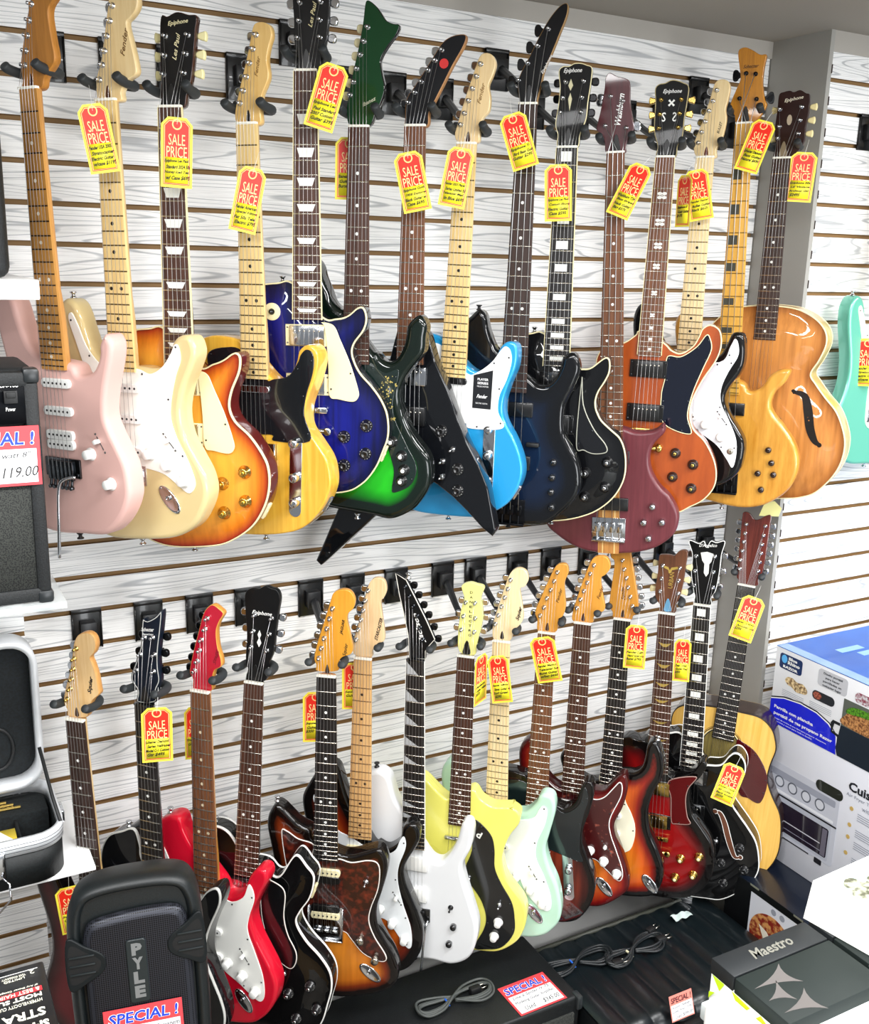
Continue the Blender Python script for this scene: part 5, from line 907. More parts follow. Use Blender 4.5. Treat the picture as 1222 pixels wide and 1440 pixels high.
EPI = lambda y, w=44: text_v('Epiphone', 3, y, w, 11, 0, b=.01)
CF = dict(
U1=dict(label='satin pale pink guitar with a roasted maple neck, leftmost in the upper row', nf=22, body=mat('#dbb0a7', .45), round=10, neck=wood('#d09a58', '#b98040', .45), fb=rw(RMAPLE, .5), fretm=mat('#2a1a10', .4, .3),
  inm=mat('#f0e8d8', .4), head=wood('#b87a30', '#96601f', .45), pick=[('sc', -498, WHITEP, 0), ('sc', -549, WHITEP, 0), ('hbw', -602, WHITEP, 0)], polem=mat('#333333', .4, .8), bridge='floyd', brm=DCHROME, by=650, knob='strat',
  arm=[(36, -668, 10), (20, -672, 24), (12, -690, 30), (8, -760, 34), (4, -820, 36)], horn=(-122, -330), sbm=mat('#151515', .3)),
U2=dict(label='cream guitar with a white pickguard hanging right of the pale pink one', nf=21, body=gl('#dcc690'), neck=MAPN, fb=rw(MAPLE, .35), fretm=mat('#6a5a3a', .3, .6), inm=mat('#17120c', .5), head=wood('#ead09c', '#dcbb80', .35, .5),
  guard=mat('#fbfaf2', .3, coat=.5), pick=[('sc', -492, WHITEP, 0), ('sc', -549, WHITEP, 0), ('sc', -606, WHITEP, -.15)], bridge='trem', by=648, logo=[text_v('Fender', 40, 92, 44, 9, PI/2-.25)], logom=mat('#6a4a20', .5), horn=(-122, -330), trm=mat('#4a2510', .5)),
U3=dict(label='honey sunburst guitar with a cream pickguard and four gold knobs', L=628, nf=22, over=2, th=50, carve=9, round=3, nw=43,
  body=burst([(0, '#6a160c'), (6, '#a83a12'), (22, '#d8791c'), (55, '#eea63a'), (90, '#f0b040')]), side=gl('#5a1410'), bind=CREAM, neck=gl('#5a1c12'), fb=rw(ROSE), fbbind=CREAM, inlay='trap', head=hd('#0c0b0b'), headside=gl('#3a1a10'),
  side_t='both', keym=mat('#e9e0a8', .35), keyk='tulip', truss='bell', trm=mat('#101010', .3), logo=[text_v('Epiphone', 17, 138, 38, 9, .12, b=.01), text_v('Les Paul', 12, 100, 44, 8, 1.35)], logom=mat('#e6dcae', .4), guard=mat('#f4e9b8', .35, coat=.6), gz=12,
  pick=[('hb', -484, CHROME, 0), ('hb', -578, CHROME, 0)], ring=CREAM, bridge='tom', by=630, knob='hat', knobm=GOLD, knobtop=mat('#e8c25a', .25, 1.), sidejack=(165, -735)),
U4=dict(label='butterscotch yellow guitar with a black pickguard, left of the dark blue one', nf=21, body=wood('#efbb44', '#dda02c', .3, 1., (.1, .004, .1)), neck=MAPN, fb=rw(MAPLE, .3), fretm=mat('#6a5a3a', .3, .6), inm=mat('#17120c', .5), head=wood('#e6c07a', '#d8aa5c', .35, .5),
  round=4, guard=mat('#15171a', .15, coat=1.), pick=[('tele', -482, CHROME, 0), ('tele', -622, BLACK, .15)], bridge='tele', by=648, plate=1, knob='chrome', knobm=CHROME, trm=mat('#17120c', .5), logo=[text_v('Fender', 21, 98, 34, 7, PI/2-.2)], logom=mat('#8a6530', .5), sidejack=(158, -715), sjm=CHROME, knobz=1.8),
U5=dict(label='dark translucent blue guitar with a cream pickguard and black knobs', L=628, nf=22, over=2, th=50, carve=9, round=3, nw=43, body=burst([(0, '#03062c'), (30, '#070e5c'), (80, '#0b1478')], .3), side=gl('#0a0a14'), bind=CREAM, neck=gl('#0c0c14'), fb=rw(ROSE),
  fbbind=CREAM, inlay='trap', head=hd('#0c0b0b'), side_t='both', keym=CHROME, keyk='oval', truss='bell', trm=mat('#101010', .3), logo=[text_v('Les Paul', 12, 98, 44, 8, 1.35), text_v('STANDARD', 4, 22, 20, 3, 1.5, up=1)], logom=mat('#d8cc9a', .4), guard=mat('#f4e9b8', .35, coat=.6), gz=12,
  pick=[('hb', -484, CHROME, 0), ('hb', -580, CHROME, 0)], ring=CREAM, bridge='tom', by=630, knob='hat', knobm=mat('#101012', .3, coat=.6), knobmark=WHITEP, sidejack=(155, -720), horn=(-60, -385)),
U6=dict(label='green and black sunburst guitar with a hooked green headstock and gold floral pickguard', nf=21, body=burst([(0, '#05120c'), (26, '#06180f'), (40, '#0e7a14'), (60, '#20b41e'), (90, '#25c022')], .02), side=gl('#0b100e'), round=12, neck=gl('#101210'), fb=rw(ROSE),
  head=burst([(0, '#0a3a1c')], 0), headside=BLKN, hbi=0, guard=mat('#10201c', .2, coat=1.), pick=[('sc', -498, BLACK, 0), ('sc', -560, BLACK, 0)], bridge='trem', by=720-60, knob='strat', knobm=mat('#1a1a1a', .25, coat=1.), knobtop=WHITEP, keym=CREAM, keyk='oval', truss=0,
  logo=[text_v('Ibanez', 18, 48, 30, 7, .45)], logom=mat('#c9c9b0', .5), extra=floral),
U7=dict(label='glossy black V shaped guitar with long tips reaching below its neighbours', L=628, nf=22, over=2, smooth=False, round=4, th=40, body=gl('#0a0c10'), neck=gl('#2a1810'), fb=rw(PAU), head=hd('#0a0b10'), headside=wood('#b08050', '#8a5c34', .5),
  pick=[('hb', -478, CHROME, 0), ('hb', -560, BLACK, 0)], bridge='tom', by=632, knob='hat', knobm=mat('#101012', .3, coat=.6), knobmark=WHITEP, truss=0,
  headart=[[(52+9*math.cos(q*PI/6), 112+9*math.sin(q*PI/6)) for q in range(12)]], hartm=mat('#d22a2a', .4), logo=[text_v('G', 52, 112, 9, 11, 0)], logom=WHITEP),
U8=dict(label='bright sky blue guitar with a white pickguard and a black card on it', nf=22, body=mat('#2aa6e6', .3, .25, 1.), round=5, neck=MAPN, fb=rw(MAPLE, .3), fretm=mat('#6a5a3a', .3, .6), inm=mat('#17120c', .5), head=wood('#efd4a2', '#e2c084', .35, .5), guard=mat('#f6f6f4', .3, coat=.5),
  pick=[('tele', -481, BLACK, 0), ('tele', -622, BLACK, .15)], bridge='tele', by=648, plate=1, knob='chrome', knobm=CHROME, knobz=1.8, trm=mat('#3a1c10', .5), logo=[text_v('Fender', 22, 98, 40, 8, PI/2-.2)], logom=mat('#8a6530', .5), extra=sticker, sidejack=(158, -715), sjm=CHROME),
U9=dict(label='glossy dark blue bass with a long curved headstock right of the sky blue guitar', bass=1, L=864, nf=20, over=10, nw=40, body=burst([(0, '#050608'), (30, '#070a10'), (70, '#0c1c34')], 0), side=gl('#08090a'), round=10, th=40, neck=gl('#2a1a14'), fb=rw(DARKROSE), head=hd('#0b0b0e'), headside=wood('#a8834e', '#8a6436', .5),
  keyk='clover', keym=mat('#1a1a1c', .25, .6), postm=CHROME, pick=[('bass', -640, BLACK, 0), ('bass', -760, BLACK, 0)], bridge='bass', brm=mat('#15161a', .25, .7), by=868, knob='small', knobm=mat('#17181a', .2, coat=1.), truss='bell', trm=mat('#151518', .3), logo=[text_v('Epiphone', 34, 78, 40, 7, 1.1)], logom=WHITEP, extra=bass_rest, horn=(-95, -425), sbm=mat('#202020', .3)),
U10=dict(label='glossy black guitar with cream binding and a split diamond on its headstock', L=628, nf=22, over=2, th=50, carve=9, round=3, nw=43, body=gl('#07080b'), side=gl('#07080a'), bind=CREAM, neck=gl('#0a0a0b'), fb=rw(EBONY), fbbind=CREAM, inlay='block', head=hd('#0a0a0b'), headbind=CREAM, side_t='both',
  keym=mat('#1c1c1e', .2, .8), guard=mat('#0d0e12', .1, coat=1.), gline=mat('#a8a89a', .4), gz=12, pick=[('hb', -484, BLACK, 0), ('hb', -580, BLACK, 0)], ring=BLACK, bridge='tom', by=630, brm=DCHROME, knob='hat', knobm=mat('#101012', .3, coat=.6), knobtop=CHROME, truss='bell', trm=mat('#101010', .3),
  logo=[EPI(150, 38)], logom=WHITEP, headart=[[(0, 135), (5, 122), (0, 112), (-5, 122)], [(0, 108), (4, 96), (0, 72), (-4, 96)]], hartm=mat('#cfc8a0', .3), horn=(-60, -388)),
U11=dict(label='maroon satin bass with a striped wooden centre, hanging lowest in the upper row', bass=1, L=864, nf=24, over=6, nw=40, body=wood('#6b2f36', '#5c252c', .42, .25), round=8, th=40, neck=wood('#8a5a3a', '#6a4028', .5), fb=rw(PAU), head=wood('#521c22', '#43141a', .35, .5), side_t='both', keyk='oval', keym=CHROME,
  pick=[('bass', -700, BLACK, 0), ('bass', -818, BLACK, 0)], bridge='bass', by=876, knob='small', knobm=CHROME, truss='bell', trm=mat('#101010', .3), logo=[text_v('Washburn', 6, 92, 66, 14, 1.45, b=.02), text_v('T-24', 0, 24, 12, 4, 1.5, up=1)], logom=WHITEP, extra=stripe, inm=WHITEP),
U12=dict(label='orange brown guitar with cream binding, dark pickguard and ornate white fret inlays', L=628, nf=22, over=-2, th=42, round=3, body=wood('#b0521c', '#8c3a12', .3, 1., (.02, .003, .02)), bind=CREAM, neck=MAHN, fb=rw(PAU), fbbind=CREAM, inlay='cloud', head=hd('#0c0c0c'), headbind=mat('#b8a878', .4), side_t='both',
  keym=GOLD, postm=GOLD, keyk='tulip', guard=mat('#0a1020', .1, coat=1.), gline=CREAM, pick=[('hb', -483, mat('#1a1a1a', .3), 0), ('hb', -589, mat('#1a1a1a', .3), 0)], ring=mat('#141414', .3), bridge='tom', by=632, brm=GOLD, knob='hat', knobm=mat('#151515', .3, coat=.6), knobtop=GOLD, togm=GOLD, truss='bell', trm=mat('#0c0c0c', .3),
  logo=[EPI(142, 42), text_v('S', -12, 88, 9, 20, 0, up=1), text_v('S', 12, 88, -9, 20, 0, up=1)], logom=WHITEP, headart=[[(3+9*math.cos(q*PI/6)*(1 if q % 3 else .25), 118+9*math.sin(q*PI/6)*(1 if q % 3 else .25)) for q in range(12)]]),
U13=dict(label='black guitar with a white pickguard behind the orange brown one', nf=21, body=gl('#0a0a0b'), neck=MAPN, fb=rw(LIGHT, .3), fretm=mat('#7a6a48', .3, .6), inm=mat('#17120c', .5), head=wood('#eed6a4', '#e0c088', .35, .5), guard=mat('#eef0f4', .3, coat=.5),
  pick=[('sc', -492, WHITEP, 0), ('sc', -600, WHITEP, -.15)], bridge='trem', knob='strat', knobm=WHITEP, jackk='round', trm=mat('#5a1a10', .5), logo=[text_v('BULLET', 26, 66, 26, 6, 1.35)], logom=mat('#1a1a1a', .5)),
U14=dict(label='natural ash bass with five dark knobs, black block fret markers and a long hooked horn', bass=1, L=864, nf=24, over=4, nw=40, body=wood('#dda243', '#c07f26', .3, .8, (.05, .006, .05)), round=9, th=40, neck=wood('#d2993e', '#b87e28', .4, .4), fb=rw(('#e2b050', '#cc9436'), .35), fretm=mat('#8a6a30', .3, .6), inlay='offblock', inm=mat('#3a3a30', .5),
  head=wood('#c8841c', '#a86a12', .35, .5), side_t='both', keyk='clover', keym=mat('#17181a', .2, .7), postm=mat('#202226', .2, .8), pick=[('bass', -690, BLACK, 0), ('bass', -800, BLACK, 0)], bridge='bass', brm=mat('#15161a', .3, .6), by=876, knob='small', knobm=mat('#2a1a12', .15, coat=1.), truss='bell', trm=mat('#101010', .3),
  logo=[text_v('Schecter', 6, 128, 36, 8, 0)], logom=mat('#4a2c0c', .5)),
U15=dict(label='large natural archtop guitar with a curved sound hole, upper row', acoustic=1, L=628, nf=20, over=4, th=72, carve=14, cw=60, round=3, body=burst([(0, '#9a5c2a'), (20, '#bf7c3c'), (70, '#cf8c48')], .18), side=wood('#e6bc72', '#d2a258', .35, .8), bind=CREAM, backbind=1, neck=MAHN, fb=rw(DARKROSE), head=hd('#2a1410'), side_t='both',
  keym=mat('#ecdca0', .35), keyk='tulip', bridge='wood', brm=mat('#2e1a12', .4), by=633, fbm=None, fw=15, truss='bell', trm=mat('#8a7a62', .4), logo=[text_v('Epiphone', 14, 134, 44, 10, .15)], logom=mat('#e8e0c8', .5), headart=[[(8+6*math.cos(q*PI/6), 88+12*math.sin(q*PI/6)) for q in range(12)]], hartm=mat('#b8a890', .4), nz=1),
U16=dict(label='metallic sea green guitar cut off by the right edge of the picture', nf=21, body=mat('#6fcab0', .32, .3, 1.), Y=-.42, neck=MAPN, fb=rw(MAPLE, .3), fretm=mat('#6a5a3a', .3, .6), inm=mat('#17120c', .5), head=wood('#ead09c', '#dcbb80', .35, .5), guard=mat('#f4f4e4', .3, coat=.5),
  pick=[('sc', -492, WHITEP, 0), ('sc', -549, WHITEP, 0), ('sc', -606, WHITEP, -.15)], bridge='trem', horn=(-122, -330)),
L1=dict(label='dark red guitar with a pale maple headstock, mostly hidden behind case and loudspeaker', nf=21, body=burst([(0, '#0a0506'), (20, '#3a060c'), (50, '#6a0c18')], 0), neck=MAPN, fb=rw(DARKROSE), inm=WHITEP, head=wood('#e4c08a', '#d2a668', .4, .3), headside=wood('#cf9a5c', '#b8803e', .4), postm=GOLD, keym=CHROME,
  guard=mat('#f6f6f4', .3, coat=.5), pick=[('sc', -549, WHITEP, 0)], bridge='trem', logo=[text_v('Squier', 38, 78, 38, 11, PI/2-.2, b=.03)], logom=mat('#1a1010', .5), trm=mat('#3a2010', .5)),
L2=dict(label='black guitar with thin white binding and a dark blue notched headstock, behind the loudspeaker', nf=24, over=6, body=gl('#0a0b0e'), bind=mat('#c9c9c4', .4), round=4, neck=BLKN, fb=rw(EBONY), inlay='dot', head=hd('#0c1624'), headbind=mat('#c9c9c4', .4), hbi=2.5, side_t='both', keym=mat('#1d1e20', .2, .8), postm=CHROME,
  nutm=DCHROME, pick=[('hb', -520, BLACK, 0), ('hb', -610, BLACK, 0)], bridge='floyd', brm=DCHROME, knob='small', knobm=BLACK, logo=[text_v('Schecter', 14, 164, 30, 8, .1), text_v('Diamond Series', 14, 154, 26, 4, .1)], logom=WHITEP, truss='bell', trm=mat('#15171b', .3), arm=[(38, -660, 10), (30, -662, 24), (20, -700, 28), (10, -760, 30)], horn=(-76, -300)),
L3=dict(label='bright red guitar with a white pickguard and a red headstock', nf=21, body=gl('#d0112c'), neck=MAPA, fb=rw(PAU), inm=mat('#d8c8a8', .4), head=mat('#c0122e', .3, .1, .8), headside=wood('#d89a48', '#bf7e2e', .4), guard=mat('#f8f8f2', .3, coat=.5), keym=DCHROME, pick=[('sc', -492, WHITEP, 0), ('sc', -549, WHITEP, 0), ('sc', -606, WHITEP, -.15)],
  bridge='trem', jackk='boat', jrot=-55, logo=[text_v('Stagg', 34, 78, 34, 9, 1.35)], logom=mat('#7a1020', .5), truss=0, horn=(-95, -302)),
L4=dict(label='black guitar with white binding hanging right of the bright red one', L=628, nf=22, over=2, th=45, carve=11, cw=60, round=3, body=gl('#060607'), side=gl('#08090a'), bind=WHITEP, backbind=1, neck=gl('#1a1210'), fb=rw(ROSE), head=hd('#0a0a0b'), side_t='both', keym=CHROME, keyk='oval', guard=mat('#0c0c0e', .12, coat=1.), gline=mat('#d8d8d0', .4), gz=12,
  pick=[('hb', -480, CHROME, 0), ('hb', -574, CHROME, 0)], ring=BLACK, bridge='tom', by=630, knob='hat', knobm=mat('#121214', .3, coat=.6), knobtop=CHROME, knobmark=WHITEP, truss='bell', trm=mat('#101010', .3), logo=[text_v('Epiphone', 10, 155, 44, 11, .0)], logom=WHITEP,
  headart=[[(6, 118), (10, 108), (7, 100), (11, 90), (6, 80), (1, 90), (5, 100), (2, 108)]], horn=(-92, -352), sidejack=(150, -480)),
L5=dict(label='sunburst offset guitar with a tortoiseshell pickguard and an orange headstock with dark lettering', L=610, nf=22, over=5, body=burst([(0, '#0a0605'), (16, '#140805'), (30, '#7a2c0a'), (48, '#c8701a'), (90, '#d8842a')]), round=9, neck=MAPA, fb=rw(EBONY), inm=WHITEP, head=wood('#dd9c33', '#cf8822', .35, .5), guard=TORT, gline=mat('#efe8e0', .4),
  pick=[('hbu', -482, mat('#f2e8bc', .35), 0), ('hbl', -574, mat('#f2e8bc', .35), 0)], bridge='tele', by=622, knob='chrome', knobm=NICKEL, jackk='boat', jrot=-40, togm=CHROME, logo=[text_v('Squier', 40, 62, 30, 10, 1.4), text_v('JAGUAR', 33, 112, 34, 8, 1.4, b=.03)], logom=mat('#2a1408', .5), trm=mat('#2a1408', .5), horn=(-120, -322)),
L6=dict(label='black sunburst guitar with white pickguard and maple neck, right of the tortoiseshell one', nf=21, body=burst([(0, '#070606'), (24, '#0c0706'), (42, '#7a240c'), (70, '#c05a18')], .1), neck=TANW and wood('#ddb078', '#cb9a5c', .4), fb=rw(TANW, .35), fretm=mat('#6a4a2a', .3, .6), inm=mat('#2a180c', .5), head=wood('#e6c79a', '#d8b07c', .4, .3),
  guard=mat('#eef2f4', .3, coat=.5), pick=[('sc', -492, CREAM, 0), ('sc', -549, CREAM, 0), ('sc', -606, CREAM, -.15)], bridge='trem', knob='strat', logo=[text_v('STARCASTER', 34, 74, 56, 8, 1.35, b=.03)], logom=mat('#1a1010', .5), truss=0, horn=(-105, -292), sbm=mat('#1a1a1a', .4)),
L7=dict(label='plain white guitar with a black pointed headstock and sharp triangular fret markers', nf=24, over=2, hsmooth=False, body=mat('#eef0f2', .3, coat=.7), round=10, neck=BLKN, fb=rw(EBONY), fbbind=mat('#e8e8e4', .4), inlay='shark', inm=mat('#c8ccd0', .25, .3), head=hd('#0b0c0e'), headbind=mat('#e8e4d8', .4), side_t='right', keym=mat('#17181a', .2, .7), postm=DCHROME,
  nutm=DCHROME, pick=[('emg', -529, WHITEP, 0), ('emg', -614, WHITEP, 0)], bridge='floyd', brm=BLACK, by=665, knob='small', knobm=mat('#101113', .2, coat=1.), togm=mat('#202020', .3, .6), logo=[text_v('Jackson', 6, 78, 72, 15, 1.85, b=.02)], logom=WHITEP, truss='bell', trm=mat('#15171b', .3), horn=(-100, -305), sbm=mat('#1a1a1a', .4)),
L8=dict(label='pastel yellow guitar with a black curved pickguard and a matching yellow headstock', L=635, nf=21, body=mat('#f0ea72', .28, coat=1.), round=6, neck=wood('#7a4a2c', '#5a321c', .4), fb=rw(ROSE), inm=WHITEP, head=mat('#eeea8e', .3, coat=.8), side_t='both', keym=CHROME, guard=mat('#0c0d0e', .2, coat=1.), pick=[('lip', -490, CHROME, 0), ('lip', -600, CHROME, 0)],
  bridge='tom', stop=0, by=650, knob='strat', knobm=WHITEP, truss='bell', trm=mat('#101010', .3), logo=[('D', 6, 162, 7, 6, 0, dict(up=1)), ('A', 6, 150, 7, 6, 0, dict(up=1)), ('N', 6, 138, 7, 6, 0, dict(up=1)), ('E', 6, 126, 7, 6, 0, dict(up=1)), ('L', 6, 114, 7, 6, 0, dict(up=1)), ('E', 6, 102, 7, 6, 0, dict(up=1)), ('C', 6, 90, 7, 6, 0, dict(up=1)), ('T', 6, 78, 7, 6, 0, dict(up=1)), ('R', 6, 66, 7, 6, 0, dict(up=1)), ('O', 6, 54, 7, 6, 0, dict(up=1))], logom=mat('#1a1a10', .5), extra=d_logo),
L9=dict(label='pale mint green guitar with a white pickguard beside the yellow one', nf=21, body=gl('#bfe6cf'), neck=MAPN, fb=rw(LIGHT, .35), fretm=mat('#7a6a48', .3, .6), inm=mat('#17120c', .5), head=wood('#f2dcb0', '#e4c690', .4, .3), guard=mat('#eef2f4', .3, coat=.5), pick=[('sc', -492, WHITEP, 0), ('sc', -549, WHITEP, 0), ('sc', -606, WHITEP, -.15)],
  bridge='trem', jackk='boat', logo=[text_v('Squier', 40, 74, 36, 11, 1.35, b=.03)], logom=mat('#1a1010', .5), trm=mat('#1a1010', .5)),
L10=dict(label='dark brown burst guitar with a black pickguard, right of the mint green one', nf=22, body=burst([(0, '#070505'), (14, '#120706'), (30, '#4a140c'), (60, '#7a2a14')], .3), round=5, neck=MAPA, fb=rw(PAU), inm=WHITEP, head=wood('#d49840', '#c0822c', .4, .4), guard=mat('#0a1418', .12, coat=1.), pick=[('tele', -481, BLACK, 0), ('tele', -622, BLACK, .15)],
  bridge='tele', by=648, plate=1, knob='chrome', knobm=CHROME, knobz=1.8, logo=[text_v('Fender', 24, 98, 38, 8, 1.35)], logom=mat('#4a2c10', .5)),
L11=dict(label='cherry sunburst guitar with a red tortoiseshell pickguard and three white knobs', nf=21, body=burst([(0, '#3a0608'), (14, '#7a0f10'), (34, '#b8401a'), (70, '#d8701f')]), neck=MAPA, fb=rw(ROSE), inm=WHITEP, head=wood('#d8993c', '#c6842a', .4, .4), guard=TORTR, gline=WHITEP, pick=[('sc', -492, WHITEP, 0), ('sc', -549, WHITEP, 0), ('sc', -606, WHITEP, -.15)],
  bridge='trem', jackk='boat', logo=[text_v('Fender', 38, 84, 36, 8, 1.3)], logom=mat('#5a3510', .5), trm=mat('#3a1a10', .5)),
L12=dict(label='orange sunburst guitar with a cream pickguard and tuners right of its headstock', nf=21, body=burst([(0, '#060505'), (16, '#0c0605'), (30, '#8a1c10'), (48, '#d2591a'), (80, '#e07c22')]), round=10, neck=MAPA, fb=rw(EBONY), inm=WHITEP, head=wood('#c88c34', '#b47826', .4, .4), side_t='right', guard=mat('#f4efd4', .3, coat=.5),
  pick=[('sc', -492, WHITEP, 0), ('sc', -549, WHITEP, 0), ('sc', -606, WHITEP, .15)], bridge='trem', logo=[text_v('Fender', -4, 70, 38, 9, 1.75)], logom=mat('#3a2410', .5), horn=(112, -322), trm=mat('#2a1408', .5), knobs0=1),
L13=dict(label='dark red burst guitar with gold knobs and a brown headstock lettered in gold', L=628, nf=22, over=2, th=46, carve=6, round=4, body=burst([(0, '#050404'), (20, '#0a0505'), (36, '#4a080a'), (60, '#8a0e10')], 0), neck=MAHN, fb=rw(ROSE), inlay='wing', inm=mat('#d8bc62', .3, .6), head=wood('#6a4028', '#4e2c1a', .4, .4), side_t='both', keym=mat('#e0d2a0', .35), keyk='tulip', postm=CHROME,
  guard=mat('#52080a', .5, coat=.25, spec=.1), gline=mat('#a08078', .4), gz=7, pick=[('hb', -499, GOLD, 0), ('hb', -598, GOLD, 0)], ring=BLACK, bridge='tom', by=645, brm=GOLD, knob='hat', knobm=GOLD, knobtop=CREAM, truss='bell', trm=mat('#6fa8d0', .2, .3), logo=[text_v('URBAN', 5, 90, 44, 11, 1.5, up=1, b=.0)], logom=mat('#d8bc62', .3, .6),
  headart=[[(-18, 128), (-4, 124), (0, 116), (4, 124), (20, 128), (20, 122), (6, 117), (2, 108), (-2, 108), (-4, 117), (-16, 122)]], hartm=mat('#d8bc62', .3, .6)),
L14=dict(label='black hollow guitar with white block fret markers and a tag on its body', acoustic=1, L=628, nf=22, over=2, th=52, carve=10, cw=60, round=3, body=gl('#060607'), side=gl('#08090a'), bind=WHITEP, backbind=1, neck=BLKN, fb=rw(EBONY), fbbind=WHITEP, inlay='block', head=hd('#0b0c0d'), headbind=WHITEP, side_t='both', keym=CHROME, fbm=WHITEP, fin=mat('#5a3018', .8), fw=9,
  pick=[('hb', -480, CHROME, 0), ('hb', -580, CHROME, 0)], ring=BLACK, bridge='tom', by=632, stop=0, knob='hat', knobm=mat('#121214', .3, coat=.6), knobmark=WHITEP, truss=0, logo=[text_v("D'Angelico", 4, 158, 44, 11, .1)], logom=WHITEP,
  headart=[[(-13, 138), (3, 142), (19, 138), (15, 118), (10, 110), (10, 86), (4, 76), (-2, 86), (-2, 110), (-8, 118)]], extra=dgd),
L15=dict(label='natural spruce acoustic guitar with twelve strings and a dark red pickguard', acoustic=1, nf=20, over=4, nw=46, th=100, round=2, body=wood('#e8bc62', '#d8a548', .35, .7, (.08, .003, .08)), side=mat('#2e1a14', .3, coat=.7), bind=mat('#1c120e', .4), neck=MAHN, fb=rw(EBONY), inm=WHITEP, head=wood('#6a2a20', '#4a1a14', .12, 1.), side_t='both', keym=CHROME,
  guard=mat('#4a0d12', .15, coat=1.), bridge='acoustic', brm=mat('#24140e', .5), by=650, nst=12, bsp=28, truss=0, extra=soundhole),
)
CF['U6']['extra'] = floral
for k in CF:
    CF[k]['group'] = GU if k[0] == 'U' else GLo
    CF[k]['Y'] = GD[k].get('Y', -.25)
CF['U16']['Y'] = -.30
GD['L12']['knobs'] = [(-60, -640), (-92, -665)]
GD['L6'].setdefault('switch', [(85, -600), (105, -630)]); GD['L11'].setdefault('switch', [(84, -585), (106, -612)])
GD['U15'].pop('knobs', None)
GD['L14']['fhole'] = [(71, -569), (84, -573), (97, -598), (108, -632), (119, -664), (131, -690), (144, -689)]
for k, c in CF.items(): guitar(k, c)

# ================================================================== hangers
def pad_path(s): return [(s*10, 30, -46), (s*24, 28, -44), (s*33, 28, -30), (s*35, 29, -8), (s*36, 33, 12), (s*36, 38, 20)]
def hanger(k, label, group):
    D = GD[k]; ax = Vector((D['t'], 0, -1)).normalized(); nut = Vector((D['X'], CF[k]['Y'], D['Z']+CZ))
    up = k[0] == 'U'; yw = -.193 if k == 'U16' else 0.
    if up: top = .468 if D['Z'] > .29 else .392
    else: top = -.7514
    Xp = D['X']+(.068 if k != 'U16' else -.05); top += CZ+.004
    root = empty('guitar_hanger', Matrix.Translation((Xp, yw, top-.088)))
    tag(root, label, 'hanger', group)
    bm = bmesh.new(); w = .031
    box(bm, -w, w, -.0052, -.0012, 0, .088, .0012); box(bm, -w, w, -.009, .004, .081, .0895, .001)
    box(bm, -w, -w+.003, -.008, -.001, 0, .088); box(bm, w-.003, w, -.008, -.001, 0, .088)
    finish(bm, 'backplate', mat('#0c0d0f', .3, coat=.3), root)
    F = frame(nut, D['phi'], -ax, D['sc']/1000)
    piv = F @ Vector((0, 30, -52))
    inv = root.matrix_world.inverted()
    a = Vector((0, -.008, .045)); p = inv @ piv
    bm = bmesh.new()
    tube(bm, [a, a+Vector((0, -.02, -.004)), a.lerp(p, .5), p], [.013, .010, .008, .008], 8)
    box(bm, -.016, .016, -.03, -.005, .025, .065, .002)
    finish(bm, 'arm', SATIN, root)
    for s in (-1, 1):
        bm = bmesh.new(); P = [inv @ (F @ Vector(q)) for q in pad_path(s)]
        P = [Vector(q) for q in catmull(P, 4, False)]; n = len(P)
        tube(bm, P, [.0086*D['sc']]*(n-1)+[.0078], 12)
        finish(bm, 'padded_prong', RUBBER, root)
HL = dict(U1='pale pink guitar', U2='cream guitar with the white pickguard', U3='honey sunburst guitar', U4='butterscotch yellow guitar', U5='dark blue guitar', U6='green sunburst guitar', U7='black V shaped guitar', U8='sky blue guitar', U9='dark blue bass', U10='black guitar with the split diamond', U11='maroon bass', U12='orange brown guitar', U13='black guitar with the pale maple neck', U14='natural ash bass', U15='archtop guitar', U16='sea green guitar',
  L1='dark red guitar with maple headstock', L2='guitar with the dark blue notched headstock', L3='bright red guitar', L4='black guitar right of the bright red one', L5='tortoiseshell offset guitar', L6='maple necked black sunburst guitar', L7='white guitar with the pointed headstock', L8='pastel yellow guitar', L9='pale mint guitar', L10='dark brown burst guitar', L11='cherry sunburst guitar', L12='orange sunburst guitar with a cream pickguard', L13='dark red burst guitar with the brown headstock', L14='black hollow guitar with block markers', L15='twelve string acoustic guitar')
for k in CF: hanger(k, 'black padded wall hanger holding the '+HL[k], 'guitar hangers on the slat wall')

# ================================================================== sale tags
TAGY = mat('#fff04a', .45); TAGR = mat('#ee2a18', .4); TAGC = mat('#ffd98a', .5); INK = mat('#181410', .6); TAGD = mat('#a01810', .5)
def card_pts(w, h, c): return [(-w/2, -h/2), (w/2, -h/2), (w/2, h/2-c), (w/2-c, h/2), (-w/2+c, h/2), (-w/2, h/2-c)]
def tag_panel():
    bm = bmesh.new(); prism(bm, shape(card_pts(48, 106, 9), False), .35, .6); return bm
def tag_yellow():
    bm = bmesh.new(); box(bm, -21, 21, -50, -8, .6, .75); return bm
def tag_line():
    bm = bmesh.new(); p = shape(card_pts(45.5, 103.5, 8.5), False)
    a = [bm.verts.new((q.x, q.y, .8)) for q in p]; b = [bm.verts.new((q.x, q.y, .8)) for q in inset(p, 1.3)]
    ringfaces(bm, a, b); n = 24
    c = [bm.verts.new((9*math.cos(2*PI*i/n), 46+9*math.sin(2*PI*i/n), .85)) for i in range(n)]; d = [bm.verts.new((6.6*math.cos(2*PI*i/n), 46+6.6*math.sin(2*PI*i/n), .85)) for i in range(n)]
    ringfaces(bm, c, d)
    return bm
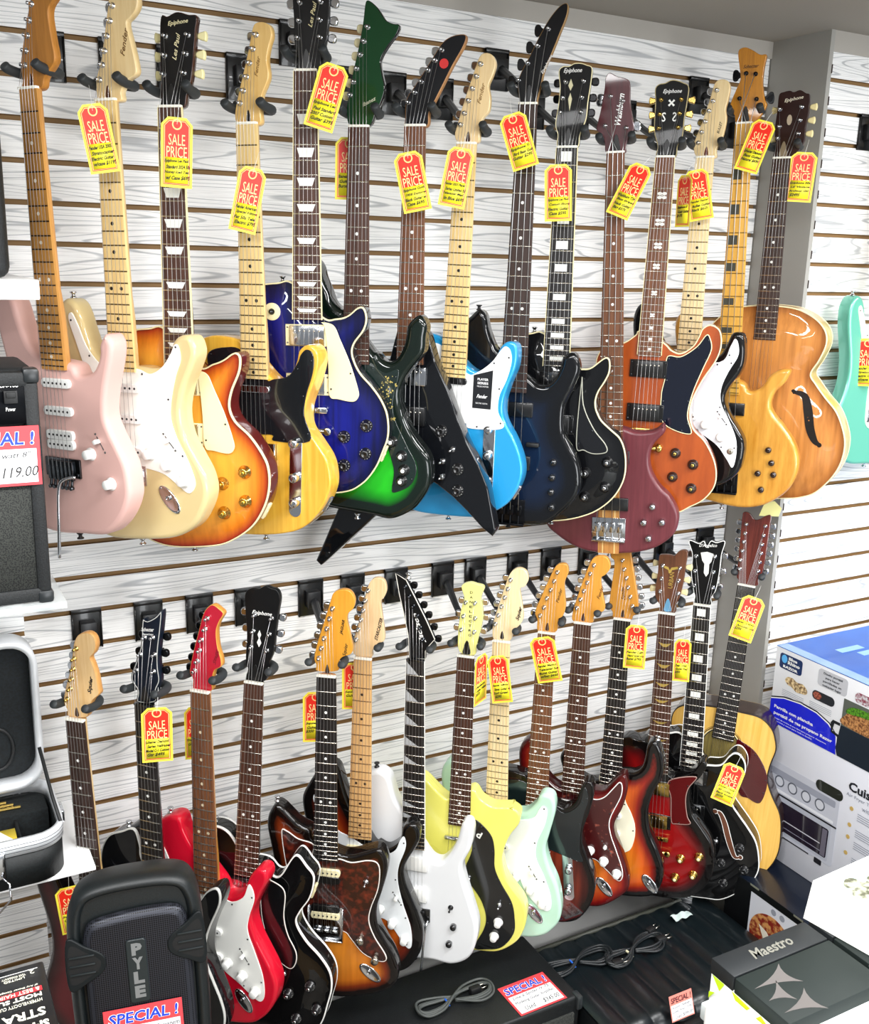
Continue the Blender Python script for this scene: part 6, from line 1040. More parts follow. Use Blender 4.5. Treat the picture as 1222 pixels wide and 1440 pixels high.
def sale_tag(k, T, label, lines):
    A = Vector(T['A']); B_ = Vector(T['B']); A = Vector((A.x, A.y, A.z+CZ)); B_ = Vector((B_.x, B_.y, B_.z+CZ))
    up = (A-B_).normalized(); s = T['h']/.115; wr = T['w']/(.057*s)
    ph = T['ph']+(math.degrees(math.acos(max(.35, min(1, wr)))) if wr < .93 else 0)*(1 if k not in ('L8',) else -1)
    Mx = frame(B_, ph, up, s/1000)
    if wr >= .72: Mx = frame(B_, T['ph'], up, s/1000) @ Matrix.Diagonal((min(1.1, wr), 1, 1, 1))
    root = empty('sale_tag', Mx); tag(root, label, 'price tag', 'red and yellow sale tags')
    O = (0, 57.5, 0)
    bm = bmesh.new(); prism(bm, shape(card_pts(57, 115, 12), False), 0, .35)
    finish(bm, 'card', TAGY, root, O, smooth=False)
    inst(src('tagpanel', tag_panel, TAGR), 'red_panel', root, O)
    inst(src('tagyel', tag_yellow, mat('#fdf02c', .45)), 'writing_panel', root, O)
    inst(src('tagline', tag_line, TAGC), 'printed_line', root, O)
    if 'taglet' not in _src:
        o = lettering('lettering', [('SALE', 0, 21, 30, 18, dict(z=.9, bold=.0)), ('PRICE', 0, 1, 37, 18, dict(z=.9, bold=.0))], mat('#ffe9a0', .5), None)
        _src['taglet'] = o.data; COL.objects.unlink(o); bpy.data.objects.remove(o)
    inst(_src['taglet'], 'lettering', root, O)
    n = len(lines); it = []
    for i, tx in enumerate(lines):
        w = min(44, 3.6*len(tx)+4); it.append((tx, -22+w/2+(3 if i % 2 else 0), -14-i*9.2, w, 6.2 if '$' not in tx else 7.5, dict(z=1.0, shear=.3, rot=.03, bold=.03)))
    lettering('handwriting', it, INK, root, O)
    bm = bmesh.new(); tube(bm, [(0, 46, 1), (1, 58, 0), (3, 74, -8), (4, 90, -22)], .45, 5)
    finish(bm, 'string_loop', mat('#e8e8e4', .6), root, O)
TL = dict(
U2=('on the neck of the cream guitar', ['Fender USA 2005', 'Stratocaster', 'Electric Guitar', 'w/case $1195']),
U3=('on the neck of the honey sunburst guitar', ['Epiphone Les Paul', 'Standard 2024 50s', 'Honey Iced Tea', 'w/ Case $695']),
U4=('on the neck of the butterscotch yellow guitar', ['Fender American', 'Special Edition', 'Fat 50s Tele', 'Electric $795']),
U5=('hanging tilted right of the dark blue guitar neck', ['Epiphone Les', 'Paul Standard', '2007 Custom', 'Guitar $395']),
U6=('half hidden behind the neck of the green sunburst guitar', ['Ibanez Electric', 'Guitar used', 'Burst $295']),
U7=('on the neck of the black V shaped guitar', ['Epiphone Goth', '1958 Explorer', 'Black Guitar w', 'Case $695']),
U8=('on the neck of the sky blue guitar', ['Fender 2023 Player', 'Series Limited Ed', 'Telecaster Mapl', 'In Blue $695']),
U9=('on the neck of the dark blue bass', ['Epiphone T-', 'Bird Bass Guit', 'Guitar $295']),
U10=('on the neck of the black guitar with cream binding', ['Epiphone Les Paul', 'Custom Ebony', 'Electric Guitar', 'Case $595']),
U11=('hanging tilted right of the maroon bass neck', ['Washburn T24', 'Bass Striped', 'Neck Guitar', 'Bag $375']),
U12=('narrow, left of two overlapping below gold tuners', ['Epiphone E', 'Gold Guitar', '$1195']),
U13=('on a pale maple neck, right one of two overlapping', ['Fender Squier', 'Bullet Guitar', 'Black $625']),
U14=('hanging tilted on the neck of the natural ash bass', ['Schecter Diamond', 'Bass Guitar', 'Natural $695']),
U15=('right of the dark headstock of the archtop guitar', ['Epiphone 50s', 'LE Vintage', 'Archtop Gtr', '$2495']),
U16=('on the sea green guitar at the right edge', ['Fender USA', 'Stratocaster', 'Electric Guitar', 'w/case $895']),
L1=('in shade left of the black loudspeaker', ['Squier Strat', 'Guitar $295']),
L2=('below the dark blue notched headstock', ['Schecter Diamond', 'Series Hellraiser', 'Model C-1 Custom', 'Gtr $495']),
L3=('half hidden behind the neck of the bright red guitar', ['Washburn', 'Guitar $195']),
L5=('half hidden behind the neck of the tortoiseshell offset guitar', ['Squier Jag', 'Guitar Burst', '$350']),
L6=('half hidden behind the plain maple neck in the lower row', ['Squier Star', 'Guitar $195']),
L8=('seen narrow between yellow and mint guitars', ['Danelectro', 'Guitar Yellow', '$375']),
L9=('on the neck of the pale mint guitar', ['Squier Affinity', 'Strat Guitar w', 'Surf Green', '$295']),
L10=('on the neck of the dark brown burst guitar', ['Fender Mexico', 'Telecaster Sun', 'Burst Guitar', 'w/bag $650']),
L12=('right of the orange sunburst guitar neck, lower row', ['Fender Left', 'Hand Strat Gtr', 'Burst $795']),
L13=('between the necks under the brown and black headstocks', ['Dean Urban', 'Guitar Red', '$450']),
L15=('hanging tilted on the twelve string acoustic guitar', ['Ibanez 12 String', 'Acoustic Gtr', '$295']),
L14=('lying on the body of the black hollow guitar', ["D'Angelico Premier", 'SS Guitar', 'Black w/case', '$550']))
for k, (lb, ln) in TL.items(): sale_tag(k, TG[k], 'red and yellow sale tag '+lb, ln)

# ================================================================== gear around the guitars
TOLEX = speckle('#050607', '#1c2022', 420., .4, .7, .6, 0., .5); CLOTH = speckle('#101213', '#3a3c38', 420., .25, .6, .8, 0., .3, True)
CARTON = mat('#e9ebf0', .5)
def flat(name, pts, m, parent, z=.4, th=.4, smooth=False, loc=None):
    bm = bmesh.new(); prism(bm, shape(pts, smooth, 3.), z-th, z); return finish(bm, name, m, parent, loc, smooth=False)
def rectp(x0, x1, y0, y1, c=0):
    if not c: return [(x0, y0), (x1, y0), (x1, y1), (x0, y1)]
    o = []
    for cx, cy, a0 in ((x1-c, y0+c, -PI/2), (x1-c, y1-c, 0), (x0+c, y1-c, PI/2), (x0+c, y0+c, PI)):
        o += [(cx+c*math.cos(a0+i*PI/10), cy+c*math.sin(a0+i*PI/10)) for i in range(6)]
    return o
def circ(x, y, r, n=20, ry=None): return [(x+r*math.cos(2*PI*i/n), y+(ry or r)*math.sin(2*PI*i/n)) for i in range(n)]
def slab(bm, pts, z0, z1, bev=0.): prism(bm, shape(pts, False), z0, z1, bev)

def price_sign(M, label, lines, w=135, h=100, pale=False):
    root = empty('price_sign', M); tag(root, label, 'sign', 'SPECIAL price signs')
    flat('card', rectp(0, w, 0, h), mat('#e8434a' if not pale else '#e88a7c', .5), root, .5, .5)
    flat('writing_panel', rectp(w*.04, w*.96, h*.05, h*.62), mat('#fbfbff', .5), root, .7, .2)
    bm = bmesh.new()
    letter_bm(bm, 'SPECIAL !', w*.5, h*.8, w*.9, h*.24, z=.8, bold=.05, shear=.1, mi=0)
    letter_bm(bm, 'SPECIAL !', w*.5, h*.8, w*.88, h*.22, z=1.2, bold=.02, shear=.1, mi=1)
    finish(bm, 'lettering', [mat('#ffffff', .5) if not pale else mat('#e88a7c', .5), mat('#1d3fc4' if not pale else '#4a1a20', .5)], root, smooth=False)
    lettering('handwriting', [(t, x*w, y*h, ww*w, hh*h, dict(z=.9, shear=.3, rot=.03)) for t, x, y, ww, hh in lines], INK, root)
    return root

# --- practice amplifier at the left edge
x0, x1, yf, yb, z0, z1 = -.21, .214, -.475, -.27, -.562, -.18
root = empty('practice_amplifier', Matrix.Translation((0, -.37, z0+CZ))); tag(root, 'black practice amplifier with a price sign taped on, cut off by the left edge', 'amplifier')
inv = Vector((0, .37, -z0-CZ))
def W(bm):
    for v in bm.verts: v.co += inv
    return bm
bm = bmesh.new(); box(bm, x0, x1, yf+.012, yb, z0+CZ, z1+CZ, .012, 3); finish(W(bm), 'cabinet', TOLEX, root)
bm = bmesh.new(); box(bm, x0, x1, yf, yf+.02, z0+CZ, z0+.025+CZ, .006); box(bm, x1-.022, x1, yf, yf+.02, z0+CZ, z1-.01+CZ, .006); box(bm, x0, x1, yf, yf+.02, z1-.03+CZ, z1-.005+CZ, .006); box(bm, x0, x1, yf, yf+.02, -.345+CZ, -.27+CZ, .003)
finish(W(bm), 'front_frame', TOLEX, root)
bm = bmesh.new(); box(bm, x0+.02, .196, yf+.002, yf+.014, -.266+CZ, -.192+CZ); finish(W(bm), 'control_panel', mat('#0a0c10', .35), root)
bm = bmesh.new(); box(bm, x0+.02, x1-.02, yf+.004, yf+.014, z0+.02+CZ, -.34+CZ); finish(W(bm), 'grille_cloth', CLOTH, root)
lb = empty('x'); bpy.data.objects.remove(lb)
fr = Matrix.Translation((0, 0, 0))
def front_text(name, items, y, parent, off, m):
    bm = bmesh.new()
    for it in items: letter_bm(bm, *it[:5], **(it[5] if len(it) > 5 else {}))
    R = Matrix.Translation((0, y, 0)) @ Matrix.Rotation(PI/2, 4, 'X')
    for v in bm.verts: v.co = R @ v.co+off
    return finish(bm, name, m, parent, smooth=False)
front_text('lettering', [('BA-108', .172, -.206+CZ, .026, .006, dict(th=.0004, bold=.02)), ('Power', .172, -.243+CZ, .014, .006, dict(th=.0004)), ('Headphones', .13, -.243+CZ, .03, .006, dict(th=.0004))], yf+.0015, root, inv, WHITEP)
bm = bmesh.new(); box(bm, .163, .183, yf-.002, yf+.004, -.234+CZ, -.214+CZ, .001); box(bm, .166, .180, yf-.005, yf-.001, -.225+CZ, -.216+CZ, .001); finish(W(bm), 'power_switch', BLACKM, root)
for xx in (x1, x0):
    for zz in (z0, z1-.004):
        bm = bmesh.new(); box(bm, xx-.022 if xx > 0 else xx-.003, xx+.003 if xx > 0 else xx+.022, yf-.003, yf+.03, zz+CZ-(0 if zz > -.3 else .003)-(.02 if zz > -.3 else 0), zz+CZ+(.004 if zz > -.3 else .02), .006)
        finish(W(bm), 'corner_guard', mat('#1c2022', .35), root)
price_sign(frame((.074, yf-.004, -.364+CZ), 0, (0, 0, 1), .001), 'red and white SPECIAL sign taped to the amplifier at the left edge', [('Amp 20 watt 8"', .55, .5, .7, .12), ('$119.00', .72, .22, .5, .2)], 136, 95)
bm = bmesh.new(); box(bm, -.7, .235, -.485, 0, -.575+CZ, -.5635+CZ, .001)
tag(finish(bm, 'display_shelf', mat('#e8f0f0', .1, alpha=.35)), 'clear acrylic shelf carrying the practice amplifier at the left edge', 'shelf')
# --- speaker above on a white shelf
bm = bmesh.new(); box(bm, -.7, .232, -.43, -.001, -.078+CZ, -.047+CZ, .002); tag(finish(bm, 'display_shelf', mat('#f6f7f7', .4)), 'thick white shelf above the practice amplifier at the left edge', 'shelf')
root = empty('loudspeaker', Matrix.Translation((0, -.3, -.0465+CZ))); tag(root, 'black speaker cabinet on the white shelf, only its right edge in view', 'speaker')
bm = bmesh.new(); box(bm, -.18, .196, -.095, .13, 0, .30, .018, 3); finish(bm, 'cabinet', TOLEX, root)
bm = bmesh.new(); box(bm, -.16, .165, -.103, -.09, .02, .28, .004); finish(bm, 'grille_cloth', CLOTH, root)
# --- white shelf with the open instrument case
bm = bmesh.new(); box(bm, -.7, .278, -.328, -.046, -1.169+CZ, -1.161+CZ, .0015); tag(finish(bm, 'display_shelf', mat('#fbfbfb', .35)), 'thin white shelf under the open instrument case', 'shelf')
root = empty('instrument_case', Matrix.Translation((0, -.22, -1.1605+CZ))); tag(root, 'open black instrument case with silver rims on the white shelf at the left edge', 'case')
def rim_ring(x0, x1, y0, y1, c, z0, z1, t):
    bm = bmesh.new(); a = shape(rectp(x0, x1, y0, y1, c), False)
    a = resample(a, .008); rr = []
    for d, z in ((0, z0), (0, z1), (t, z1), (t, z0)): rr.append([bm.verts.new((p.x, p.y, z)) for p in inset(a, d)])
    for p, q in zip(rr, rr[1:]+rr[:1]): ringfaces(bm, p, q)
    return bm
finish(rim_ring(-.30, .226, -.118, .118, .055, .002, .072, .006), 'tub', speckle('#05090a', '#0d1416', 300., .4, .6, .6, 0., .3), root)
bm = bmesh.new(); a = shape(rectp(-.295, .221, -.113, .113, .05), False); prism(bm, a, .002, .006); finish(bm, 'bottom', BLACKM, root)
for i, (zz, g) in enumerate(((.072, .002), (.079, .003), (.086, .002), (.093, .003))):
    pass
bm = rim_ring(-.303, .229, -.121, .121, .057, .070, .100, .009)
b2 = [(-.0012, .0765), (-.0012, .0835), (-.0012, .0905)]
rm_ = finish(bm, 'silver_rim', mat('#e2e5e8', .4, .25), root)
bm = bmesh.new()
for d, z in b2:
    a = resample(shape(rectp(-.303, .229, -.121, .121, .057), False), .01); r1 = [bm.verts.new((p.x, p.y, z)) for p in inset(a, -.0005)]; r2 = [bm.verts.new((p.x, p.y, z+.0012)) for p in inset(a, -.0005)]; ringfaces(bm, r1, r2)
finish(bm, 'rim_groove', mat('#4a4e54', .4, .5), rm_)
bm = bmesh.new(); box(bm, -.29, .215, .028, .108, .006, .07, .004); box(bm, .15, .155, -.11, .03, .006, .06); finish(bm, 'lining_tray', speckle('#060a0b', '#10181a', 200., .4, .6, .9, 0., .3), root)
# lid standing behind
lid = empty('lid'); lid.parent = root; lid.location = (0, .112, .105)
def lidpart(name, pts, y0, y1, m, hole=None):
    bm = bmesh.new(); a = resample(shape(pts, False), .008)
    if hole is None:
        prism(bm, a, y0, y1)
    else:
        rr = [[bm.verts.new((p.x, p.y, z)) for p in inset(a, d)] for d, z in ((0, y0), (0, y1), (hole, y1), (hole, y0))]
        for p, q in zip(rr, rr[1:]+rr[:1]): ringfaces(bm, p, q)
    for v in bm.verts: v.co = Vector((v.co.x, -v.co.z, v.co.y))
    return finish(bm, name, m, lid)
lidpart('lid_shell', rectp(-.30, .215, 0, .31, .05), -.012, -.004, BLACKM)
lidpart('lid_rim', rectp(-.303, .218, -.003, .313, .053), -.012, .045, mat('#dcdfe2', .4, .25), .012)
lidpart('lid_lining', rectp(-.29, .206, .01, .30, .045), -.004, .004, speckle('#05090b', '#0c1418', 200., .4, .6, .85, 0., .3))
bm = bmesh.new(); tube(bm, [(.135+.03*math.cos(i*PI/12), -.006, .075+.045*math.sin(i*PI/12)) for i in range(25)], .004, 6, caps=False); finish(bm, 'bell_recess', BLACKM, lid)
bm = bmesh.new(); tube(bm, [(.205, .02, .21), (.218, -.02, .12), (.222, -.085, .10)], .0035, 6); finish(bm, 'lid_stay', BLACKM, root)
bm = bmesh.new(); box(bm, .085, .118, -.127, -.119, .03, .082, .002); box(bm, .228, .236, -.04, .0, .07, .095, .002); tube(bm, [(.11, -.13, .035), (.12, -.145, .03), (.12, -.15, -.0), (.10, -.15, -.02), (.06, -.15, -.035)], .002, 8)
finish(bm, 'latch', CHROME, root)
bm = bmesh.new()
for q in range(3): tube(bm, [(.06+q*.006, .06+q*.012, .072), (.165-q*.012, .05+q*.014, .075)], .003, 8)
box(bm, .11, .125, .045, .085, .066, .08, .002)
o = finish(bm, 'instrument_keys', mat('#d8b968', .25, .9), None); o.location = (0, -.22, -1.1605+CZ); tag(o, 'gold and silver instrument parts lying in the tray of the open case', 'instrument part')
bm = bmesh.new(); box(bm, .0, .145, -.11, -.03, .0, .003); o = finish(bm, 'folder', mat('#f0d23a', .5), None); o.location = (0, -.22, -1.088+CZ); tag(o, 'yellow paper folder lying inside the open instrument case', 'folder')
bm = bmesh.new(); box(bm, -.03, .03, -.045, .045, 0, .001); 
for q in range(3): box(bm, -.01+q*.008, -.008+q*.008, -.01, .01, .001, .0013, mi=1)
o = finish(bm, 'price_slip', [mat('#f4f4f0', .5), INK], None, smooth=False); o.location = (.105, -.295, -1.0845+CZ); o.rotation_euler = (0, 0, .5); tag(o, 'white paper slip on the yellow folder inside the case', 'paper')

# --- boxed shaver at the bottom left corner
M = Matrix.Translation((.121, -.859, -.95+CZ)) @ Matrix.Diagonal((.001, .001, .001, 1))
root = empty('product_box', Matrix.Translation((0, -1.03, -1.0+CZ))); tag(root, 'black product box with upside-down white lettering in the bottom left corner', 'box')
def on(o): o.matrix_parent_inverse = root.matrix_world.inverted(); return o
bm = bmesh.new(); box(bm, -.2, .121, -1.2, -.859, -1.0+CZ, -.95+CZ, .003); finish(bm, 'carton', mat('#0b0f14', .35, coat=.3), root).matrix_parent_inverse = root.matrix_world.inverted()
bm = bmesh.new(); T3 = lambda s, x, y, w, h, **k: letter_bm(bm, s, x, y, w, h, z=.0, rot=PI, th=.0004, **k)
T3('2', .104, -.8775, .006, .008); T3('YEAR WARRANTY', .081, -.879, .030, .004); T3('LIMITED', .081, -.885, .026, .004)
T3('of Any Shaver Category', .082, -.906, .052, .004); T3('& BEST HAIR', .084, -.915, .050, .007); T3('MOST SU', .083, -.9265, .054, .008, bold=.03); T3('HYPERVELOCITY CUT', .082, -.938, .054, .006)
T3('STRA', .084, -.961, .052, .016, bold=.02); T3('SMOOTH', .078, -.985, .066, .014, bold=.04)
for v in bm.verts: v.co += Vector((0, 0, -.9496+CZ))
finish(bm, 'lettering', mat('#f2f0dc', .5), root, smooth=False).matrix_parent_inverse = root.matrix_world.inverted()
bm = bmesh.new(); box(bm, .05, .112, -.9195, -.9105, -.9502+CZ, -.9497+CZ); box(bm, .02, .112, -.872, -.8712, -.9502+CZ, -.9497+CZ, mi=1); finish(bm, 'red_band', [mat('#d8323a', .5), WHITEP], root, smooth=False).matrix_parent_inverse = root.matrix_world.inverted()
bm = bmesh.new(); box(bm, -.25, .112, -1.25, -.87, 0, -1.0005+CZ, .004); tag(finish(bm, 'carton', mat('#b8955e', .7)), 'plain brown carton standing under the black product box', 'box')

# --- portable PA loudspeaker
PM = frame((.308, -.60, -1.494+CZ), 13, (-.02, .10, 1), .001)
root = empty('loudspeaker', PM); tag(root, 'black moulded portable loudspeaker with a wire-mesh front at the bottom left', 'speaker')
out = [(-100, 0), (-112, 60), (-117, 150), (-118, 260), (-115, 350), (-108, 396), (-90, 424), (-55, 436), (0, 439), (55, 436), (90, 424), (108, 396), (115, 350), (118, 260), (117, 150), (112, 60), (102, 0)]
p = shape(out, True, 6.)
bm = bmesh.new(); rr = []
for d, z in ((10, -200), (2, -150), (0, -90), (0, -24), (3, -8), (9, 0), (15, 3), (21, -2), (24, -8)): rr.append([bm.verts.new((q.x, q.y*{-200: .84, -150: .90, -90: .96}.get(z, 1), z)) for q in inset(p, d)])
for a, b in zip(rr, rr[1:]): ringfaces(bm, a, b)
cap(bm, rr[0], True); cap(bm, rr[-1]); finish(bm, 'cabinet', speckle('#0a0f10', '#141a1c', .4, .3, .7, .45, 0., .15), root)
grille_m = bpy.data.materials.new('wire_mesh'); grille_m.use_nodes = True; nt = grille_m.node_tree; bs = nt.nodes['Principled BSDF']; tc = nt.nodes.new('ShaderNodeTexCoord'); vo = nt.nodes.new('ShaderNodeTexVoronoi'); vo.inputs['Scale'].default_value = .27; vo.inputs['Randomness'].default_value = 0.
rp = ramp(nt, [(.30, '#020203'), (.48, '#34363e')]); nt.links.new(tc.outputs['Object'], vo.inputs['Vector']); nt.links.new(vo.outputs['Distance'], rp.inputs['Fac']); nt.links.new(rp.outputs['Color'], bs.inputs['Base Color']); bs.inputs['Roughness'].default_value = .4; bs.inputs['Metallic'].default_value = .5
gq = shape([(-86, 20), (-89, 150), (-89, 310), (-85, 352), (-70, 372), (-20, 380), (30, 382), (72, 377), (87, 358), (91, 310), (91, 150), (88, 20)], True, 5.)
bm = bmesh.new(); rr = [[bm.verts.new((q.x, q.y, z)) for q in inset(gq, d)] for d, z in ((0, -4), (0, 3), (5, 8), (14, 11))]
for a, b in zip(rr, rr[1:]): ringfaces(bm, a, b)
cap(bm, rr[-1]); finish(bm, 'wire_grille', grille_m, root)
for s in (-1, 1):
    bm = bmesh.new(); y = 258+42+(s > 0)*10
    prism(bm, shape([(s*116, y-42), (s*84, y-34), (s*58, y-18), (s*52, y), (s*58, y+16), (s*84, y+34), (s*114, y+50)], True, 4.), 8, 13, 2)
    pt_ = finish(bm, 'port_surround', mat('#0a1012', .55, spec=.3), root)
    bm = bmesh.new()
    prism(bm, shape([(s*112, y-30), (s*84, y-24), (s*64, y-10), (s*62, y+6), (s*84, y+24), (s*110, y+38)], True, 4.), 12.5, 13.2); finish(bm, 'port_opening', mat('#040506', .7), pt_)
    bm = bmesh.new()
    for q in (-14, 2, 18): box(bm, min(s*112, s*70), max(s*112, s*70), y+q-1.5, y+q+1.5, 13, 16, .8)
    finish(bm, 'louvre', mat('#171e20', .5), pt_)
bm = bmesh.new(); prism(bm, shape(rectp(-18, 16, 212, 332, 6), False), 9, 14, 1.5); lp = finish(bm, 'logo_plate', mat('#1a2224', .4), root)
for i, ch in enumerate('PYLE'): lettering('logo', [(ch, 0, 314-i*27, 18, 23, dict(z=14.2, bold=.06, rot=0 if i != 2 else 0))], mat('#8c9092', .35, .5), lp)
price_sign(PM @ Matrix.Translation((-66, 112, 14)) @ Matrix.Rotation(-.0, 4, 'Z'), 'red and white SPECIAL sign taped to the front of the black loudspeaker', [('8" Bluetooth PA system', .55, .5, .8, .13), ('w/ light $129.00', .6, .22, .6, .16)], 134, 95)
bm = bmesh.new(); box(bm, .19, .44, -.63, -.44, 0, -1.497+CZ, .006); tag(finish(bm, 'equipment_case', TOLEX), 'plain black equipment case standing under the portable loudspeaker', 'case')

# --- black amplifier box in the middle of the floor
root = empty('guitar_amplifier', Matrix.Translation((.99, -.34, 0))); tag(root, 'plain black guitar amplifier on the floor with a cable and a price sign on top', 'amplifier')
bm = bmesh.new(); box(bm, -.4, .385, -.13, .13, 0, -1.7505+CZ, .008, 3); finish(bm, 'cabinet', speckle('#080a0b', '#14181a', 350., .4, .65, .5, 0., .25), root)
bm = bmesh.new()
box(bm, -.38, .365, -.136, -.128, .03, .36, .002); finish(bm, 'grille_cloth', CLOTH, root)
for xx in (-.402, .370):
    for zz in ((.365, .402), (0, .03)):
        bm = bmesh.new(); box(bm, xx, xx+.017, -.1385, -.11, zz[0], zz[1], .004); finish(bm, 'corner_guard', mat('#2a2e30', .35), root)
price_sign(Matrix.Translation((1.203, -.466, -1.7495+CZ)) @ Matrix.Rotation(.02, 4, 'Z') @ Matrix.Diagonal((.001, .001, .001, 1)), 'red and white SPECIAL sign lying on the plain black amplifier', [('Line 6 Spider IV 75', .5, .54, .8, .11), ('Modeling Guitar Amplifier', .5, .38, .85, .11), ('Used      $345.00', .55, .17, .75, .15)], 136, 105)
def cord(name, M, loops, r, m, ties, label, plugs):
    root = empty(name, M); tag(root, label, 'cable', 'coiled power cords')
    bm = bmesh.new()
    for pts in loops: tube(bm, catmull([Vector(q) for q in pts], 8, False), r, 8)
    finish(bm, 'cord', m, root)
    for x, y, z, h, tm in ties:
        bm = bmesh.new(); tube(bm, [(x+.2*(h*.5), y-h, z*.4), (x, y-h*.6, z+1.5), (x-.5, y+h*.6, z+1.5), (x, y+h, z*.4)], 3.2 if tm != 'b' else 2.5, 8); finish(bm, 'tie', mat({'b': '#2a6ad8', 'c': '#e8e2c0'}[tm], .5), root)
    for x, y, a in plugs:
        bm = bmesh.new(); box(bm, -16, 14, -9, 9, 0, 16, 4); pl = finish(bm, 'plug', BLACKM, root, (x, y, 0)); pl.rotation_euler = (0, 0, a)
        bm = bmesh.new(); box(bm, 14, 32, -6.5, -5, 5, 11); box(bm, 14, 32, 5, 6.5, 5, 11); finish(bm, 'prongs', NICKEL, pl)
random.seed(11)
def loopset(L, Wd, n, r, cx=0, squeeze=.25, top=3):
    o = []
    for i in range(n):
        w = Wd*(.45+.55*i/n)*random.uniform(.8, 1.1); l = L*random.uniform(.85, 1.); sh = random.uniform(-6, 6); z = r+random.uniform(0, r*top)
        o.append([(cx, -4+sh*.2, z), (cx+l*.25, -w*.5, z), (cx+l*.45, -w*.4, z), (cx+l*.52, 0, z+r), (cx+l*.45, w*.4, z), (cx+l*.2, w*.35, z+r), (cx, 3, z+r*2), (cx-l*.2, -w*.3, z), (cx-l*.42, -w*.35, z), (cx-l*.5, 0, z+r), (cx-l*.42, w*.4, z), (cx-l*.2, w*.3, z), (cx, 5+sh*.2, z)])
    return o
mm = lambda x, y, z, a: Matrix.Translation((x, y, z+CZ)) @ Matrix.Rotation(a, 4, 'Z') @ Matrix.Diagonal((.001, .001, .001, 1))
cord('power_cord', mm(1.085, -.35, -1.7495, .02), loopset(205, 75, 5, 3.2), 3.2, mat('#4a4e4c', .45), [(-22, 0, 8, 12, 'b')], 'grey power cord tied with blue wire on the plain black amplifier', [(62, 4, 0)])
cord('power_cord', mm(1.46, -.345, -1.776, .0), loopset(200, 90, 4, 3.2), 3.2, mat('#1c2022', .4), [(-20, 2, 8, 16, 'b')], 'black power cord tied with blue wire on the padded amplifier', [(88, -52, -.1)])
cord('power_cord', mm(1.62, -.375, -1.776, .15), loopset(200, 80, 5, 3.2), 3.2, mat('#202426', .4), [(-22, 0, 8, 15, 'c')], 'black power cord with a cream band on the padded amplifier', [(95, -12, -.2), (100, 30, .1)])

# --- padded (tuck and roll) amplifier
root = empty('guitar_amplifier', Matrix.Translation((1.68, -.4, 0))); tag(root, 'black padded amplifier with rolled upholstery and a row of knobs', 'amplifier')
bm = bmesh.new(); nx = 9*12; path = []
path += [(.15-.305*i/8, .362, 0, 1) for i in range(9)]
for i in range(1, 8): a = PI/2*i/7; path.append((-.155-.035*math.sin(a)+.0, .362-.035*(1-math.cos(a)), -math.sin(a), math.cos(a)))
path += [(-.192, .318, -1, 0)]
grid = []
for i in range(nx+1):
    x = -.295+.59*i/nx; t_ = ((x+.295)/.59*9) % 1.; s = .0085*(1-(2*t_-1)**2)
    grid.append([bm.verts.new((x, y+ny*s, z+nz_*s)) for y, z, ny, nz_ in path])
for i in range(nx):
    for j in range(len(path)-1): bm.faces.new((grid[i][j], grid[i][j+1], grid[i+1][j+1], grid[i+1][j]))
bm.normal_update(); bmesh.ops.recalc_face_normals(bm, faces=bm.faces)
up_ = sum(f.normal.z for f in bm.faces)
if up_ < 0: bmesh.ops.reverse_faces(bm, faces=bm.faces)
finish(bm, 'padded_cover', mat('#10171a', .3), root, ang=2.)
bm = bmesh.new(); box(bm, -.294, .294, -.183, .148, 0, .352, .003); finish(bm, 'cabinet', mat('#0c1012', .4), root)
bm = bmesh.new(); tube(bm, [(-.295, .151, .368), (.295, .151, .368)], .006, 8); finish(bm, 'piping', mat('#3a3c34', .5), root)
bm = bmesh.new(); box(bm, -.29, .29, -.215, -.186, .15, .335, .004); pn = finish(bm, 'control_panel', mat('#0a0a0c', .3), root)
for i in range(11):
    x = -.26+i*.05
    bm = bmesh.new(); lathe(bm, 0, 0, [(.013, 0), (.013, .006), (.010, .009), (.0095, .022)], 16); lathe(bm, 0, 0, [(.007, .022), (.0065, .0235)], 14, 1)
    kn = finish(bm, 'knob', [BLACK, CHROME], root, (x, -.215, .31 if i % 2 else .30)); kn.rotation_euler = (PI/2, 0, 0)
price_sign(frame((1.553, -.606, -1.795+CZ), 0, (0, .35, 1), .001), 'small pale red SPECIAL sign on the front of the padded amplifier', [('Kustom Challenger', .5, .52, .8, .1), ('Guitar Amp, 1970s', .5, .36, .85, .1), ('Used  $395.00', .55, .15, .75, .14)], 72, 62, True)
bm = bmesh.new(); nn = 9
g = [[bm.verts.new((1.80+.06*i/nn+.001*math.sin(j*2.1), -.31-.025*j/4, -1.765+CZ+.003*math.sin(i*1.3+j))) for j in range(5)] for i in range(nn+1)]
for i in range(nn):
    for j in range(4): bm.faces.new((g[i][j], g[i][j+1], g[i+1][j+1], g[i+1][j]))
tag(finish(bm, 'plastic_bag', mat('#d8e8e4', .12, spec=.8)), 'small crinkled clear plastic bag below the dark red burst guitar', 'bag')

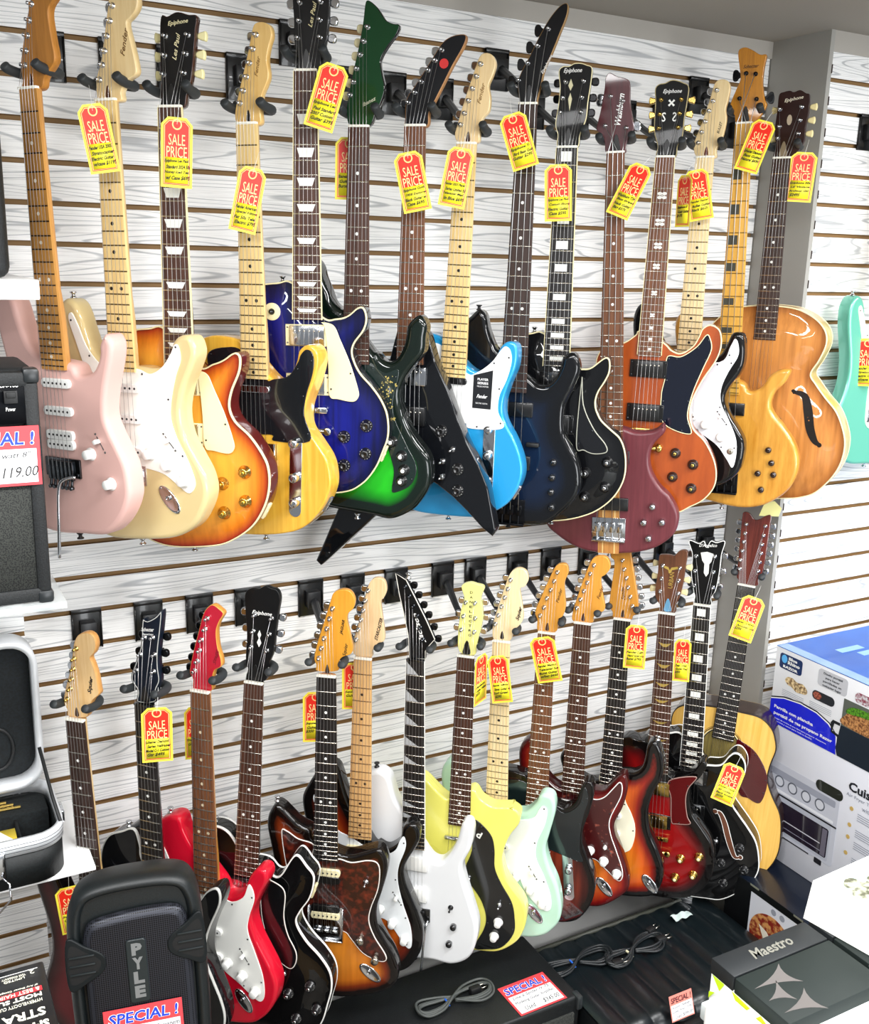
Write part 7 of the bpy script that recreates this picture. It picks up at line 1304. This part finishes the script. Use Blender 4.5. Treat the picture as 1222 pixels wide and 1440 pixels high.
# --- cartons stacked at the right
def carton(name, label, x0, x1, y0, y1, z0, z1, m):
    root = empty(name, Matrix.Translation(((x0+x1)/2, (y0+y1)/2, z0+CZ))); tag(root, label, 'box', 'appliance cartons stacked at the right')
    bm = bmesh.new(); box(bm, x0-(x0+x1)/2, x1-(x0+x1)/2, y0-(y0+y1)/2, y1-(y0+y1)/2, 0, z1-z0, .0015); finish(bm, 'carton', m, root)
    art = empty('printed_side', frame((x0-.0006, y1, z0+CZ), 90)); art.parent = root; art.matrix_parent_inverse = root.matrix_world.inverted()
    return root, art
root, art = carton('grill_carton', 'blue and white carton of a portable propane griddle, topmost of the stack', 2.137, 2.72, -.86, -.28, -1.25, -1.025, [mat('#eef0f4', .4, coat=.3)])
def P(name, pts, m, z=.5, smooth=False): return flat(name, pts, m, art, z, .3, smooth)
P('black_band', [(0, 74), (46, 90), (103, 97), (160, 94), (205, 79), (235, 52), (235, 0), (0, 0)], mat('#0a0c20', .4), .3)
P('white_band', [(0, 70), (46, 86), (103, 93), (160, 90), (203, 76), (233, 50), (235, 0), (0, 0)], WHITEP, .45)
P('blue_band', [(0, 67), (46, 83), (103, 90), (158, 87), (200, 73), (229, 50), (235, 0), (0, 0)], mat('#1420d0', .35, coat=.3), .6)
P('logo_badge', rectp(16, 95, 168, 212, 8), mat('#0c2a5c', .4), .5); P('logo_drop', circ(32, 197, 10, 14, 12), mat('#5ab4f0', .4), .8)
def PL(name, items, m): lettering(name, [(s, x, y, w, h, dict(z=.9, th=.15, bold=b)) for s, x, y, w, h, b in items], m, art)
PL('badge_lettering', [('Blue', 62, 203, 30, 9, .04), ('Rhino', 66, 191, 42, 10, .04), ('RAZOR', 56, 176, 52, 8, .05)], WHITEP)
PL('title_lettering', [('Parrilla con plancha', 84, 49, 138, 12, .03), ('portátil de gas propano Razor', 118, 30, 204, 12, .03), ('El juego de cocina al aire libre para preparar desayunos,', 108, 16, 190, 5, 0), ('almuerzos y cenas para toda la familia', 84, 8, 140, 5, 0)], WHITEP)
P('grey_tab', rectp(150, 246, 168, 216, 10), mat('#c4c6cc', .5), .4)
PL('tab_lettering', [('Diseño portátil', 198, 206, 62, 8, .02), ('para hacer', 198, 195, 46, 8, .02), ('parrilladas en', 198, 184, 60, 8, .02), ('cualquier lugar', 198, 173, 62, 8, .02)], mat('#30343c', .5))
P('food_picture', [(42, 138), (50, 150), (68, 152), (84, 146), (104, 148), (120, 136), (118, 124), (100, 120), (84, 118), (66, 126), (52, 128)], speckle('#e8d0a0', '#6a4a2a', .12, .4, .62), .5, True)
P('pill_picture', rectp(138, 212, 124, 150, 12), mat('#20242a', .4), .5); P('food_spot', circ(155, 137, 14, 16, 10), speckle('#b0604a', '#6a2a20', .2), .7)
P('dish_picture', rectp(240, 420, 86, 164, 2), mat('#5a6058', .5), .5); P('food_heap', [(246, 92), (250, 120), (270, 134), (320, 138), (400, 134), (410, 100), (400, 90)], speckle('#c89058', '#6a3a1c', .15, .4, .6), .7, True); P('green_food', [(252, 128), (270, 150), (330, 154), (400, 146), (400, 132), (320, 136)], speckle('#5a9a20', '#2a5a10', .2), .9, True)
P('grill_picture', [(232, 20), (240, 88), (420, 88), (430, 0), (240, 0)], mat('#1a2430', .35), .7); P('grill_handle', [(208, 82), (214, 92), (238, 92), (238, 84), (220, 84), (216, 62), (238, 58), (238, 50), (212, 56)], mat('#14181e', .4), .9)
P('picture_strip', rectp(272, 430, 168, 196, 12), speckle('#d8d8dc', '#8a3048', .12, .4, .6), .5)
for q in range(4): P('caption_line', rectp(36, 112, 108-q*5, 109.2-q*5), mat('#a8acb4', .5), .5); P('caption_line', rectp(132, 206, 112-q*5, 113.2-q*5), mat('#a8acb4', .5), .5)
bm = bmesh.new(); box(bm, -.2918, .2915, -.2905, .2902, .2244, .2262); tp = finish(bm, 'blue_top', speckle('#0a4ea6', '#1264c4', 4., .3, .7, .4, .15), root, smooth=False)
bm = bmesh.new(); box(bm, -.2918, -.255, -.2905, .2902, .2262, .2266); finish(bm, 'clear_tape', mat('#7a9cc8', .12, spec=.8), root, smooth=False)
bm = bmesh.new()
for q, (a, b) in enumerate(((-.17, .17), (-.13, .13))): box(bm, a, a+.09, b, b+.025, .2262, .2265)
finish(bm, 'pale_label', mat('#8ab4e4', .4), root, smooth=False)
bm = bmesh.new(); letter_bm(bm, 'Blue Rhino', .12, .03, .2, .035, z=.2266, th=.0003); letter_bm(bm, 'RAZOR', .12, -.03, .16, .03, z=.2266, th=.0003); finish(bm, 'lettering', WHITEP, root, smooth=False)
root, art = carton('oven_carton', 'pale grey carton with a toaster oven pictured on its side, middle of the stack', 2.137, 2.70, -.90, -.31, -1.65, -1.251, [mat('#dfe1ea', .45, coat=.2)])
P('oven_picture', rectp(-0, 238, 80, 292, 12), mat('#c4c7d2', .35), .4); P('oven_edge', rectp(0, 226, 252, 272, 4), mat('#9a9eac', .4), .55)
P('oven_door', rectp(0, 222, 88, 204, 6), mat('#b4b8c4', .35), .6); P('oven_window', rectp(6, 216, 96, 182, 6), mat('#231c2a', .15, coat=.6), .8); P('rack_line', rectp(8, 192, 128, 131), mat('#c8c8d0', .4), 1.); P('tray_line', rectp(8, 196, 108, 110), mat('#8a8a98', .4), 1.)
P('window_strip', rectp(196, 212, 98, 178, 2), mat('#6a6674', .4), 1.); P('handle_bar', rectp(-0, 226, 205, 213, 3), mat('#e6e8ee', .3), 1.); P('handle_dark_strip', rectp(0, 238, 196, 201, 1), mat('#16161c', .5), .9)  # last strip: dark line printed under the handle bar
for i, xx in enumerate((-6, 34, 81, 129, 177)):
    if xx < 0: continue
    P('knob_picture', circ(xx, 238, 17, 24), mat('#5c606c', .4), .7); P('knob_face', circ(xx, 238, 13, 24), mat('#d0d3dc', .35), .9)
P('foot_picture', rectp(180, 205, 66, 82, 3), mat('#1a1a20', .5), .4); P('base_line', rectp(0, 160, 76, 80), mat('#2a2a32', .5), .5)
P('tray_picture', rectp(156, 246, 278, 309, 15), mat('#20241c', .3, coat=.5), .6)
PL('brand_lettering', [('Cuisinart', 330, 338, 142, 26, .03)], mat('#1a1c26', .5))
PL('model_lettering', [('Air Fryer Toaster Oven', 330, 312, 150, 12, 0), ('with Grill', 338, 294, 62, 12, 0)], mat('#8a8e9c', .5))
for i, yy in enumerate((278, 231, 196, 149)):
    P('bullet', circ(276, yy, 6, 14), mat('#c8a860', .5), .5)
    for q in range(4): P('caption_line', rectp(296, 400, yy-6-q*6, yy-4.5-q*6), mat('#8a8e9c', .5), .5)
root, art = carton('pizza_oven_carton', 'dark carton printed with a pizza, lowest of the stack under the oven carton', 1.985, 2.72, -.93, -.33, -2.15, -1.651, [mat('#0c1626', .35, coat=.3)])
P('white_panel', rectp(92, 420, 260, 488), mat('#e2e4ec', .4), .4); P('black_panel', rectp(0, 92, 100, 496), mat('#07080a', .4), .4)
P('pizza_picture', circ(176, 372, 78, 30, 74), speckle('#d89a5a', '#8a2418', .06, .42, .56), .7); P('pizza_slice', [(130, 400), (160, 392), (200, 352), (190, 340), (150, 366)], mat('#f2ead8', .5), .9)
P('round_icon', circ(175, 462, 9, 16), mat('#9a9eaa', .5), .6); P('round_icon', circ(205, 462, 9, 16), mat('#9a9eaa', .5), .6)
P('black_strip', rectp(90, 560, 478, 499), mat('#0a0c0c', .4), .7); P('silver_edge', rectp(86, 118, 494, 499.5), mat('#b8b8a4', .3, .6), .9); P('silver_edge', rectp(240, 272, 494, 499.5), mat('#b8b8a4', .3, .6), .9); P('underline', rectp(2, 70, 296, 298), mat('#8a8c90', .5), .6)
PL('model_lettering', [('Koda', 26, 312, 46, 16, 0)], mat('#4a5058', .5)); PL('number_lettering', [('12', 68, 314, 24, 18, .01)], mat('#d8dc9a', .5))

# --- cartons on the counter in the foreground
bm = bmesh.new(); box(bm, .715, 1.5, -2.05, -1.49, -.79+CZ, -.7705+CZ, .002); box(bm, .735, 1.48, -2.03, -1.51, 0, -.79+CZ)
tag(finish(bm, 'counter', mat('#d5dcdc', .2, coat=.3)), 'low white counter under the boxes in the lower right corner', 'counter')
def pedal_box(x0, x1, y0, y1, label, full):
    root = empty('pedal_box', Matrix.Translation((x0, y0, -.77+CZ))); tag(root, label, 'box', 'effects pedal boxes on the counter')
    w, d = x1-x0, y1-y0
    bm = bmesh.new(); box(bm, 0, w, 0, d, 0, .054, .001); finish(bm, 'carton', mat('#fafcf6', .4), root)
    bm = bmesh.new(); box(bm, -.001, w+.001, d-.032, d+.001, .052, .070, .0015); finish(bm, 'lid_band', mat('#1b1e20', .5, spec=.25), root)
    bm = bmesh.new(); box(bm, -.001, w+.001, -.001, d-.033, .052, .0695, .0015); finish(bm, 'lid', mat('#161e1c', .6, spec=.25), root)
    if full:
        lettering('lettering', [('Maestro', .068, d-.015, .058, .014, dict(z=.0702, shear=.25, th=.0002, bold=.02))], mat('#6a6960', .6), root)
        S = mat('#5a5654', .6, spec=.2)
        def star(pts):
            q = [Vector(p) for p in pts]; bm = bmesh.new(); o = []
            for i, (a, b) in enumerate(zip(q, q[1:]+q[:1])):
                c = (q[0]+q[1]+q[2])/3; m = (a+b)/2; m = m.lerp(c, .62); o += [a.lerp(m, 0) if 0 else a, (a*.25+b*.25+m*.5), ]
            o2 = []
            for a, b in zip(q, q[1:]+q[:1]):
                c = (q[0]+q[1]+q[2])/3; m = ((a+b)/2).lerp(c, .75)
                for t in (0, .2, .4, .6, .8): o2.append(a*(1-t)**2+m*2*t*(1-t)+b*t*t)
            prism(bm, shape([(p.x, p.y) for p in o2], False), .0695, .0698); finish(bm, 'star_mark', S, root, smooth=False)
        B0 = Vector((x0, y0))
        for t in (((.712, -1.562), (.765, -1.576), (.763, -1.545)), ((.712, -1.581), (.739, -1.592), (.741, -1.562)), ((.713, -1.6), (.757, -1.615), (.758, -1.583))):
            star([Vector(p)-B0 for p in t])
        bm = bmesh.new()
        for t in (((.002, .052), (.020, .052), (.014, .040)), ((.0, .030), (.008, .034), (.0, .022)), ((.030, .052), (.056, .050), (.044, .036)), ((.052, .030), (.070, .052), (.085, .045)), ((.016, .03), (.03, .02), (.012, .012))):
            bm.faces.new([bm.verts.new((-.0006, d-a, b)) for a, b in t])
        finish(bm, 'green_triangles', mat('#c8ee1c', .4), root, smooth=False)
    else:
        bm = bmesh.new(); lathe(bm, .02, d-.055, [(.002, .0695), (.0015, .071)], 10); lathe(bm, .02, d-.075, [(.002, .0695), (.0015, .071)], 10); finish(bm, 'staple', CHROME, root)
pedal_box(.707, .841, -1.612, -1.508, 'dark pedal box with three pale star shapes and script lettering on its lid', True)
pedal_box(.849, .98, -1.62, -1.509, 'second dark pedal box, partly hidden right of the lettered one', False)
bm = bmesh.new()
for v in ((.845, -1.503, -.6995), (.876, -1.512, -.6995), (.876, -1.68, -.6995), (1.08, -1.68, -.6995), (1.08, -1.503, -.6995), (.853, -1.503, -.655), (1.08, -1.503, -.640), (1.08, -1.68, -.640), (.884, -1.68, -.655), (.884, -1.516, -.655)): bm.verts.new((v[0], v[1], v[2]+CZ))
bmesh.ops.convex_hull(bm, input=bm.verts); bmesh.ops.dissolve_limit(bm, angle_limit=.03, verts=bm.verts, edges=bm.edges)
root = empty('white_carton', Matrix.Translation((.93, -1.6, -.6998+CZ))); tag(root, 'large white carton with a faint product picture at the right edge', 'box')
o = finish(bm, 'carton', mat('#fbfcf4', .4), root); o.matrix_parent_inverse = root.matrix_world.inverted()
art = empty('printed_top', Matrix.Translation((.853, -1.62, -.6546+CZ)) @ Matrix.Rotation(-.0505, 4, 'Y') @ Matrix.Diagonal((.001, .001, .001, 1))); art.parent = root; art.matrix_parent_inverse = root.matrix_world.inverted()
P('blue_haze_print', [(8, 84), (24, 110), (110, 110), (110, 40), (30, 46)], mat('#b4dcdc', .5), .6, True)
P('machine_picture', [(14, 74), (22, 84), (20, 92), (30, 100), (40, 98), (46, 86), (58, 92), (66, 82), (60, 66), (46, 60), (36, 70), (24, 64)], speckle('#4a4a38', '#a8ac98', .12, .4, .6), .9, True)
"""blob"""
bm = bmesh.new(); box(bm, .668, .7005, -1.80, -1.535, -.77+CZ, -.712+CZ, .012, 4); tag(finish(bm, 'white_packet', mat('#fdfdfb', .4)), 'plain white packet left of the lettered pedal box at the bottom edge', 'packet')
bm = bmesh.new(); box(bm, .675, .7145, -1.85, -1.54, 0, -.7704+CZ, .002); tag(finish(bm, 'counter_ledge', mat('#e8ecec', .3)), 'white ledge in front of the low counter under the packet', 'counter')
# blank yellow tag below the ash bass
bm = bmesh.new(); a = shape([(-26, 0), (24, 3), (30, 26), (10, 44), (-14, 40)], False); prism(bm, a, 0, .4)
o = finish(bm, 'paper_tag', mat('#f0eca0', .5), smooth=False); o.matrix_world = frame((2.062, -.27, -.648+CZ), 46); tag(o, 'blank pale yellow paper tag below the body of the natural ash bass', 'tag')

# ================================================================== camera, light
F_PX = 1432.96
pi_, ya, ro = .243028, .499812, .0257554
Fv = Vector((math.sin(ya)*math.cos(pi_), math.cos(ya)*math.cos(pi_), -math.sin(pi_))); Rv = Vector((math.cos(ya), -math.sin(ya), 0)); Uv = Rv.cross(Fv)
X = Rv*math.cos(ro)+Uv*math.sin(ro); Y = -Rv*math.sin(ro)+Uv*math.cos(ro)
cam = bpy.data.cameras.new('camera'); co = bpy.data.objects.new('camera', cam); COL.objects.link(co)
cam.sensor_fit = 'HORIZONTAL'; cam.sensor_width = 36; cam.lens = F_PX/1222*36; cam.clip_start = .02
co.matrix_world = Matrix(((X.x, Y.x, -Fv.x, 0), (X.y, Y.y, -Fv.y, -2.17218), (X.z, Y.z, -Fv.z, CZ), (0, 0, 0, 1)))
scene.camera = co
def light(name, loc, size, size_y, energy, rot=(0, 0, 0), col=(1, 1, 1)):
    l = bpy.data.lights.new(name, 'AREA'); l.shape = 'RECTANGLE'; l.size = size; l.size_y = size_y; l.energy = energy; l.color = col
    o = bpy.data.objects.new(name, l); COL.objects.link(o); o.location = loc; o.rotation_euler = rot
for i, (x, y) in enumerate(((-.6, -1.55), (1.0, -1.55), (2.6, -1.55), (-.6, -2.9), (1.0, -2.9), (2.6, -2.9))):
    light('ceiling_lamp', (x, y, CZ+.57), 1.2, .25, 30)
light('front_fill_light', (1.6, -5.4, 1.3), 2.6, 2.0, 105, (math.radians(90), 0, 0), (.95, .98, 1))  # broad fill light added behind the camera; no window stands there
w = bpy.data.worlds.new('world'); scene.world = w; w.use_nodes = True
w.node_tree.nodes['Background'].inputs[0].default_value = (.9, .95, 1, 1); w.node_tree.nodes['Background'].inputs[1].default_value = .22
scene.view_settings.view_transform = 'Standard'; scene.view_settings.look = 'None'; scene.view_settings.gamma = 1; scene.view_settings.use_curve_mapping = False
scene.view_settings.exposure = .45
